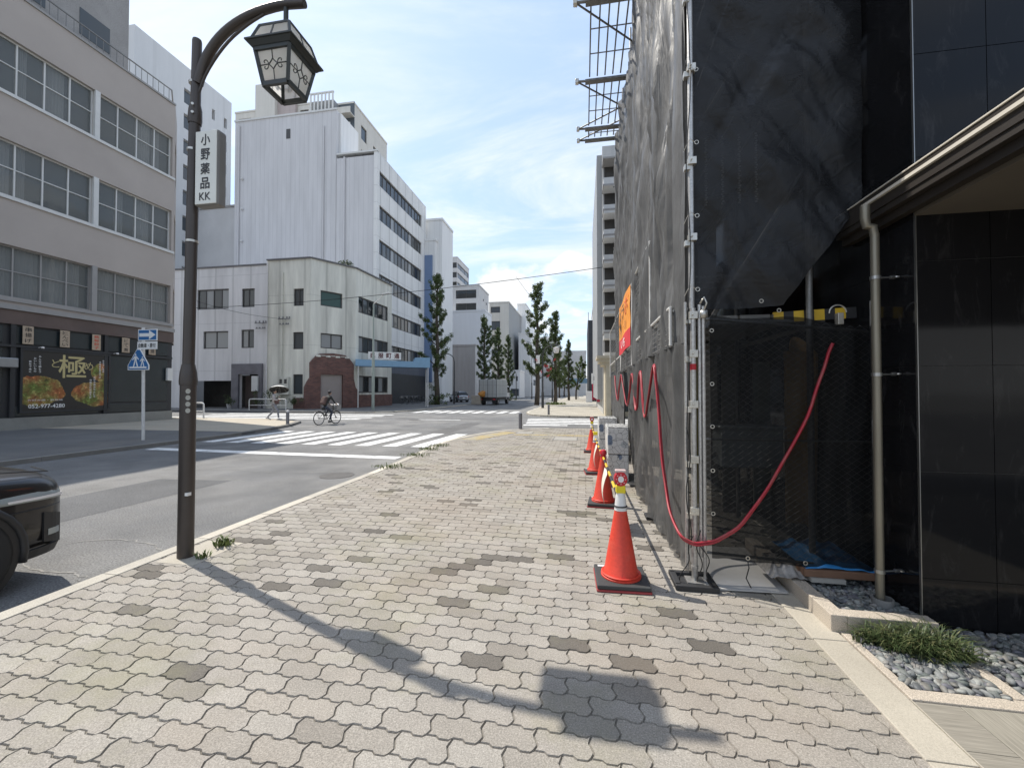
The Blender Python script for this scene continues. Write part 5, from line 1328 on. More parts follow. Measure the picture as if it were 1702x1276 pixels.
# brick surround on the splayed corner
def on(P0, U, N_, u, z, d): return P0 + U * u + Vector((0, 0, z)) + N_ * d
u0, _ = run_px(B_, Uc, 505, 600); u1, _ = run_px(B_, Uc, 591, 600); uL, _ = run_px(B_, Uc, 514, 600); uR, _ = run_px(B_, Uc, 586, 600)
zt = run_px(B_, Uc, 550, 590)[1]; zs_ = run_px(B_, Uc, 550, 628)[1]; d0, zd = run_px(B_, Uc, 531, 622); d1, _ = run_px(B_, Uc, 568, 622)
u0 = max(u0, -.6)
outer = [(u0, 0), (u0, zs_ - .9), (u0 + .25, zs_ - .35), (uL, zs_), (uL, zt - .8), (uL + .5, zt - .2), (uL + .9, zt + .05), ((uL + uR) / 2, zt + .15), (uR - .9, zt + .05), (uR - .5, zt - .2), (uR, zt - .8), (uR, zs_), (u1 - .1, zs_ - .9), (u1 + .25, zs_ - 1.3), (u1 + .25, 0)]
poly = outer + [(d1, 0), (d1, zd), (d0, zd), (d0, 0)]
b = MB()
Mx = Matrix.Identity(4); Mx.col[0] = (*Uc, 0); Mx.col[1] = (*(-Nc), 0); Mx.col[2] = (0, 0, 1, 0); Mx.col[3] = (*B_, 1)
b.prism(poly, lambda u, v, t: (u, t, v), -.28, .0)
o = b.build('brick_surround', m_brick, cb_, local=True); o.matrix_local = Matrix.Translation(-Vector(ORG[cb_.name])) @ Mx
b = MB(); b.prism([(d0, 0), (d1, 0), (d1, zd), (d0, zd)], lambda u, v, t: on(B_, Uc, Nc, u, v, t), .02, .06); sh_ = b.build('shutter', mat('shutter_pink', (.33, .29, .27), .6, .05), cb_)
for i in range(22):
    z = zd * (i + .5) / 22; b = MB(); b.prism([(d0 + .03, z - .055), (d1 - .03, z - .055), (d1 - .03, z + .06), (d0 + .03, z + .06)], lambda u, v, t: on(B_, Uc, Nc, u, v, t), .061, .085); b.build('slat', MATS['shutter_pink'], sh_)
# white stucco gaps in the crown of the brickwork
b = MB()
for k in range(7):
    uu = uL + .7 + k * (uR - uL - 1.4) / 6; b.prism([(uu - .22, zt - .25 + .1 * (k % 2)), (uu + .22, zt - .25 + .1 * (k % 2)), (uu + .18, zt - .08), (uu - .2, zt - .10)], lambda u, v, t: on(B_, Uc, Nc, u, v, t), .283, .30)
b.build('stucco_gap', m_cream, cb_)
# brick plinths
b = MB(); b.prism([(2.9, 0), ((B_ - A_).length - .05, 0), ((B_ - A_).length - .05, 1.0), (2.9, 1.0)], lambda u, v, t: (u, t, v), -.12, 0); o = b.build('brick_plinth', m_brick, cb_, local=True); o.location = A_ - Vector(ORG[cb_.name])
b = MB(); b.prism([(.3, 0), ((D_ - Cc).length, 0), ((D_ - Cc).length, 1.25), (.3, 1.25)], lambda u, v, t: (u, t, v), -.10, 0); o = b.build('brick_plinth', m_brick, cb_, local=True)
M3 = Matrix.Identity(4); M3.col[0] = (*Ue, 0); M3.col[1] = (*(-Ne), 0); M3.col[2] = (0, 0, 1, 0); M3.col[3] = (*Cc, 1); o.matrix_local = Matrix.Translation(-Vector(ORG[cb_.name])) @ M3
b = MB(); uu, zz = run_px(A_, Us, 475, 645); b.box(A_.x + uu - .5, A_.x + uu + .5, YC - .35, YC - .002, 1.3, 2.9); b.build('meter_cabinet', m_cream, cb_, bevel=.02)
b = MB(); b.box(A_.x + uu - .38, A_.x + uu - .12, YC - .36, YC - .352, 2.3, 2.7); b.box(A_.x + uu + .1, A_.x + uu + .36, YC - .36, YC - .352, 2.3, 2.7); b.build('meter_glass', m_wfd, cb_)
for px_ in (445, 470):
    u = run_px(A_, Us, px_, 500)[0]; b = MB(); b.cyl((A_.x + u, YC - .08, .4), (A_.x + u, YC - .08, HC - (1.2 if px_ > 450 else .2)), .06, n=8); b.build('drainpipe', m_whiteb if px_ < 450 else m_cream, cb_)
# sprig of weeds on the roof edge
def leaf_cloud(mb, c, r, n, s, rg, flat=1.0):
    for _ in range(n):
        d = Vector((rg.gauss(0, 1), rg.gauss(0, 1), rg.gauss(0, 1)))
        if d.length < 1e-3: continue
        d.normalize(); p = Vector(c) + Vector((d.x * r, d.y * r, d.z * r * flat)) * (rg.random() ** .45)
        t = Vector((rg.gauss(0, 1), rg.gauss(0, 1), rg.gauss(0, .8))).normalized(); nrm = (d + Vector((rg.gauss(0, .6), rg.gauss(0, .6), rg.gauss(0, .6)))).normalized(); q = nrm.cross(t)
        if q.length < 1e-3: continue
        q.normalize(); t = q.cross(nrm); ss = s * rg.uniform(.7, 1.3)
        mb.add([p - q * ss * .55, p + t * ss * .1, p + q * ss * .55, p + t * ss], [(0, 1, 2, 3)])
rg = random.Random(3)
m_bush = mat('bush_green', (0.055, 0.075, 0.028), 0.7, 0.4, 3.0, tint2=(.10, .115, .04), t2scale=4.0)
p = run_px(B_, Uc, 580, 437); q_ = on(B_, Uc, Nc, p[0], HC + .3, -.6)
b = MB(); leaf_cloud(b, q_, .75, 260, .16, rg, .6); b.build('roof_weeds', m_bush, label='tuft of weeds growing on the cream building roof edge', cat='plant')

# ---------------------------------------------------------------- white low building to its left
wb_ = thing('low_building', (-36, 38, 0), 'white three storey building with garage, left of the cream corner', 'building')
A2 = Vector((-47, YC + .02, 0)); W2 = -29.02 + 47; H2 = 13.35
w = MB(); h4 = holes_px(A2, EAST, ((328, 380, 482, 513), (402, 423, 480, 510), (338, 379, 551, 579), (401, 422, 548, 578)))
ug0, zg = run_px(A2, EAST, 300, 633); ug1, _ = run_px(A2, EAST, 386, 633); ue0, ze = run_px(A2, EAST, 399, 622); ue1, _ = run_px(A2, EAST, 432, 622)
face_holes(w, A2, EAST, SOUTH, W2, H2, h4 + [(ug0, ug1, 0, zg), (ue0, ue1, 0, ze)], .25)
w.add([(-47, YC, H2), (-29.02, YC, H2), (-29.02, 46, H2), (-47, 46, H2)], [(0, 1, 2, 3)])
w.build('wall', m_whiteb, wb_)
b = MB(); b.box(-47, -29.03, YC - .06, YC + .2, H2, H2 + .14); b.build('roof_edge', m_capd, wb_)
for h, n, gl in zip(h4, (4, 2, 2, 2), ([g_mid, g_blind], [g_mid, g_mid], g_blind, [g_blind, g_mid])): window(wb_, A2, EAST, SOUTH, h, n, .1, m_wfd, gl)
b = MB(); b.box(A2.x + ug0 - .5, A2.x + ug1 + .5, YC + 3.0, YC + 3.2, 0, zg + .6); b.box(A2.x + ue0 - .2, A2.x + ue1 + .2, YC + 1.4, YC + 1.6, 0, ze + .3); b.build('inside_wall', m_room, wb_)
b = MB(); e0, zz = run_px(A2, EAST, 388, 605); e1, _ = run_px(A2, EAST, 438, 605)
for a, c_, z0, z1 in ((e0, ue0, 0, zz), (ue1, e1, 0, zz), (ue0, ue1, ze, zz)): b.box(A2.x + a, A2.x + c_, YC - .22, YC - .005, z0, z1)
b.build('entrance_surround', mat('slate_tile', (.15, .145, .16), .6, .2, 1.5), wb_)
b = MB(); b.box(A2.x + ue0 + .05, A2.x + ue1 - .1, YC + .6, YC + .68, 0, ze - .1); b.build('door', mat('door_brown', (.09, .07, .065), .5, .15), wb_)
uu, zz = run_px(A2, EAST, 428, 640); b = MB(); b.box(A2.x + uu - .32, A2.x + uu + .32, YC - .36, YC - .222, 1.6, 3.0); b.build('letter_box', m_wfw, wb_, bevel=.02)
# pale box building standing behind it
X0, X1, Y0, Y1, H = from_px(300, 401, 404, 343, 47.5)
e = thing('rear_block', (X1, Y0, 0), 'plain grey windowless block behind the white low building', 'building')
block_mb(X0, X1, Y0, Y1 + 6, 0, H).build('wall', m_greyb, e); b = MB(); b.box(X0, X1 + .15, Y0 - .15, Y1 + 6, H, H + .25); b.build('roof_edge', m_wfg, e)

# ---------------------------------------------------------------- pale blue block with the panelled office front
YB = 46.2
bX1 = PY(625, 650, YB).x; bX0 = PY(386, 650, YB).x; bH = PY(625, 250, YB).z; bY1 = PX(707, 650, bX1).y
tX1 = PY(556, 650, YB).x; tH = PY(556, 183, YB).z; tY1 = PX(590, 650, tX1).y
pb_ = thing('blue_block', (bX1, YB, 0), 'large pale blue clad building with ribbon windowed white street front', 'building')
b = MB(); b.box(bX0, tX1, YB, tY1, 0, tH); b.build('tall_part', m_blue, pb_)
b = MB(); b.box(tX1 + .02, bX1 - .45, YB + .04, tY1 + 10, 0, bH - .5); b.build('lower_part', m_blue, pb_)
b = MB(); b.box(tX1 - .01, tX1 + .25, YB + .6, tY1, bH - .6, tH - .1); b.build('white_return', m_white, pb_)
b = MB(); b.box(bX0 - .05, tX1 + .05, YB - .12, YB - .002, tH - .02, tH + .2); b.box(tX1 + .06, bX1, YB - .08, YB - .002 + .3, bH - .1, bH + .1); b.build('coping', m_wfw, pb_)
rows = []
zr = [PX(631, y, bX1).z for y in (284, 309, 341, 365, 398, 424)]
stp = (zr[0] - zr[4]) / 2; zt0 = zr[0]; hh = zr[0] - zr[1]
uA, uB = PX(631, 300, bX1).y - YB, PX(701, 300, bX1).y - YB
holes = [(uA, uB, zt0 - hh - k * stp, zt0 - k * stp) for k in range(6)]
Ob = Vector((bX1, YB, 0)); w = MB(); face_holes(w, Ob, NORTH, EAST, bY1 - YB, bH, holes, .25)
w.add([(bX1 - .45, YB, 0), (bX1, YB, 0), (bX1, YB, bH), (bX1 - .45, YB, bH)], [(0, 1, 2, 3)]); w.add([(bX1, YB, bH), (bX1, bY1, bH), (bX1 - 12, bY1, bH), (bX1 - 12, YB + 1, bH)], [(0, 1, 2, 3)])
w.add([(bX1, bY1, 0), (bX1 - 12, bY1, 0), (bX1 - 12, bY1, bH), (bX1, bY1, bH)], [(0, 1, 2, 3)])
w.build('street_front', m_panel, pb_)
for k, h in enumerate(holes): window(pb_, Ob, NORTH, EAST, h, 12, .14, m_wfd, [g_dark, g_mid, g_dark, g_blind, g_mid] if k else [g_dark, g_mid], .22)
b = MB(); b.box(bX1 + .01, bX1 + .25, YB, bY1, 3.9, 8.2 if False else holes[5][2] - .5); b.build('dark_band', siding('navy_band', (.105, .115, .14), .7, .85), pb_)
zb2 = holes[5][2] - .5
b = MB(); b.box(bX1 - 3, bX1 + .28, YB + 1.0, bY1 - .5, 0, 3.9); b.build('porch', m_shop, pb_)
for px_ in (398, 538, 573):
    x = PY(px_, 300, YB).x; b = MB(); b.cyl((x, YB - .12, 10), (x, YB - .12, PY(px_, 210 if px_ < 560 else 262, YB).z), .11, n=6); b.build('drainpipe', m_blue, pb_)
x, z0 = PY(476, 231, YB).x, PY(476, 231, YB).z; b = MB(); b.box(x, x + .55, YB - .05, YB - .003, z0, z0 + 1.2); b.build('small_window', m_wfd, pb_)
for px_, py_2 in ((404, 300), (404, 350), (403, 403)):
    q = PY(px_, py_2, YB); b = MB(); b.lathe([(.1, 0), (.16, .1), (.1, .25)], (q.x, YB - .2, q.z), 8); b.build('vent', m_wfw, pb_)

# ---------------------------------------------------------------- far and upper blocks
def simple_block(name, label, x0, x1, x2, ytop, Y0, m, south=(), east=(), cap=True, m_f=None, gl=None, m_e=None, base=0.0, back=0.0):
    """box block; south / east: rows of windows as fractions (u0, u1, z0px, z1px, n) by pixel heights measured at the corner x1"""
    X0, X1, Ya, Yb, H = from_px(x0, x1, x2, ytop, Y0)
    Yb += back
    e = thing(name, ((X0 + X1) / 2, (Ya + Yb) / 2, 0), label, 'building')
    w = MB(); O1 = Vector((X0, Ya, 0)); O2 = Vector((X1, Ya, 0))
    hs = [(X0 * 0 + a * (X1 - X0), c_ * (X1 - X0), PY(x1, zb, Ya).z, PY(x1, zt_, Ya).z, n) for a, c_, zt_, zb, n in south]
    he = [(a * (Yb - Ya), c_ * (Yb - Ya), PY(x1, zb, Ya).z, PY(x1, zt_, Ya).z, n) for a, c_, zt_, zb, n in east]
    face_holes(w, O1, EAST, SOUTH, X1 - X0, H, [h[:4] for h in hs], .3)
    me2 = 1 if m_e else 0
    face_holes(w, O2, NORTH, EAST, Yb - Ya, H, [h[:4] for h in he], .3, me2, me2)
    w.add([(X0, Ya, H), (X1, Ya, H), (X1, Yb, H), (X0, Yb, H)], [(0, 1, 2, 3)], 0); w.add([(X0, Ya, 0), (X0, Ya, H), (X0, Yb, H), (X0, Yb, 0)], [(0, 1, 2, 3)]); w.add([(X0, Yb, 0), (X0, Yb, H), (X1, Yb, H), (X1, Yb, 0)], [(0, 1, 2, 3)])
    w.build('wall', [m, m_e or m], e)
    for h in hs: window(e, O1, EAST, SOUTH, h[:4], h[4], .15, m_f or m_wfd, gl or g_far, .25)
    for h in he: window(e, O2, NORTH, EAST, h[:4], h[4], .15, m_f or m_wfd, gl or g_far, .25)
    if cap: b = MB(); b.box(X0 - .1, X1 + .1, Ya - .1, Yb, H + .002, H + .35); b.build('parapet', m, e)
    return e, (X0, X1, Ya, Yb, H)
m_tower = siding('tower_panels', (.62, .63, .635), 5.0, .93, 0, .07); m_towerd = siding('tower_grey', (.33, .34, .345), 2.5, .9, 3.4, .08)
# grey tower behind the office building
TX = PX(385, 172, -52.0)
te = thing('grey_tower', (-56, 45, 0), 'tall pale grey tower rising behind the taupe office building', 'building')
yA, yB_ = PX(224, 30, -52).y, TX.y
w = MB(); Ot = Vector((-52, yA, 0)); WT = yB_ - yA
cols_ = [PX(x, 300, -52).y - yA for x in (304, 322, 350, 356, 371, 376)]
hz = []
for k in range(12):
    z0 = 16 + k * 3.4
    if z0 + 2 > TX.z - 1: break
    hz.append((cols_[0], cols_[1], z0, z0 + 2.0)); hz.append((cols_[2] + .1, cols_[3], z0 + .5, z0 + 2.0)); hz.append((cols_[4], cols_[5], z0 + .5, z0 + 2.0))
face_holes(w, Ot, NORTH, EAST, WT, TX.z, hz, .4)
w.add([(-52, yA, 0), (-52, yA, TX.z), (-70, yA, TX.z), (-70, yA, 0)], [(0, 1, 2, 3)]); w.add([(-52, yA, TX.z), (-52, yB_, TX.z), (-70, yB_, TX.z), (-70, yA, TX.z)], [(0, 1, 2, 3)]); w.add([(-52, yB_, 0), (-70, yB_, 0), (-70, yB_, TX.z), (-52, yB_, TX.z)], [(0, 1, 2, 3)])
w.build('wall', m_tower, te)
for h in hz: window(te, Ot, NORTH, EAST, h, 2 if h[1] - h[0] > 2 else 1, .14, m_wfg, g_far, .35)
for a, c_ in ((cols_[2] - .25, cols_[3] + .15), (cols_[4] - .2, cols_[5] + .2)):
    b = MB(); b.box(-51.995, -51.95, yA + a, yA + c_, 10, TX.z - .3); b.build('dark_strip', m_towerd, te) if False else None
# apartments behind the pale blue block
YP = 74.0
e, r_ = simple_block('apartment_tower', 'beige apartment tower behind the pale blue building', 585 - 60, 588, 641, 172, YP, m_beige, east=[(.2, .36, 192, 216, 1), (.2, .36, 234, 254, 1), (.55, .75, 204, 226, 2), (.2, .36, 276, 290, 1), (.62, .78, 250, 262, 1)])
pz = lambda x, y: PY(x, y, YP - 1.5)
a, c_ = pz(545, 165), pz(582, 240)
for k in range(4):
    z = c_.z + k * 3.1
    if z > a.z - 1.5: break
    b = MB(); b.box(a.x, c_.x, YP - 1.6, YP - .02, z, z + .2); b.box(a.x, c_.x, YP - 1.6, YP - 1.5, z + .2, z + 1.2); b.build('balcony', m_beige, e)
b = MB(); b.box(a.x, c_.x, YP - .04, YP - .01, c_.z - 2, a.z); b.build('balcony_door', g_far, e)
q0, q1 = pz(520, 162), pz(556, 200)
for i in range(7):
    x = q0.x + (q1.x - q0.x) * i / 6; b = MB(); b.box(x - .12, x + .12, YP - 2.2, YP - 2.0, q1.z - 3, q0.z); b.build('louvre_post', m_wfw, e)
b = MB(); b.box(q0.x - .2, q1.x + .2, YP - 2.25, YP - 1.95, q0.z, q0.z + .25); b.build('louvre_beam', m_wfw, e)
b = MB(); b.box(q0.x, q1.x, YP - 1.8, YP - .1, q1.z - 4, q0.z - 1.2); b.build('plant_room', m_towerd, e)
e2, r2 = simple_block('apartment_wing', 'cream apartment wing with lift shaft behind the lamp', 386, 527, 530, 172, 78.0, m_beige, south=[(.04, .2, 182, 196, 3), (.26, .34, 180, 196, 1), (.44, .6, 165, 182, 2), (.62, .74, 178, 196, 2), (.80, .9, 180, 192, 1)], back=8)
b = MB(); x0, x1 = PY(430, 150, 77.5).x, PY(462, 150, 77.5).x; b.box(x0, x1, 76.6, 80, 0, PY(440, 142, 77).z); b.build('lift_shaft', m_beige, e2)
b = MB(); b.box(x1 + .01, PY(492, 150, 77.5).x, 77.4, 80, 0, PY(440, 150, 77).z); b.build('stairwell', siding('salmon_tile', (.44, .38, .36), 1.2, .85, 1.2), e2)

# the street's left side receding
simple_block('narrow_block', 'tall white block with blue strip just past the ribbon windowed front', 690, 735, 752, 366, 62.5, m_white)
e, r_ = simple_block('white_blue_block', 'white office block with a blue vertical strip', 700, 724, 736, 400, 61.6, m_white)
b = MB(); p0, p1 = PY(706, 425, 61.5), PY(718, 640, 61.5); b.box(p0.x, p1.x, 61.35, 61.59, 3, p0.z); b.build('blue_strip', mat('blue_strip', (.15, .22, .36), .5, .06), e)
for k in range(2):
    text_mb(('SKY CENTER' if False else '一 二 三') if False else '｜｜｜｜｜', (r_[1] + .05, r_[2] + (r_[3] - r_[2]) * .5, r_[4] - 2.2 - k * 1.6), NORTH, V_, .8, width=(r_[3] - r_[2]) * .8).build('sign_strokes', m_wfg, e) if False else None
simple_block('slab_tower', 'distant tower with dark horizontal floor bands', 744, 760, 779, 428, 150.0, m_greyb, east=[(.02, .98, y, y + 9, 3) for y in (436, 452, 468, 484, 500)], south=[(.05, .95, y, y + 9, 2) for y in (436, 452, 468, 484, 500)], gl=g_dark)
e, r_ = simple_block('balcony_block', 'grey block with open balconies above the blank white wall', 752, 796, 812, 475, 96.0, m_greyb, south=[(.12, .9, 481, 495, 2), (.12, .9, 503, 517, 2)], east=[(.4, .5, 490, 494, 1), (.7, .8, 492, 496, 1), (.4, .5, 512, 516, 1)], gl=g_dark)
simple_block('blank_wall_block', 'pale block with a large blank wall behind the left trees', 728, 806, 817, 517, 90.0, siding('blank_white', (.62, .64, .67), 40, .95, 0, .05))
simple_block('garage_block', 'grey two tone low block behind the silver car', 727, 790, 799, 575, 78.0, siding('garage_grey', (.36, .34, .33), .8, .9, 0, .15), m_e=m_greyb, south=[(.18, .3, 600, 601.5, 1), (.30, .36, 612, 628, 1)])
simple_block('beige_block', 'tall beige block with dark window bays behind the trees', 813, 846, 868, 503, 112.0, m_beige, south=[(.08, .55, 509, 519, 2), (.08, .55, 533, 548, 2), (.08, .55, 556, 570, 2), (.08, .55, 580, 592, 2)], m_e=siding('slate_side', (.28, .285, .285), 30, .9))
simple_block('white_far_block', 'white stepped block far up the left side of the street', 860, 874, 890, 506, 135.0, m_white, east=[(.1, .35, 540, 552, 1), (.1, .35, 570, 582, 1), (.1, .35, 600, 612, 1), (.5, .8, 560, 572, 2), (.5, .8, 590, 602, 2)])
simple_block('white_low_far_block', 'lower white block with small dark windows beyond the truck', 862, 882, 905, 555, 120.0, m_white, east=[(.15, .3, 590, 600, 1), (.15, .3, 612, 622, 1), (.15, .3, 630, 640, 1), (.5, .65, 596, 605, 1), (.5, .65, 618, 626, 1)])
simple_block('street_end_block', 'pale block closing the far end of the street', 884, 925, 930, 560, 230.0, m_white, south=[(.1, .9, 570 + 14 * k, 577 + 14 * k, 5) for k in range(5)], back=20)
simple_block('street_end_low_block', 'low grey building at the very end of the street', 935, 972, 975, 620, 330.0, m_greyb, back=20)
simple_block('arched_shop', 'small white gabled shop at the corner beyond the truck', 847, 864, 872, 617, 100.0, m_white, south=[(.15, .35, 625, 633, 1), (.6, .8, 625, 633, 1), (.1, .9, 646, 658, 2)])

# ---------------------------------------------------------------- right side beyond the scaffold
YR = 30.0
ab = thing('balcony_apartments', (4, 36, 0), 'grey apartment block with a column of balconies beyond the scaffold', 'building')
xl = PY(1001, 400, YR).x; zt = PY(1003, 243, YR).z
b = MB(); b.box(xl + .02, 12, YR + .01, 46, 0, zt); b.build('wall', siding('apartment_grey', (.50, .50, .49), 2.0, .93, 3.2, .08), ab)
b = MB(); b.box(xl - .35, xl + .018, YR + .6, 46, 1.0, zt - .3); b.build('street_face', m_towerd, ab)
x1 = PY(1020, 400, YR).x
for k, y in enumerate((270, 315, 356, 398, 440, 482, 523, 560)):
    z0, z1 = PY(1003, y + 25, YR - 1.2).z, PY(1003, y - 6, YR - 1.2).z; z2 = PY(1003, y + 39, YR - 1.2).z
    b = MB(); b.box(xl + .05, x1 + .35, YR - 1.2, YR - .0, z0 - .02 - (z0 - z2) , z0 - .02); o = b.build('balcony_front', siding('balcony_panel', (.58, .58, .57), 3, .95) if k == 0 else bpy.data.materials['balcony_panel'], ab)
    b = MB(); b.box(xl + .15, x1 + .25, YR - .06, YR - .01, z0, z1); b.build('balcony_opening', m_room, ab)
    b = MB(); b.box(xl + .0, x1 + .4, YR - 1.22, YR - .0, z1, z1 + .12); b.build('balcony_slab', m_wfg, ab)
# cream classical front
cf = thing('classical_shop', (3.2, 27.5, 0), 'cream stone shop front with pilasters and cornice', 'building')
m_crm = mat('cream_stone', (.56, .50, .38), .75, .08)
fx = PY(999, 640, 27.4).x; zc_ = PY(1015, 593, 27.4).z
b = MB(); b.box(fx + .25, 9, 27.4, 29.2, 0, zc_); b.build('wall', m_crm, cf)
for k, (o_, z0, z1) in enumerate(((.0, zc_ - .55, zc_ - .35), (-.15, zc_ - .35, zc_ - .12), (-.28, zc_ - .12, zc_ + .05))):
    b = MB(); b.box(fx + o_, 9.2, 27.4 + o_ - .25, 29.3, z0, z1); b.build('cornice', m_crm, cf)
for i in range(4):
    x = fx + .3 + i * .75; b = MB(); b.box(x, x + .3, 27.12, 27.39, 0, zc_ - .55); b.build('pilaster', m_crm, cf); b = MB(); b.box(x + .34, x + .71, 27.36, 27.395, .3, zc_ - 1.0); b.build('shop_window', g_mid, cf)
# dark netted building farther on
nb = thing('netted_building', (5, 70, 0), 'distant building wrapped in dark scaffold sheets', 'building')
xa = PY(977, 560, 66).x; zt = PY(985, 532, 66).z; m_nb = siding('dark_sheet', (.055, .06, .07), 1.8, .6, 1.7, .2)
b = MB(); b.box(xa, 10, 66, 82, 0, zt); b.build('sheets', m_nb, nb)
for i in range(4):
    b = MB(); x = xa + .1 + i * .9; b.cyl((x, 65.85, 0), (x, 65.85, zt + 1.2), .05, n=6); b.build('pole', m_galvd, nb)
simple_block('right_tall_block', 'grey block rising behind the netted building', 986, 1003, 1004, 513, 95.0, m_greyb, back=15)

# ================================================================== STREET LAMP WITH SIGN BOX
LPX, LPY = -3.80, 3.446
m_post = mat('lamp_post_brown', (0.062, 0.052, 0.046), 0.42, 0.12, 4.0, metal=.25)
m_iron = mat('lantern_iron', (0.035, 0.040, 0.038), 0.45, 0.12)
lp = thing('street_lamp', (LPX, LPY, 0), 'brown street lamp post with hanging iron lantern on our footway', 'street lamp')
b = MB(); b.tube([(LPX, LPY, -.02), (LPX + .004, LPY, .9), (LPX + .006, LPY, 1.66)], [.068, .067, .066], 24); b.build('lower_post', m_post, lp, auto=True)
b = MB(); b.tube([(LPX + .006, LPY, 1.66), (LPX + .006, LPY, 1.70), (LPX + .006, LPY, 1.78), (LPX + .006, LPY, 1.86)], [.073, .075, .069, .054], 24); b.build('collar', m_post, lp, auto=True)
b = MB(); b.tube([(LPX + .006, LPY, 1.86), (LPX + .03, LPY, 3.6), (LPX + .04, LPY, 4.22)], [.050, .049, .048], 20); b.build('upper_post', m_post, lp, auto=True)
b = MB(); b.tube([(LPX + .04, LPY, 4.22), (LPX + .042, LPY, 4.26), (LPX + .046, LPY, 4.36), (LPX + .047, LPY, 4.42), (LPX + .055, LPY, 5.04), (LPX + .055, LPY, 5.06)], [.055, .060, .056, .043, .041, .037], 20); b.build('top_post', m_post, lp, auto=True)
for z in (4.30, 4.38):
    b = MB(); b.lathe([(.013, 0), (.013, .012)], (0, 0, 0), 8); o = b.build('bolt', m_clamp, lp, local=True); o.location = (.045 + .03, -.056, z); o.rotation_euler = (R(90), 0, .5)
for z in (3.95, 3.05, 4.62):
    b = MB(); b.lathe([(.0535 if z < 4.3 else .046, 0), (.0535 if z < 4.3 else .046, .022)], (LPX + .028, LPY, z), 20); b.build('band', m_clamp, lp, auto=True)
b = MB(); b.box(LPX + .041, LPX + .073, LPY - .054, LPY - .015, .60, .63); b.build('small_tag', m_inkw, lp)
arm = [(LPX + .07, 4.62), (LPX + .15, 4.86), (LPX + .33, 5.07), (LPX + .60, 5.21), (LPX + .95, 5.265), (LPX + 1.23, 5.235)]
ap = smooth_path([Vector((x, LPY, z)) for x, z in arm], 2)
b = MB(); b.tube(ap, [.046 - .008 * i / len(ap) for i in range(len(ap))], 14); b.build('arm', m_post, lp, auto=True)
ap2 = smooth_path([Vector((x, LPY, z)) for x, z in ((LPX + .07, 4.50), (LPX + .16, 4.72), (LPX + .38, 4.98), (LPX + .62, 5.13), (LPX + .80, 5.20))], 2)
b = MB(); b.tube(ap2, .013, 8); b.build('brace_rod', m_post, lp, auto=True)
# stickers round the post
for k in range(4):
    b = MB(); b.prism([(.028 * math.cos(t), .024 * math.sin(t)) for t in [q * .524 for q in range(12)]], lambda u, v, t: (LPX + .006 + (.067 + t) * math.cos(-.75 + u * 10), LPY + (.067 + t) * math.sin(-.75 + u * 10), 1.60 - k * .062 + v), .0, .004); b.build('sticker', mat('sticker_grey', (.4, .4, .36), .6), lp)
# lantern
LC = Vector((-2.765, LPY, 0)); ZRf = PY(478, 50, 3.21).z; ZBt = PY(468, 133, 3.30).z
def pane_milk():
    m = bpy.data.materials.new('milk_glass'); m.use_nodes = True; nt = m.node_tree; N = nt.nodes; L = nt.links; N.clear()
    o = N.new('ShaderNodeOutputMaterial'); t = N.new('ShaderNodeBsdfTranslucent'); d = N.new('ShaderNodeBsdfPrincipled'); mx = N.new('ShaderNodeMixShader'); geo = N.new('ShaderNodeNewGeometry'); n = N.new('ShaderNodeTexNoise'); n.inputs['Scale'].default_value = 9; n.inputs['Detail'].default_value = 4
    L.new(geo.outputs['Position'], n.inputs['Vector']); r = N.new('ShaderNodeValToRGB'); L.new(n.outputs['Fac'], r.inputs[0]); r.color_ramp.elements[0].color = (.95, .94, .90, 1); r.color_ramp.elements[1].color = (1, 1, .98, 1)
    L.new(r.outputs[0], t.inputs['Color']); L.new(r.outputs[0], d.inputs['Base Color']); d.inputs['Roughness'].default_value = .25; mx.inputs['Fac'].default_value = .10; L.new(t.outputs[0], mx.inputs[1]); L.new(d.outputs[0], mx.inputs[2]); L.new(mx.outputs[0], o.inputs['Surface']); return m
m_milk = pane_milk()
la = thing('hanging_lantern', (LC.x, LC.y, ZBt), 'square iron lantern with milky panes and scrollwork hanging from the lamp arm', 'lantern')
RT, TT, BB = .235, .175, .125                     # half widths: roof rim, body top, body bottom
ZT = ZRf - .035
def ring(h, z): return [Vector((LC.x + sx * h, LC.y + sy * h, z)) for sx, sy in ((-1, -1), (1, -1), (1, 1), (-1, 1))]
def frus(b, h0, z0, h1, z1):
    v = ring(h0, z0) + ring(h1, z1); b.add(v, [(0, 1, 5, 4), (1, 2, 6, 5), (2, 3, 7, 6), (3, 0, 4, 7), (3, 2, 1, 0), (4, 5, 6, 7)])
b = MB()
def frus_open(b, h0, z0, h1, z1, th=.012):
    v = ring(h0, z0) + ring(h1, z1) + ring(h0 - th, z0) + ring(h1 - th, z1)
    b.add(v, [f for i in range(4) for j in [(i + 1) % 4] for f in ((i, j, 4 + j, 4 + i), (8 + j, 8 + i, 12 + i, 12 + j), (i, 8 + i, 8 + j, j), (4 + i, 4 + j, 12 + j, 12 + i))])
frus_open(b, TT + .02, ZT - .02, RT - .012, ZT + .02); frus_open(b, RT, ZT + .0205, RT, ZT + .035, .05); b.build('roof_rim', m_iron, la)
b = MB()
lo, hi = ring(RT - .035, ZT + .036), ring(.15, ZT + .20)
for i in range(4):
    b.beam(lo[i], hi[i], .022, .022); b.beam(lo[i], lo[(i + 1) % 4], .02, .02); b.beam(hi[i], hi[(i + 1) % 4], .02, .02); b.beam((lo[i] + lo[(i + 1) % 4]) / 2, (hi[i] + hi[(i + 1) % 4]) / 2, .012, .012)
b.build('roof_frame', m_iron, la)
for i in range(4):
    q = MB(); j = (i + 1) % 4; q.add([lo[i], lo[j], hi[j], hi[i]], [(0, 1, 2, 3)]); q.build('roof_pane', m_milk, la)
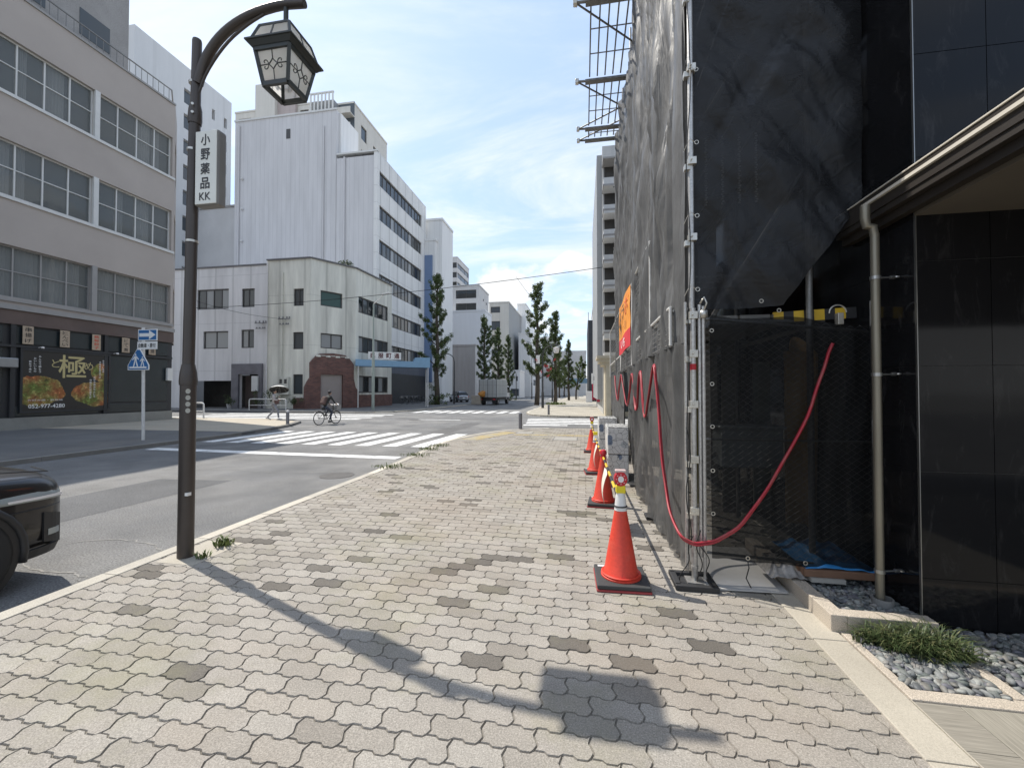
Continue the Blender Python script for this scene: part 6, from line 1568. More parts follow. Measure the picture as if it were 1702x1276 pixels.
b = MB(); b.cyl((LC.x, LC.y, ZT + .20), (LC.x, LC.y, 5.22), .022, n=10); frus(b, .155, ZT + .205, .05, ZT + .225); b.build('hanger', m_iron, la)
top, bot = ring(TT, ZT - .022), ring(BB, ZBt)
b = MB()
for i in range(4):
    j = (i + 1) % 4; b.beam(top[i], bot[i], .03, .03); b.beam(top[i] - Vector((0, 0, .012)), top[j] - Vector((0, 0, .012)), .03, .04); b.beam(bot[i], bot[j], .03, .04)
b.build('frame', m_iron, la)
for i in range(4):
    j = (i + 1) % 4; a0, a1, c0, c1 = bot[i], bot[j], top[j], top[i]; cen = (a0 + a1 + c0 + c1) / 4; U1 = (a1 - a0).normalized(); V1 = ((c0 + c1) / 2 - (a0 + a1) / 2); hgt = V1.length; V1.normalize(); N1 = U1.cross(V1)
    q = MB(); q.add([a0, a1, c0, c1], [(0, 1, 2, 3)]); q.build('pane', m_milk, la)
    q = MB(); off = N1 * .008; P2 = lambda u, v: cen + U1 * u + V1 * v + off
    q.tube([P2(0, -hgt / 2), P2(0, -.045)], .005, 5); q.tube([P2(0, .045), P2(0, hgt / 2)], .005, 5); wm = (TT + BB) / 2; q.tube([P2(-wm, 0), P2(-.045, 0)], .005, 5); q.tube([P2(.045, 0), P2(wm, 0)], .005, 5)
    for sx in (-1, 1):
        for sy in (-1, 1):
            q.tube([P2(sx * .045, 0), P2(sx * .03, sy * .012), P2(sx * .012, sy * .03), P2(0, sy * .045)], .005, 5)
            q.tube([P2(sx * (.045 + .022 - .022 * math.cos(t)), sy * (.0 + .024 * math.sin(t) + .008 * t)) for t in [k * .5 for k in range(9)]], .0045, 5)
    q.build('scrollwork', m_iron, la)
b = MB(); b.lathe([(.012, 0), (.03, .03), (.036, .07), (.025, .12), (.015, .14)], (LC.x, LC.y, ZBt + .10), 12); b.build('bulb', mat('bulb_white', (.85, .83, .76), .3), la, auto=True)
# sign box on the post
Yf = LPY - .06
sx0, sx1 = PY(324, 280, Yf).x, PY(362, 280, Yf).x; sz1, sz0 = PY(345, 216, Yf).z, PY(345, 341, Yf).z
sy1 = PX(377, 280, sx1).y
sb = thing('sign_box', (LPX + .15, Yf, sz0), 'white box sign with black characters on the lamp post', 'sign')
b = MB(); b.box(sx0, sx1, Yf, sy1, sz0, sz1); b.build('case', mat('sign_case', (.20, .195, .185), .5, .1), sb, bevel=.018)
b = MB(); b.prism([(sx0 + .010, sz0 + .012), (sx1 - .010, sz0 + .012), (sx1 - .010, sz1 - .012), (sx0 + .010, sz1 - .012)], lambda u, v, t: (u, t, v), Yf - .007, Yf + .002); b.build('face', mat('sign_face', (.72, .72, .66), .4, .05), sb, bevel=.004)
cxs = (sx0 + sx1) / 2; hgt = sz1 - sz0; b = MB()
for i, ch_ in enumerate(('小', '野', '薬', '品')): text_mb(ch_, (cxs - .004, Yf - .009, sz1 - hgt * (.135 + .192 * i)), EAST, V_, hgt * .145, mb=b, width=hgt * .135, bold=.022)
text_mb('KK', (cxs - .004, Yf - .009, sz0 + hgt * .115), EAST, V_, hgt * .10, mb=b, width=hgt * .17, bold=.012)
b.build('lettering', mat('sign_ink', (.035, .035, .038), .5), sb)
# concrete foot of the lamp and weeds beside it
b = MB(); b.box(LPX - .16, LPX + .26, LPY - .16, LPY + .42, -.03, .004); b.build('footing', m_edge, lp, bevel=.004)
m_weed = mat('weed_green', (.105, .135, .035), .6, .35, 12.0)
def weed(label, x, y, r, n, s, seed, m=None):
    rg = random.Random(seed); b = MB()
    for _ in range(n):
        a = rg.uniform(0, 6.28); rr = r * rg.random(); px0, py0 = x + rr * math.cos(a), y + rr * math.sin(a) * .8; h = s * rg.uniform(.3, 1); d = rg.uniform(0, 6.28); l = h * rg.uniform(.3, .9); w = s * rg.uniform(.06, .13)
        q = Vector((-math.sin(d), math.cos(d), 0)) * w; p0 = Vector((px0, py0, 0)); p1 = Vector((px0 + math.cos(d) * l * .5, py0 + math.sin(d) * l * .5, h * .75)); p2 = Vector((px0 + math.cos(d) * l, py0 + math.sin(d) * l, h))
        b.add([p0 - q * .3, p0 + q * .3, p1 + q, p1 - q, p2], [(0, 1, 2, 3), (3, 2, 4)])
    return b.build('weed', m or m_weed, label=label, cat='weed', group='weeds in the paving joints', kind='stuff')
weed('small weed at the foot of the lamp post', LPX + .19, LPY + .0, .07, 60, .07, 1)
q = G(372, 907); weed('yellow green weed just beyond the lamp post', q.x, q.y, .10, 90, .10, 2)
for i, (px_, py_2, lb_) in enumerate(((640, 776, 'patch of weeds on the kerb nearest the stop line'), (683, 757, 'patch of weeds on the kerb beside the stop line end'), (705, 747, 'patch of weeds on the kerb before the zebra crossing'), (722, 741, 'small patch of weeds by the crossing kerb'))):
    q = G(px_, py_2); weed(lb_, q.x + .1, q.y, .38, 170, .075, 10 + i)

# ================================================================== ROAD SIGN ACROSS THE STREET
sg = G(238, 731); SGX, SGY = sg.x, sg.y
rs = thing('road_sign', (SGX, SGY, 0), 'pole with blue arrow sign and blue school crossing sign', 'road sign')
b = MB(); b.cyl((SGX, SGY, 0), (SGX - .06, SGY, 3.7), .045, n=12); b.build('pole', m_frame, rs, auto=True)
m_sblue = mat('sign_blue', (.035, .15, .36), .4, .04)
yS = SGY - .07
def plate(pts, y0, y1, m, name, parent, bev=.0): b = MB(); b.prism(pts, lambda u, v, t: (u, t, v), y0, y1); return b.build(name, m, parent, bevel=bev)
ax0, ax1, az0, az1 = PY(229.5, 560, yS).x, PY(261, 560, yS).x, PY(245, 566, yS).z, PY(245, 547, yS).z
pl1 = plate([(ax0, az0), (ax1, az0), (ax1, az1), (ax0, az1)], yS, yS + .02, m_inkw, 'arrow_plate', rs)
plate([(ax0 + .03, az0 + .03), (ax1 - .03, az0 + .03), (ax1 - .03, az1 - .03), (ax0 + .03, az1 - .03)], yS - .006, yS - .001, m_sblue, 'blue_field', pl1)
zc2 = (az0 + az1) / 2; hw = (az1 - az0) / 2
plate([(ax0 + .06, zc2 - .055), (ax1 - .30, zc2 - .055), (ax1 - .30, zc2 - .15), (ax1 - .05, zc2), (ax1 - .30, zc2 + .15), (ax1 - .30, zc2 + .055), (ax0 + .06, zc2 + .055)], yS - .012, yS - .007, m_inkw, 'arrow', pl1)
bx0, bx1, bz0, bz1 = PY(228, 573, yS).x, PY(261, 573, yS).x, PY(245, 580.5, yS).z, PY(245, 567.5, yS).z
pl2 = plate([(bx0, bz0), (bx1, bz0), (bx1, bz1), (bx0, bz1)], yS, yS + .02, m_inkw, 'text_plate', rs, .01)
text_mb('自動車・原付', ((bx0 + bx1) / 2, yS - .003, (bz0 + bz1) / 2), EAST, V_, (bz1 - bz0) * .55, width=(bx1 - bx0) * .86, bold=.02).build('lettering', m_ink, pl2)
tx0, tx1 = PY(215, 612, yS).x, PY(250, 612, yS).x; tz0, tz1, tzm = PY(233, 615, yS).z, PY(233, 580, yS).z, PY(233, 607, yS).z; tc_ = (tx0 + tx1) / 2
yT = yS - .05
pent = [(tx0, tz0), (tx1, tz0), (tx1, tzm), (tc_ + .06, tz1), (tc_ - .06, tz1), (tx0, tzm)]
pl3 = plate(pent, yT, yT + .02, m_inkw, 'crossing_plate', rs)
sc_ = lambda pts, k: [(tc_ + (u - tc_) * k, (tz0 + tz1) / 2 - .05 + (v - ((tz0 + tz1) / 2 - .05)) * k) for u, v in pts]
plate(sc_(pent, .92), yT - .006, yT - .001, m_sblue, 'blue_field', pl3)
fg = MB(); hgt = tz1 - tz0
def fig(cx, s, z0):
    F = lambda u, v, t: (cx + u * s, t, z0 + v * s)
    for poly in ([(.07 * math.cos(k * .785), .92 + .07 * math.sin(k * .785)) for k in range(8)], [(-.09, .45), (.09, .45), (.10, .82), (-.10, .82)], [(-.09, .46), (.0, .46), (-.12, .0), (-.22, .0)], [(.0, .46), (.09, .46), (.24, .02), (.14, .0)], [(-.10, .80), (-.06, .72), (-.26, .48), (-.30, .54)], [(.10, .80), (.06, .70), (.26, .52), (.30, .58)]): fg.prism(poly, F, yT - .012, yT - .007)
fig(tc_ - .10, hgt * .62, tz0 + hgt * .16); fig(tc_ + .17, hgt * .48, tz0 + hgt * .16)
fg.prism([(tx0 + .08, tz0 + .06), (tx1 - .08, tz0 + .06), (tx1 - .08, tz0 + .11), (tx0 + .08, tz0 + .11)], lambda u, v, t: (u, t, v), yT - .012, yT - .007)
fg.build('walking_figures', m_inkw, pl3)

# ================================================================== BOLLARDS, GUARD PIPES, STREET LIGHT, ARCH
m_bol = mat('bollard_grey', (.19, .19, .205), .5, .1, metal=.3)
for (px_, py_2, lb_) in ((865, 713, 'grey bollard on our corner beside the zebra crossing'), (478, 705, 'grey bollard on the left corner behind the cyclist'), (912, 689, 'grey bollard beyond the side street crossing')):
    q = G(px_, py_2); e = thing('bollard', (q.x, q.y, 0), lb_, 'bollard', 'grey bollards at the junction')
    b = MB(); b.lathe([(.075, 0), (.075, .60)], n=16); b.build('shaft', m_bol, e, local=True, auto=True)
    b = MB(); b.lathe([(.079, .60), (.079, .64), (.06, .675), (.02, .69)], n=16); b.build('cap', m_lwh if px_ == 478 else m_bol, e, local=True, auto=True)
def guard_pipe(label, xa, xb, Y, z=.95):
    e = thing('guard_pipe', ((xa + xb) / 2, Y, 0), label, 'guard rail', 'white guard pipes at the crossing')
    b = MB(); b.tube(smooth_path([Vector(p) for p in ((xa, Y, 0), (xa, Y, z - .15), (xa + .03, Y, z - .03), (xa + .18, Y, z), ((xa + xb) / 2, Y, z), (xb - .18, Y, z), (xb - .03, Y, z - .03), (xb, Y, z - .15), (xb, Y, 0))], 1), .045, 8); b.build('hoop', m_frame, e, auto=True)
    b = MB(); b.cyl((xa, Y, z * .45), (xb, Y, z * .45), .03, n=8); b.build('rail', m_frame, e, auto=True)
guard_pipe('white guard pipe behind the pedestrian', PY(414, 680, 30.6).x, PY(475, 680, 30.6).x, 30.6)
guard_pipe('white guard pipe half hidden by the lamp post', PY(300, 690, 21.3).x, PY(338.5, 690, 21.3).x, 21.3, .9)
# street light by the crossing
q = G(620, 682); SLX, SLY = q.x, q.y
e = thing('street_light', (SLX, SLY, 0), 'tall pale green street light before the cream corner building', 'street light')
zt = PY(622, 505, SLY).z
b = MB(); b.tube([(SLX, SLY, 0), (SLX, SLY, 4.4), (SLX, SLY, 4.5), (SLX, SLY, zt)], [.12, .12, .085, .06], 12); b.build('mast', mat('mast_green', (.30, .34, .30), .5, .1), e, auto=True)
p1 = PY(643, 489, SLY); b = MB(); b.tube([(SLX, SLY, zt), (SLX + .5, SLY, zt + .35), (p1.x - .3, SLY, p1.z)], .045, 8); b.build('arm', m_frame, e, auto=True)
b = MB(); b.beam((p1.x - .4, SLY, p1.z), (p1.x + .25, SLY, p1.z + .1), .22, .12); b.build('lamp_head', m_frame, e, bevel=.03)
# blue arched canopy with the street name
q1, q2 = G(594, 677.5), G(713, 676)
ar = thing('street_arch', ((q1.x + q2.x) / 2, (q1.y + q2.y) / 2, 0), 'pale blue arcade canopy on thin posts with a street name board', 'arcade')
Ua = (q2 - q1); Ua.z = 0; La = Ua.length; Ua.normalize(); Na = Vector((Ua.y, -Ua.x, 0))
m_ablue = mat('arch_blue', (.22, .38, .54), .5, .08)
zl, zh = run_px(q1, Ua, 600, 608)[1], run_px(q1, Ua, 600, 597)[1]; zl2, zh2 = run_px(q1, Ua, 712, 611)[1], run_px(q1, Ua, 712, 594)[1]
b = MB(); b.prism([(-.2, zl), (La + .1, zl2), (La + .1, zh2), (La * .8, zh2 - .05), (La * .78, zh2 - .45), (-.2, zh)], lambda u, v, t: on(q1, Ua, Na, u, v, t), -1.6, .0); b.build('canopy', m_ablue, ar)
for u in (.05, La - .1):
    for d in (-.1, -1.5):
        p = on(q1, Ua, Na, u, 0, d); b = MB(); b.cyl(p, p + Vector((0, 0, (zl if u < 1 else zl2) - .01)), .055, n=8); b.build('post', m_frame, ar, auto=True)
ua, z1 = run_px(q1, Ua, 612, 584); ub, _ = run_px(q1, Ua, 667, 584); z0 = run_px(q1, Ua, 640, 597)[1]
b = MB(); b.prism([(ua, z0), (ub, z0), (ub, z1), (ua, z1)], lambda u, v, t: on(q1, Ua, Na, u, v, t), -.35, -.15); nbd = b.build('name_board', m_inkw, ar)
b = MB()
for i, ch_ in enumerate('呉服町通'):
    text_mb(ch_, on(q1, Ua, Na, ua + (ub - ua) * (.135 + .243 * i), (z0 + z1) / 2, -.145), Ua, V_, (z1 - z0) * .68, mb=b, width=(ub - ua) * .15, bold=.03)
b.build('lettering', mat('ink_maroon', (.10, .02, .022), .5), nbd)
# overhead wires
m_wirek = mat('wire_black', (.012, .012, .013), .9, 0, spec=.05)
def wire(label, a, b_, sag, r=.022, n=24):
    a, b_ = Vector(a), Vector(b_); mb = MB(); mb.tube([a + (b_ - a) * (i / n) - Vector((0, 0, sag * 4 * (i / n) * (1 - i / n))) for i in range(n + 1)], r, 5); return mb.build('overhead_wire', m_wirek, label=label, cat='wire', group='overhead wires')
wire('long overhead wire crossing the whole street', PY(326, 512, 33.6), PY(1003, 444, 29.9), .45)
wire('short overhead wire to the insulator bracket on the cream building', PY(326, 500, 33.7), PY(470, 530, 33.7), .25, .014)
wire('faint overhead wire between far buildings', PY(858, 460, 90), PY(905, 520, 90), .3, .03)
def insul(label, px_, py_2):
    q = PY(px_, py_2, 33.75); b = MB(); b.beam((q.x - .6, 33.75, q.z), (q.x + .6, 33.75, q.z), .06, .06); b.beam((q.x - .5, 33.75, q.z - .5), (q.x + .5, 33.75, q.z - .5), .05, .05)
    for i in (-.5, -.1, .3, .55): b.lathe([(.05, 0), (.09, .05), (.05, .12), (.08, .18), (.03, .22)], (q.x + i, 33.75, q.z), 6); b.lathe([(.05, 0), (.08, .06), (.04, .14)], (q.x + i * .8, 33.75, q.z - .5), 6)
    b.cyl((q.x, 33.8, q.z), (q.x, 33.99, q.z), .03); b.build('insulator_bracket', mat('insulator', (.20, .20, .20), .5), label=label, cat='bracket', group='insulator brackets')
insul('wire bracket with insulators on the cream wall', 472, 530); insul('wire bracket with insulators on the white wall near the drainpipe', 433, 537)

# ================================================================== TREES
m_bark = mat('bark', (.085, .070, .055), .9, .3, 6.0, .2, 40.0, .6, 30.0)
def leaf_mat(name, c, c2):
    m = bpy.data.materials.new(name); m.use_nodes = True; nt = m.node_tree; N = nt.nodes; L = nt.links; N.clear()
    o = N.new('ShaderNodeOutputMaterial'); d = N.new('ShaderNodeBsdfPrincipled'); t = N.new('ShaderNodeBsdfTranslucent'); mx = N.new('ShaderNodeMixShader'); mx.inputs['Fac'].default_value = .28
    geo = N.new('ShaderNodeNewGeometry'); r = N.new('ShaderNodeValToRGB'); L.new(geo.outputs['Random Per Island'], r.inputs[0]); r.color_ramp.elements[0].color = (*c, 1); r.color_ramp.elements[1].color = (*c2, 1)
    L.new(r.outputs[0], d.inputs['Base Color']); d.inputs['Roughness'].default_value = .55; L.new(r.outputs[0], t.inputs['Color']); L.new(d.outputs[0], mx.inputs[1]); L.new(t.outputs[0], mx.inputs[2]); L.new(mx.outputs[0], o.inputs['Surface']); return m
m_leaf = leaf_mat('ginkgo_leaf', (.040, .070, .022), (.14, .18, .058))
m_leaf2 = leaf_mat('ginkgo_leaf_light', (.07, .11, .028), (.14, .19, .05))
def ginkgo(label, base, H, width, seed, m_l=None, bush=False, lean=0.0):
    rg = random.Random(seed); e = thing('ginkgo_tree', base, label, 'tree', 'pollarded ginkgo trees along the street')
    tr = MB(); n = 9; path = [Vector((lean * (i / n) ** 1.5 + .06 * math.sin(i * 1.7 + seed), .05 * math.sin(i * 2.1), H * .97 * i / n)) for i in range(n + 1)]
    tr.tube(path, [.27 * (H / 14) * (1 - .86 * i / n) + .02 for i in range(n + 1)], 9); tr.build('trunk', m_bark, e, local=True, smooth=True)
    br = MB(); cr = MB(); nb_ = int(rg.uniform(33, 44) * H / 14); tw = rg.uniform(.35, .6); sk_ = rg.uniform(0, 6.28)
    tpos = lambda t: path[min(n - 1, int(t * n))].lerp(path[min(n, int(t * n) + 1)], t * n - int(t * n))
    for i in range(nb_):
        t = .20 + .78 * (i + rg.random() * .7) / nb_; p = tpos(min(.999, t)); a = i * 2.4 + rg.uniform(-.5, .5)
        prof = (1.0 if t < tw else 1.0 - (t - tw) / (1.07 - tw)) * (.55 + .75 * rg.random()) * (1 + .25 * math.cos(a - sk_)); prof = max(.16, prof) * (.8 if t < .27 else 1)
        Lb = width * .52 * prof; up = .45 + .6 * rg.random(); d = Vector((math.cos(a), math.sin(a), up)).normalized(); q = p + d * Lb * 1.15; q2 = q + Vector((d.x * .15, d.y * .15, .25 + .2 * rg.random())) * min(1, Lb)
        br.tube([p, q * .6 + p * .4, q, q2], [.06 * H / 14, .045 * H / 14, .03, .012], 5)
        k = 4 + int(Lb * 3.2)
        for j in range(k):
            s = (.45 + .63 * (j + rg.random()) / k); c_ = p + (q - p) * min(s, 1.0) + (q2 - q) * max(0, s - .85) * 4
            c_ += Vector((rg.gauss(0, .07), rg.gauss(0, .07), rg.gauss(0, .10)))
            leaf_cloud(cr, c_, rg.uniform(.17, .34) * (.8 + .25 * H / 14), 50, .125, rg, 1.1)
    for j in range(9): leaf_cloud(cr, tpos(.93 + .007 * j) + Vector((rg.gauss(0, .05), rg.gauss(0, .05), rg.gauss(.1, .15))), .20, 26, .12, rg, 1.6)
    for j in range(int(24 * H / 14)): leaf_cloud(cr, tpos(.22 + .75 * rg.random()) + Vector((rg.gauss(0, .12), rg.gauss(0, .12), 0)), .24, 22, .12, rg, 1.4)
    if bush:
        for j in range(34): leaf_cloud(cr, (rg.gauss(0, .55), rg.gauss(0, .55), abs(rg.gauss(.8, .65))), .36, 40, .13, rg, 1.0)
    br.build('branches', m_bark, e, local=True, smooth=True, kind='stuff'); cr.build('crown', m_l or m_leaf, e, local=True)
    return e
def tree_px(label, x, ybase_Y, ytop, width_px, seed, **k):
    Y = ybase_Y; p = PY(x, 660, Y); z = PY(x, ytop, Y).z; wpx = width_px * PROJ((p.x, Y, 5))[2] / FPX
    return ginkgo(label, (p.x, Y, 0), z, wpx, seed, **k)
tree_px('tall ginkgo with a bushy foot beside the blue arcade', 726, 47.5, 447, 44, 1, bush=True)
tree_px('slender ginkgo behind the truck, left of its box', 805, 66.0, 521, 30, 2)
tree_px('ginkgo directly behind the truck box', 828, 71.0, 541, 25, 3)
tree_px('ginkgo at the right of the truck', 845, 76.0, 555, 23, 4, bush=True)
tree_px('tallest ginkgo on the right of the street', 893, 47.0, 464, 44, 5)
tree_px('second ginkgo on the right of the street', 923, 52.0, 513, 32, 6)
tree_px('third ginkgo on the right of the street, farther off', 945, 74.0, 562, 20, 7)
tree_px('small bright ginkgo leaning over the far right pavement', 957, 82.0, 592, 24, 8, m_l=m_leaf2, lean=1.2)
tree_px('far ginkgo near the end of the right pavement', 930, 100.0, 588, 20, 9)
tree_px('distant ginkgo in the gap at the end of the street', 938, 120.0, 598, 18, 10)
# low planting under the right trees
q = G(924, 672); weed('low bright ground cover round the right ginkgo foot', q.x, q.y - 1.0, 1.3, 400, .35, 40)
# potted and planted shrubs at the low building
def shrub(label, px_, py_2, Y, r, seed, pot=True):
    p = PY(px_, py_2, Y); rg = random.Random(seed); e = thing('shrub', (p.x, Y, 0), label, 'plant', 'shrubs by the low building')
    if pot: b = MB(); b.lathe([(.16, 0), (.24, .42), (.22, .44)], n=12); b.build('pot', mat('pot_white', (.5, .5, .5), .6), e, local=True, auto=True)
    cr = MB()
    for j in range(10): leaf_cloud(cr, (rg.gauss(0, r * .5), rg.gauss(0, r * .3), .55 + abs(rg.gauss(0, r * .6))), r * .45, 26, .10, rg)
    cr.build('foliage', m_bush, e, local=True)
shrub('potted shrub beside the dark garage opening', 381, 675, 33.2, .45, 51); shrub('shrub behind the guard pipe at the house door', 424, 676, 33.0, .6, 52, False); shrub('shrub beside the cream building drainpipe', 450, 676, 33.1, .7, 53, False); shrub('dark shrub at the brick plinth behind the pedestrian', 487, 677, 33.2, .6, 54, False)

# ================================================================== VEHICLES
m_tyre = mat('tyre', (.02, .02, .02), .8, .1); m_rimm = mat('wheel_rim', (.35, .35, .36), .35, .05, metal=.8); m_trim = mat('car_trim', (.022, .022, .023), .55, .1)
g_car = glass_mat('car_glass', (.012, .014, .015), 1.0, .02)
m_lens = glass_mat('headlight_lens', (.30, .33, .33), 1.0, .08)
def loft(sections, closed_ends=True):
    mb = MB(); n = len(sections[0]); vs = [p for s in sections for p in s]
    fs = [(i * n + j, i * n + (j + 1) % n, (i + 1) * n + (j + 1) % n, (i + 1) * n + j) for i in range(len(sections) - 1) for j in range(n)]
    if closed_ends: fs.append(tuple(range(n - 1, -1, -1))); fs.append(tuple((len(sections) - 1) * n + j for j in range(n)))
    mb.add(vs, fs); return mb
def make_car(label, loc, rz, paint, group=None, Lc=4.4, W=1.80, Hc=1.60, name='parked_car'):
    e = thing(name, loc, label, 'car', group, rz=rz); hw = W / 2
    st = [(-2.20, .62, .45, .88, .80), (-2.12, .80, .30, .98, .90), (-1.9, .90, .24, 1.00, .97), (-1.3, .98, .20, 1.02, 1.0), (0, 1.0, .20, 1.00, 1.0), (.75, 1.0, .20, .99, 1.0), (1.15, .99, .20, .97, .99), (1.55, .975, .21, .93, .965), (1.85, .955, .20, .915, .93), (2.04, .925, .21, .895, .885), (2.14, .865, .22, .865, .82), (2.19, .80, .23, .83, .76), (2.215, .74, .25, .78, .70)]
    secs = []
    for y, wk, z0, zt, tk in st:
        w_ = hw * wk; wt_ = hw * tk
        half = [(.0, z0), (w_ * .6, z0), (w_ * .93, z0 + .03), (w_, z0 + .16), (w_, (z0 + zt) * .5), (w_ * .998, zt - .15), (w_ * .975, zt - .085), (wt_ * .93, zt - .03), (wt_ * .72, zt), (wt_ * .4, zt + .025), (0, zt + .035)]
        ring_ = [(x, y, z) for x, z in half] + [(-x, y, z) for x, z in half[-2:0:-1]]; secs.append(ring_)
    b = loft(secs); o = b.build('body', paint, e, local=True, smooth=True); md = o.modifiers.new('sub', 'SUBSURF'); md.levels = md.render_levels = 2
    gs = [(-1.95, .70, 1.0, 1.10), (-1.65, .80, .99, 1.45), (-1.2, .82, .99, 1.57), (-.3, .83, .98, Hc), (.35, .82, .97, 1.55), (.80, .83, .96, 1.27), (1.18, .86, .95, .99)]
    secs = []
    for y, wk, zb, zt in gs:
        w_ = hw * wk; k = (zt - zb); half = [(0, zb), (hw * .93, zb), (hw * .93 - (hw * .93 - w_) * .55, zb + k * .5), (w_, zb + k * .86), (w_ * .82, zb + k), (0, zb + k * 1.03)]
        secs.append([(x, y, z) for x, z in half] + [(-x, y, z) for x, z in half[-2:0:-1]])
    b = loft(secs); o = b.build('cabin_glass', g_car, e, local=True, smooth=True)
    rf = MB(); rf.grid(lambda u, v: (hw * .70 * (2 * u - 1), -1.55 + 1.95 * v, Hc + .012 - .06 * abs(2 * u - 1) ** 3 - .10 * (2 * v - 1) ** 2 * (1 if v < .5 else .75)), 8, 10); rf.build('roof', paint, e, local=True, smooth=True, thick=.02)
    for s in (-1, 1):
        for a, c_ in (((s * hw * .94, 1.05, 1.0), (s * hw * .70, .30, 1.54)), ((s * hw * .93, -.35, 1.0), (s * hw * .80, -.38, 1.55)), ((s * hw * .93, -1.45, 1.0), (s * hw * .76, -1.5, 1.5))):
            b = MB(); b.beam(a, c_, .05, .07); b.build('pillar', paint, e, local=True)
        for y in (-1.32, 1.44):
            b = MB(); b.cyl((s * (hw + .004), y, .33), (s * (hw - .22), y, .33), .375, n=28); b.build('wheel_arch', m_trim, e, local=True)
            b = MB(); b.tube([(s * (hw + .004), y + .40 * math.cos(t), .33 + .40 * math.sin(t)) for t in [-.25 + k * .24 for k in range(16)]], .028, 6); b.build('arch_cladding', m_trim, e, local=True, smooth=True)
            b = MB(); F = lambda r, x: [(s * (hw + x), y + r * math.cos(t), .33 + r * math.sin(t)) for t in [k * 6.283 / 28 for k in range(28)]]
            b = loft([F(.20, .012), F(.225, .03), F(.30, .032), F(.33, .01), F(.33, -.18)]); wh = b.build('wheel', m_tyre, e, local=True, smooth=True)
            b = loft([F(.02, .02), F(.06, .026), F(.19, .016), F(.215, .028)]); b.build('rim', m_rimm, wh, local=True)
        hk = [(1.58, .968), (1.80, .958), (1.96, .938), (2.08, .895), (2.165, .83), (2.20, .72)]
        def hl(u, v):
            t = u * (len(hk) - 1); i_ = min(len(hk) - 2, int(t)); f_ = t - i_; y_ = hk[i_][0] + (hk[i_ + 1][0] - hk[i_][0]) * f_; w_ = hk[i_][1] + (hk[i_ + 1][1] - hk[i_][1]) * f_
            return (s * (hw * w_ + .004 - .045 * v * v), y_ - .035 * v * v, .655 + .035 * (1 - u) + (.085 + .055 * u) * v)
        b = MB(); b.grid(hl, 12, 4); hlo = b.build('headlight', m_lens, e, local=True, smooth=True, thick=.02)
        def patch(u, z, off=.006):
            t = u * (len(hk) - 1); i_ = min(len(hk) - 2, int(t)); f_ = t - i_; return (s * (hw * (hk[i_][1] + (hk[i_ + 1][1] - hk[i_][1]) * f_) + off), hk[i_][0] + (hk[i_ + 1][0] - hk[i_][0]) * f_ + off, z)
        b = MB(); b.grid(lambda u, v: patch(.45 + .3 * u, .33 + .24 * v - .04 * u), 5, 3); b.build('air_slot', m_trim, e, local=True, thick=.015)
        b = MB(); b.grid(lambda u, v: patch(.0 + u, .225 + .07 * v, -.022 + .02 * v), 12, 2); b.build('bumper_lip', m_trim, e, local=True, thick=.02)
        b = MB(); b.grid(lambda u, v: patch(.50 + .2 * u, .375 + .05 * v, .012), 4, 1); b.build('fog_light', m_lens, e, local=True, thick=.006)
        b = MB(); b.tube([Vector(patch(k / 12, .612, .003)) for k in range(13)], .0045, 4); b.build('bumper_seam', m_trim, e, local=True)
        b = MB(); b.tube([(s * hw * .90, .95, .985), (s * hw * .885, 1.5, .957), (s * hw * .85, 1.9, .915), (s * hw * .78, 2.1, .885), (s * hw * .4, 2.19, .895)], .006, 4); b.build('bonnet_seam', m_trim, e, local=True)
        b = MB(); b.grid(lambda u, v: tuple(Vector(hl(.15 + .8 * u, .12 + .18 * v)) + Vector((s * .012, .008, 0))), 10, 1); b.build('light_bar', m_lwh, hlo, local=True, thick=.004)
        b = MB(); b.grid(lambda u, v: (s * (hw * (.93 - .3 * u)), -2.03 - .10 * u, .74 + .16 * v), 4, 3); b.build('tail_light', m_lred, e, local=True, smooth=True, thick=.03)
        b = MB(); b.obox((s * (hw + .09), .82, 1.06), .19, .11, .14); b.build('mirror', paint, e, local=True, bevel=.04)
    b = MB(); b.grid(lambda u, v: (hw * .55 * (2 * u - 1), 2.155 - .05 * (2 * u - 1) ** 2, .46 + .20 * v), 8, 2); b.build('grille', m_trim, e, local=True, thick=.02)
    b = MB(); b.grid(lambda u, v: (hw * .80 * (2 * u - 1), 2.13 - .18 * (2 * u - 1) ** 2, .25 + .09 * v), 8, 2); b.build('lower_bumper', m_trim, e, local=True, thick=.02)
    b = MB(); b.obox((0, 2.19, .42), .33, .015, .165); b.build('number_plate', m_inkw, e, local=True); b = MB(); b.obox((0, -2.20, .62), .33, .015, .165); b.build('number_plate', m_inkw, e, local=True)
    return e
m_pblack = mat('paint_black', (.012, .012, .014), .3, .05, spec=.3, coat=.6)
m_psilver = mat('paint_silver', (.45, .46, .48), .3, .04, metal=.6, coat=.6)
m_pwhite = mat('paint_white', (.65, .65, .65), .3, .04, coat=.6)
make_car('black car parked at the kerb at the left edge', (-5.60, .88, ZR), 0.0, m_pblack, W=1.82).scale = (1.0, 1.04, 1.09)
q = G(763, 665); make_car('silver car parked in front of the grey garage block', (q.x - .5, 58.0 * q.x / q.x, .0), R(35), m_psilver).location = (PY(763, 660, 60).x, 60, 0)
make_car('white car far up the street', (PY(852, 660, 105).x, 105, ZR), 0, m_pwhite)
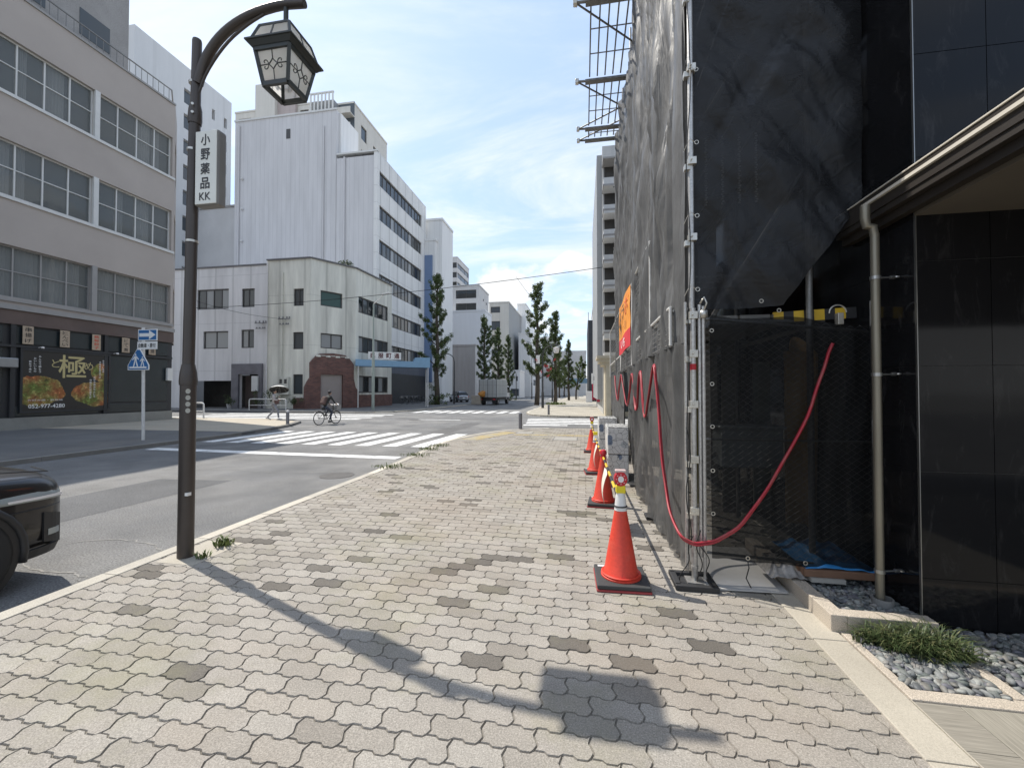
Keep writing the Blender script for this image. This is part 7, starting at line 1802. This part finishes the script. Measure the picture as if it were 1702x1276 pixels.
# box truck
tk_p = PY(815, 665, 50.0); tkx = tk_p.x
tk = thing('box_truck', (tkx, 52, ZR), 'silver box truck standing at the left kerb', 'truck', rz=R(-4))
m_tbox = siding('truck_box', (.46, .47, .46), .55, .7, 1.1, .15)
b = MB(); b.box(-1.12, 1.12, -2.6, 2.4, .95, 3.15); b.build('cargo_box', m_tbox, tk, local=True, bevel=.03)
for x in (-1.1, 0, 1.1): b = MB(); b.box(x - .04, x + .04, -2.66, -2.605, .95, 3.12); b.build('door_post', m_galvd, tk, local=True)
for x in (-.7, -.4, .4, .7): b = MB(); b.cyl((x, -2.66, 1.0), (x, -2.66, 3.05), .025, n=6); b.build('lock_rod', m_galv, tk, local=True)
b = MB(); b.box(-1.0, 1.0, -2.5, 4.1, .62, .94); b.build('chassis', m_trim, tk, local=True)
b = MB(); b.prism([(2.5, .6), (4.3, .6), (4.35, 1.4), (4.0, 2.4), (2.5, 2.45)], lambda u, v, t: (t, u, v), -1.0, 1.0); b.build('cab', m_pwhite, tk, local=True, bevel=.06)
for s in (-1, 1):
    b = MB(); b.prism([(3.0, 1.5), (4.2, 1.5), (3.95, 2.25), (3.0, 2.28)], lambda u, v, t: (t, u, v), s * 1.001, s * 1.01); b.build('cab_window', g_car, tk, local=True)
    for y in (-1.5, 3.3): b = MB(); b.cyl((s * 1.02, y, .42), (s * .70, y, .42), .42, n=18); wh = b.build('wheel', m_tyre, tk, local=True); b = MB(); b.cyl((s * 1.03, y, .42), (s * 1.0, y, .42), .20, n=12); b.build('hub', m_rimm, wh, local=True)
    b = MB(); b.obox((s * .8, -2.62, .72), .3, .05, .14); b.build('tail_light', m_lred, tk, local=True)
    b = MB(); b.obox((s * .8, -2.55, .38), .5, .02, .35); b.build('mud_flap', m_trim, tk, local=True)
b = MB(); b.box(-1.0, 1.0, -2.75, -2.62, .5, .62); b.build('rear_bumper', m_trim, tk, local=True)
b = MB(); b.obox((tkx - 1.5, 49.0, .55), 1.1, .8, 1.1); b.build('crate_stack', mat('crate_tan', (.33, .29, .24), .8, .2), label='tan crates standing behind the truck', cat='crate', bevel=.05)
q = Vector((tkx - .75, 48.9, 1.25)); b = MB(); b.grid(lambda u, v: (q.x + .45 * math.cos(u * 6.283) * math.sin(v * 3.14) + .1 * math.sin(v * 9), q.y + .4 * math.sin(u * 6.283) * math.sin(v * 3.14), q.z + .36 * math.cos(v * 3.14) + .05 * math.sin(u * 15)), 20, 12); b.build('orange_bundle', mat('bundle_orange', (.42, .18, .03), .6, .15), label='orange bundle beside the truck tail', cat='bundle', smooth=True)
# distant dark lamp posts with red flower ornaments
m_pole = mat('pole_dark', (.035, .035, .036), .5, .1); m_redf = mat('flower_red', (.45, .06, .07), .6, .2)
def far_lamp(label, px_, py_2, Y, ytop, side=-1, red=False):
    p = PY(px_, py_2, Y); zt = PY(px_, ytop, Y).z; e = thing('lamp_post', (p.x, Y, 0), label, 'street lamp', 'dark lamp posts along the street')
    b = MB(); b.tube([(0, 0, 0), (0, 0, zt * .3), (0, 0, zt * .31), (0, 0, zt)], [.13, .12, .085, .06], 10); b.build('post', m_pole, e, local=True, auto=True)
    b = MB(); b.tube(smooth_path([Vector(v) for v in ((0, 0, zt - .2), (side * .1, 0, zt + .5), (side * .7, 0, zt + .95), (side * 1.5, 0, zt + .95))], 2), .05, 8); b.build('arm', m_pole, e, local=True, auto=True)
    b = MB(); b.lathe([(.12, .25), (.30, .2), (.30, .15), (.22, -.3), (.12, -.35)], (side * 1.3, 0, zt + .5), 4); b.build('lantern', m_lwh, e, local=True)
    if red:
        rg = random.Random(int(px_)); b = MB()
        for k in range(11): leaf_cloud(b, (rg.gauss(.1, .45), rg.gauss(0, .2), zt * .78 + rg.gauss(0, .4)), .16, 9, .13, rg)
        b.build('red_flowers', m_redf, e, local=True, kind='stuff'); b = MB(); b.obox((-.45, 0, zt * .92), .35, .06, .8); b.build('pennant_board', m_inkw, e, local=True)
    return e
far_lamp('dark lamp post with red flower ornament at the right far corner', 902, 660, 39.5, 590, 1, True)
far_lamp('dark lamp post in front of the grey garage block', 755, 660, 50.5, 600, -1)
far_lamp('dark lamp post far along the left kerb', 858, 660, 78, 622, -1)
far_lamp('dark lamp post with red flowers far along the right kerb', 918, 660, 66, 602, 1, True)
far_lamp('dark lamp post in the distance on the right', 945, 660, 92, 618, 1)
far_lamp('dark lamp post on the left kerb before the white far block', 884, 660, 86, 575, -1)
# far blue arcade at the street end, red banners and a hanging sign on the right
e = thing('far_arcade', (2, 62, 0), 'second pale blue arcade at the end of the right pavement', 'arcade')
a, c_ = PY(945, 634, 88), PY(976, 634, 88)
b = MB(); b.box(a.x, c_.x, 88, 90, PY(960, 637, 88).z, PY(960, 629, 88).z); b.build('canopy', m_ablue, e)
for x in (a.x + .1, (a.x + c_.x) / 2, c_.x - .1): b = MB(); b.cyl((x, 88.2, 0), (x, 88.2, PY(960, 637, 88).z - .02), .08, n=6); b.build('post', m_frame, e)
p = PY(991, 629, 40); b = MB(); b.box(p.x - .45, p.x + .45, 40, 40.15, p.z - .5, p.z + .5); sgn = b.build('hanging_sign', m_inkw, label='small white square sign hanging over the right pavement', cat='sign'); b = MB(); b.box(p.x - .25, p.x + .25, 39.98, 39.999, p.z - .18, p.z + .22); b.build('emblem', m_wfg, sgn)
for i, (px_, Yn) in enumerate(((993, 44), (1003, 36))):
    p = PY(px_, 660, Yn); e = thing('banner_flag', (p.x, Yn, 0), ('red shop banner on the right pavement, farther one', 'red shop banner on the right pavement, nearer one')[i], 'banner', 'red shop banners')
    b = MB(); b.cyl((0, 0, 0), (0, 0, 2.6), .02, n=6); b.build('pole', m_frame, e, local=True); b = MB(); b.grid(lambda u, v: (-.55 * u, .05 * math.sin(v * 6), .7 + 1.85 * v), 4, 8); b.build('cloth', mat('cloth_red', (.55, .03, .08), .7, .1), e, local=True, thick=.01, smooth=True)
p = PY(979, 665, 62); b = MB(); b.obox((p.x, 62, .8), .9, .6, 1.6); b.build('vending_box', m_pwhite, label='pale box standing on the far right pavement', cat='box', bevel=.03)
# parked bicycles under the porch
def bike(label, loc, rz, group=None, scale=1.0, detail=True, bag=False):
    e = thing('bicycle', loc, label, 'bicycle', group, rz=rz, scale=scale)
    for y in (-.54, .54):
        b = MB(); b.tube([(0, y + .325 * math.cos(t), .335 + .325 * math.sin(t)) for t in [k * 6.283 / 28 for k in range(28)]], .019, 6, closed=True); wh = b.build('wheel', m_tyre, e, local=True, smooth=True)
        b = MB(); b.tube([(0, y + .300 * math.cos(t), .335 + .300 * math.sin(t)) for t in [k * 6.283 / 24 for k in range(24)]], .008, 4, closed=True); b.cyl((-.05, y, .335), (.05, y, .335), .02, n=8); b.build('rim', m_rimm, wh, local=True)
        if detail:
            b = MB()
            for k in range(14): t = k * 6.283 / 14; b.tube([(.02 * (-1) ** k, y, .335), (0, y + .3 * math.cos(t), .335 + .3 * math.sin(t))], .002, 3)
            b.build('spokes', m_rimm, wh, local=True, kind='stuff')
            b = MB(); b.tube([(0, y + .36 * math.cos(t), .335 + .36 * math.sin(t)) for t in [.6 + k * .2 for k in range(10)]], .022, 5); b.build('mudguard', m_rimm, e, local=True)
    b = MB()
    for a, c_, r in (((0, -.54, .335), (0, -.05, .28), .012), ((0, -.05, .28), (0, -.18, .78), .016), ((0, -.54, .335), (0, -.16, .70), .011), ((0, -.05, .28), (0, .36, .72), .018), ((0, .36, .62), (0, .34, .98), .018), ((0, .36, .66), (0, .54, .335), .015)): b.cyl(a, c_, r, n=8)
    b.build('frame', m_trim, e, local=True, smooth=True)
    b = MB(); b.tube([(-.27, .20, 1.0), (-.24, .30, 1.02), (-.08, .36, 1.0), (0, .34, .98), (.08, .36, 1.0), (.24, .30, 1.02), (.27, .20, 1.0)], .012, 6); b.build('handlebar', m_rimm, e, local=True, smooth=True)
    b = MB(); b.tube([(0, -.34, .82), (0, -.24, .825), (0, -.10, .815), (0, -.02, .80)], [.07, .085, .045, .02], 8); b.build('saddle', m_trim, e, local=True, smooth=True)
    b = MB(); b.cyl((-.09, -.05, .28), (.09, -.05, .28), .012); b.cyl((.09, -.05, .28), (.10, -.02, .12), .01); b.cyl((-.09, -.05, .28), (-.10, -.08, .44), .01); b.obox((.14, -.02, .11), .09, .09, .02); b.obox((-.14, -.08, .45), .09, .09, .02); b.build('crank', m_rimm, e, local=True)
    b = MB()
    for x0, x1, y0, y1 in ((-.17, .17, .44, .45), (-.17, .17, .70, .71), (-.17, -.16, .45, .70), (.16, .17, .45, .70)): b.box(x0, x1, y0, y1, .74, .98)
    b.box(-.17, .17, .44, .71, .725, .739); b.build('basket', m_wfg, e, local=True)
    b = MB(); b.box(-.08, .08, -.75, -.33, .72, .735); b.cyl((-.06, -.7, .72), (-.02, -.54, .35), .008); b.cyl((.06, -.7, .72), (.02, -.54, .35), .008); b.build('carrier', m_rimm, e, local=True)
    return e
for i in range(4):
    p = PY(672 + i * 9, 668, 48.5 + i * 1.2); bike(f'parked bicycle under the porch, {("first", "second", "third", "fourth")[i]} from the left', (p.x, 48.5 + i * 1.2, 0), R(60 + 12 * i), 'bicycles parked under the porch', 1.0, False)

# ================================================================== PEOPLE
m_skin = mat('skin', (.42, .27, .20), .6, .05); m_hair = mat('hair', (.02, .017, .015), .6, .1)
def skin(name, pts, edges, mat_, parent, sub=2):
    me = bpy.data.meshes.new(name); me.from_pydata([p[:3] for p in pts], edges, []); me.materials.append(mat_)
    o = bpy.data.objects.new(name, me); o.parent = parent; col.objects.link(o)
    sk = o.modifiers.new('skin', 'SKIN'); sk.use_smooth_shade = True
    for v, p in zip(me.skin_vertices[0].data if me.skin_vertices else [], pts): v.radius = (p[3], p[4] if len(p) > 4 else p[3])
    if not me.skin_vertices:
        pass
    s = o.modifiers.new('sub', 'SUBSURF'); s.levels = s.render_levels = sub
    return o
def skin_obj(name, pts, edges, mat_, parent):
    """grow a tapered limbed surface round a skeleton"""
    me = bpy.data.meshes.new(name); me.from_pydata([p[:3] for p in pts], edges, []); me.materials.append(mat_)
    o = bpy.data.objects.new(name, me); o.parent = parent; col.objects.link(o)
    o.modifiers.new('skin', 'SKIN').use_smooth_shade = True
    if not len(me.skin_vertices):
        import bmesh
        bm = bmesh.new(); bm.from_mesh(me); bm.verts.layers.skin.verify(); bm.to_mesh(me); bm.free()
    for i, p in enumerate(pts):
        sv = me.skin_vertices[0].data[i]; sv.radius = (p[3], p[4] if len(p) > 4 else p[3]); sv.use_root = (i == 0)
    s = o.modifiers.new('sub', 'SUBSURF'); s.levels = s.render_levels = 2
    return o
def head_parts(e, c, yaw, tilt=0.0, hair_long=False):
    H_ = Matrix.Translation(c) @ Matrix.Rotation(yaw, 4, 'Z') @ Matrix.Rotation(tilt, 4, 'X')
    def ell(n, cc, r, m, cut=None):
        b = MB(); vs = [tuple(H_ @ Vector((cc[0] + v[0] * r[0], cc[1] + v[1] * r[1], cc[2] + v[2] * r[2]))) for v in ICO_V]; b.add(vs, ICO_F); return b.build(n, m, e, local=True, smooth=True)
    b = MB()
    for v in [0]:
        vs = [tuple(H_ @ Vector((p[0] * (.076 - .012 * max(0, -p[2])), p[1] * .095 + .01 * max(0, -p[2]), p[2] * .115))) for p in ICO_V]; b.add(vs, ICO_F)
    b.add([tuple(H_ @ Vector(q)) for q in ((-.012, .09, .0), (.012, .09, .0), (0, .118, -.012), (0, .088, .03))], [(0, 1, 2), (1, 3, 2), (3, 0, 2)])
    hd = b.build('head', m_skin, e, local=True, smooth=True)
    for s in (-1, 1): ell('ear', (s * .078, -.005, -.01), (.012, .022, .03), m_skin); ell('eye', (s * .030, .083, .012), (.011, .008, .007), m_hair)
    ell('mouth', (0, .088, -.052), (.022, .007, .006), mat('lips', (.30, .12, .10), .6))
    ell('hair', (0, -.018, .028), (.086, .098, .105), m_hair)
    if hair_long: ell('hair', (0, -.07, -.06), (.07, .05, .12), m_hair)
def hand(e, w, d, up, s=1.0):
    """palm and five fingers from the wrist w along d"""
    w, d, up = Vector(w), Vector(d).normalized(), Vector(up).normalized(); sd = d.cross(up).normalized(); b = MB()
    b.tube([w, w + d * .045, w + d * .085], [.026, .036, .034], 8)
    for k, ln in enumerate((.070, .080, .074, .058)):
        p = w + d * .08 + sd * (.027 - k * .018); b.tube([p, p + d * ln * .45 - up * .008, p + d * ln * .75 - up * .030, p + d * ln * .8 - up * .052], [.0095, .009, .0085, .007], 6)
    p = w + d * .03 + sd * .028; b.tube([p, p + sd * .022 + d * .028 - up * .01, p + sd * .018 + d * .055 - up * .026], [.012, .010, .008], 6)
    return b.build('hand', m_skin, e, local=True, smooth=True)
# cyclist (local frame of the bicycle: +y forwards)
pr_, pf_ = G(531, 707.5, ZR), G(557, 703, ZR)
hd_ = math.atan2(-(pf_.x - pr_.x), pf_.y - pr_.y)
cpos = (pr_ + pf_) / 2; BR = -.14
bike('black city bicycle ridden across the junction', (cpos.x, cpos.y, ZR), BR - .10)
cy_ = thing('person', (cpos.x, cpos.y, ZR), 'cyclist in dark jacket with backpack riding away over the crossing', 'person', rz=BR - .10)
m_jack = mat('jacket_dark', (.035, .037, .034), .8, .15); m_jean = mat('jeans_dark', (.05, .058, .08), .85, .15); m_shoe = mat('shoe_black', (.02, .02, .02), .6)
skin_obj('body', [(0, -.22, .92, .13, .11), (0, -.14, 1.10, .13, .10), (0, -.02, 1.28, .14, .10), (0, .06, 1.42, .12, .09), (0, .09, 1.50, .05), (.16, .05, 1.40, .06), (.22, .16, 1.20, .045), (.235, .28, 1.06, .033), (-.16, .05, 1.40, .06), (-.22, .16, 1.20, .045), (-.235, .28, 1.06, .033)], [(0, 1), (1, 2), (2, 3), (3, 4), (3, 5), (5, 6), (6, 7), (3, 8), (8, 9), (9, 10)], m_jack, cy_)
skin_obj('trousers', [(0, -.24, .90, .13, .11), (.09, -.16, .86, .085), (.12, .16, .62, .062), (.13, .0, .22, .042), (-.09, -.16, .86, .085), (-.12, .20, .80, .062), (-.13, -.02, .52, .042)], [(0, 1), (1, 2), (2, 3), (0, 4), (4, 5), (5, 6)], m_jean, cy_)
for s, y, z in ((.135, .0, .15), (-.135, -.03, .48)): b = MB(); b.tube([(s, y - .08, z), (s, y + .02, z + .01), (s, y + .16, z - .02)], [.035, .045, .03], 8); b.build('shoe', m_shoe, cy_, local=True, smooth=True)
head_parts(cy_, (0, .13, 1.61), 0, -.12)
for s in (1, -1): hand(cy_, (s * .24, .28, 1.06), (0, .12, -.05), (0, .3, 1))
b = MB(); b.obox((0, -.25, 1.22), .30, .17, .44, M=Matrix.Translation((0, -.25, 1.23)) @ Matrix.Rotation(-.45, 4, 'X')); b.build('backpack', mat('backpack_brown', (.12, .075, .065), .8, .2), cy_, local=True, bevel=.06)
b = MB(); b.grid(lambda u, v: (.16 * math.cos(u * 6.283) * math.sin(v * 3.14), .575 + .13 * math.sin(u * 6.283) * math.sin(v * 3.14) + .02 * math.sin(v * 11), .93 + .12 * math.cos(v * 3.14) + .02 * math.sin(u * 13)), 16, 10)
o = b.build('white_bag', m_inkw, None, local=True, smooth=True, label='white bag in the bicycle basket', cat='bag'); o.location = (cpos.x, cpos.y, ZR); o.rotation_euler = (0, 0, BR - .10)
# pedestrian with parasol, walking to the right
pp = G(455, 697.5); pd = thing('person', (pp.x, pp.y, 0), 'pedestrian in pale top and grey trousers walking under a parasol', 'person', rz=R(-62))
m_top = mat('top_pale', (.46, .43, .43), .85, .12); m_gry = mat('trousers_grey', (.24, .25, .28), .85, .1)
skin_obj('body', [(0, 0, .95, .13, .10), (0, .0, 1.12, .12, .09), (0, .0, 1.28, .15, .10), (0, .0, 1.38, .11, .08), (0, .02, 1.45, .045), (.18, 0, 1.34, .052), (.23, .06, 1.12, .042), (.14, .22, 1.10, .032), (-.18, 0, 1.34, .052), (-.22, .04, 1.12, .042), (-.12, .20, 1.22, .032)], [(0, 1), (1, 2), (2, 3), (3, 4), (3, 5), (5, 6), (6, 7), (3, 8), (8, 9), (9, 10)], m_top, pd)
skin_obj('trousers', [(0, 0, .92, .13, .11), (.085, .02, .84, .085), (.09, .22, .46, .062), (.09, .26, .10, .045), (-.085, -.02, .84, .085), (-.09, -.06, .46, .062), (-.09, -.34, .14, .045)], [(0, 1), (1, 2), (2, 3), (0, 4), (4, 5), (5, 6)], m_gry, pd)
for s, y, z, t in ((.09, .28, .035, 0), (-.09, -.33, .075, -.05)): b = MB(); b.tube([(s, y - .08, z + .02), (s, y + .03, z + .015), (s, y + .17, z + t)], [.035, .042, .028], 8); b.build('shoe', mat('shoe_white', (.4, .4, .4), .7), pd, local=True, smooth=True)
head_parts(pd, (0, .03, 1.57), 0, 0, True)
hand(pd, (.14, .22, 1.10), (-.3, .8, .1), (0, 0, 1)); hand(pd, (-.12, .20, 1.22), (0, .5, .8), (0, 1, -.2))
b = MB(); b.obox((.10, .16, 1.02), .12, .22, .26); b.build('shoulder_bag', mat('bag_brown', (.10, .055, .05), .7, .1), pd, local=True, bevel=.03)
pa = thing('parasol', (pp.x, pp.y, 1.22), 'black parasol with pale top held by the pedestrian', 'parasol', rz=R(-62))
Mp = Matrix.Translation((-.10, .22, .10)) @ Matrix.Rotation(-.40, 4, 'Y') @ Matrix.Rotation(.05, 4, 'X')
def par(b, r0, z_):
    n = 16; k = 6; vs = []
    for i in range(k + 1):
        t = i / k
        for j in range(n):
            a = 6.283 * j / n; rr = r0 * t * (1 - .05 * t * (.5 - .5 * math.cos(8 * a))); vs.append(tuple(Mp @ Vector((rr * math.cos(a), rr * math.sin(a), z_ - .24 * t * t * r0 / .5 * .9))))
    b.add(vs, [(i * n + j, i * n + (j + 1) % n, (i + 1) * n + (j + 1) % n, (i + 1) * n + j) for i in range(k) for j in range(n)]); return b
par(MB(), .52, .62).build('canopy', mat('parasol_pale', (.62, .61, .58), .7), pa, local=True, smooth=True)
par(MB(), .51, .60).build('lining', mat('parasol_black', (.02, .02, .022), .8), pa, local=True, smooth=True)
b = MB(); b.cyl(Mp @ Vector((0, 0, -.12)), Mp @ Vector((0, 0, .66)), .007); b.build('shaft', m_galv, pa, local=True)
for j in range(8):
    a = 6.283 * j / 8; b = MB(); b.tube([Mp @ Vector((0, 0, .59)), Mp @ Vector((.26 * math.cos(a), .26 * math.sin(a), .545)), Mp @ Vector((.50 * math.cos(a), .50 * math.sin(a), .37))], .004, 4); b.build('rib', m_galv, pa, local=True)
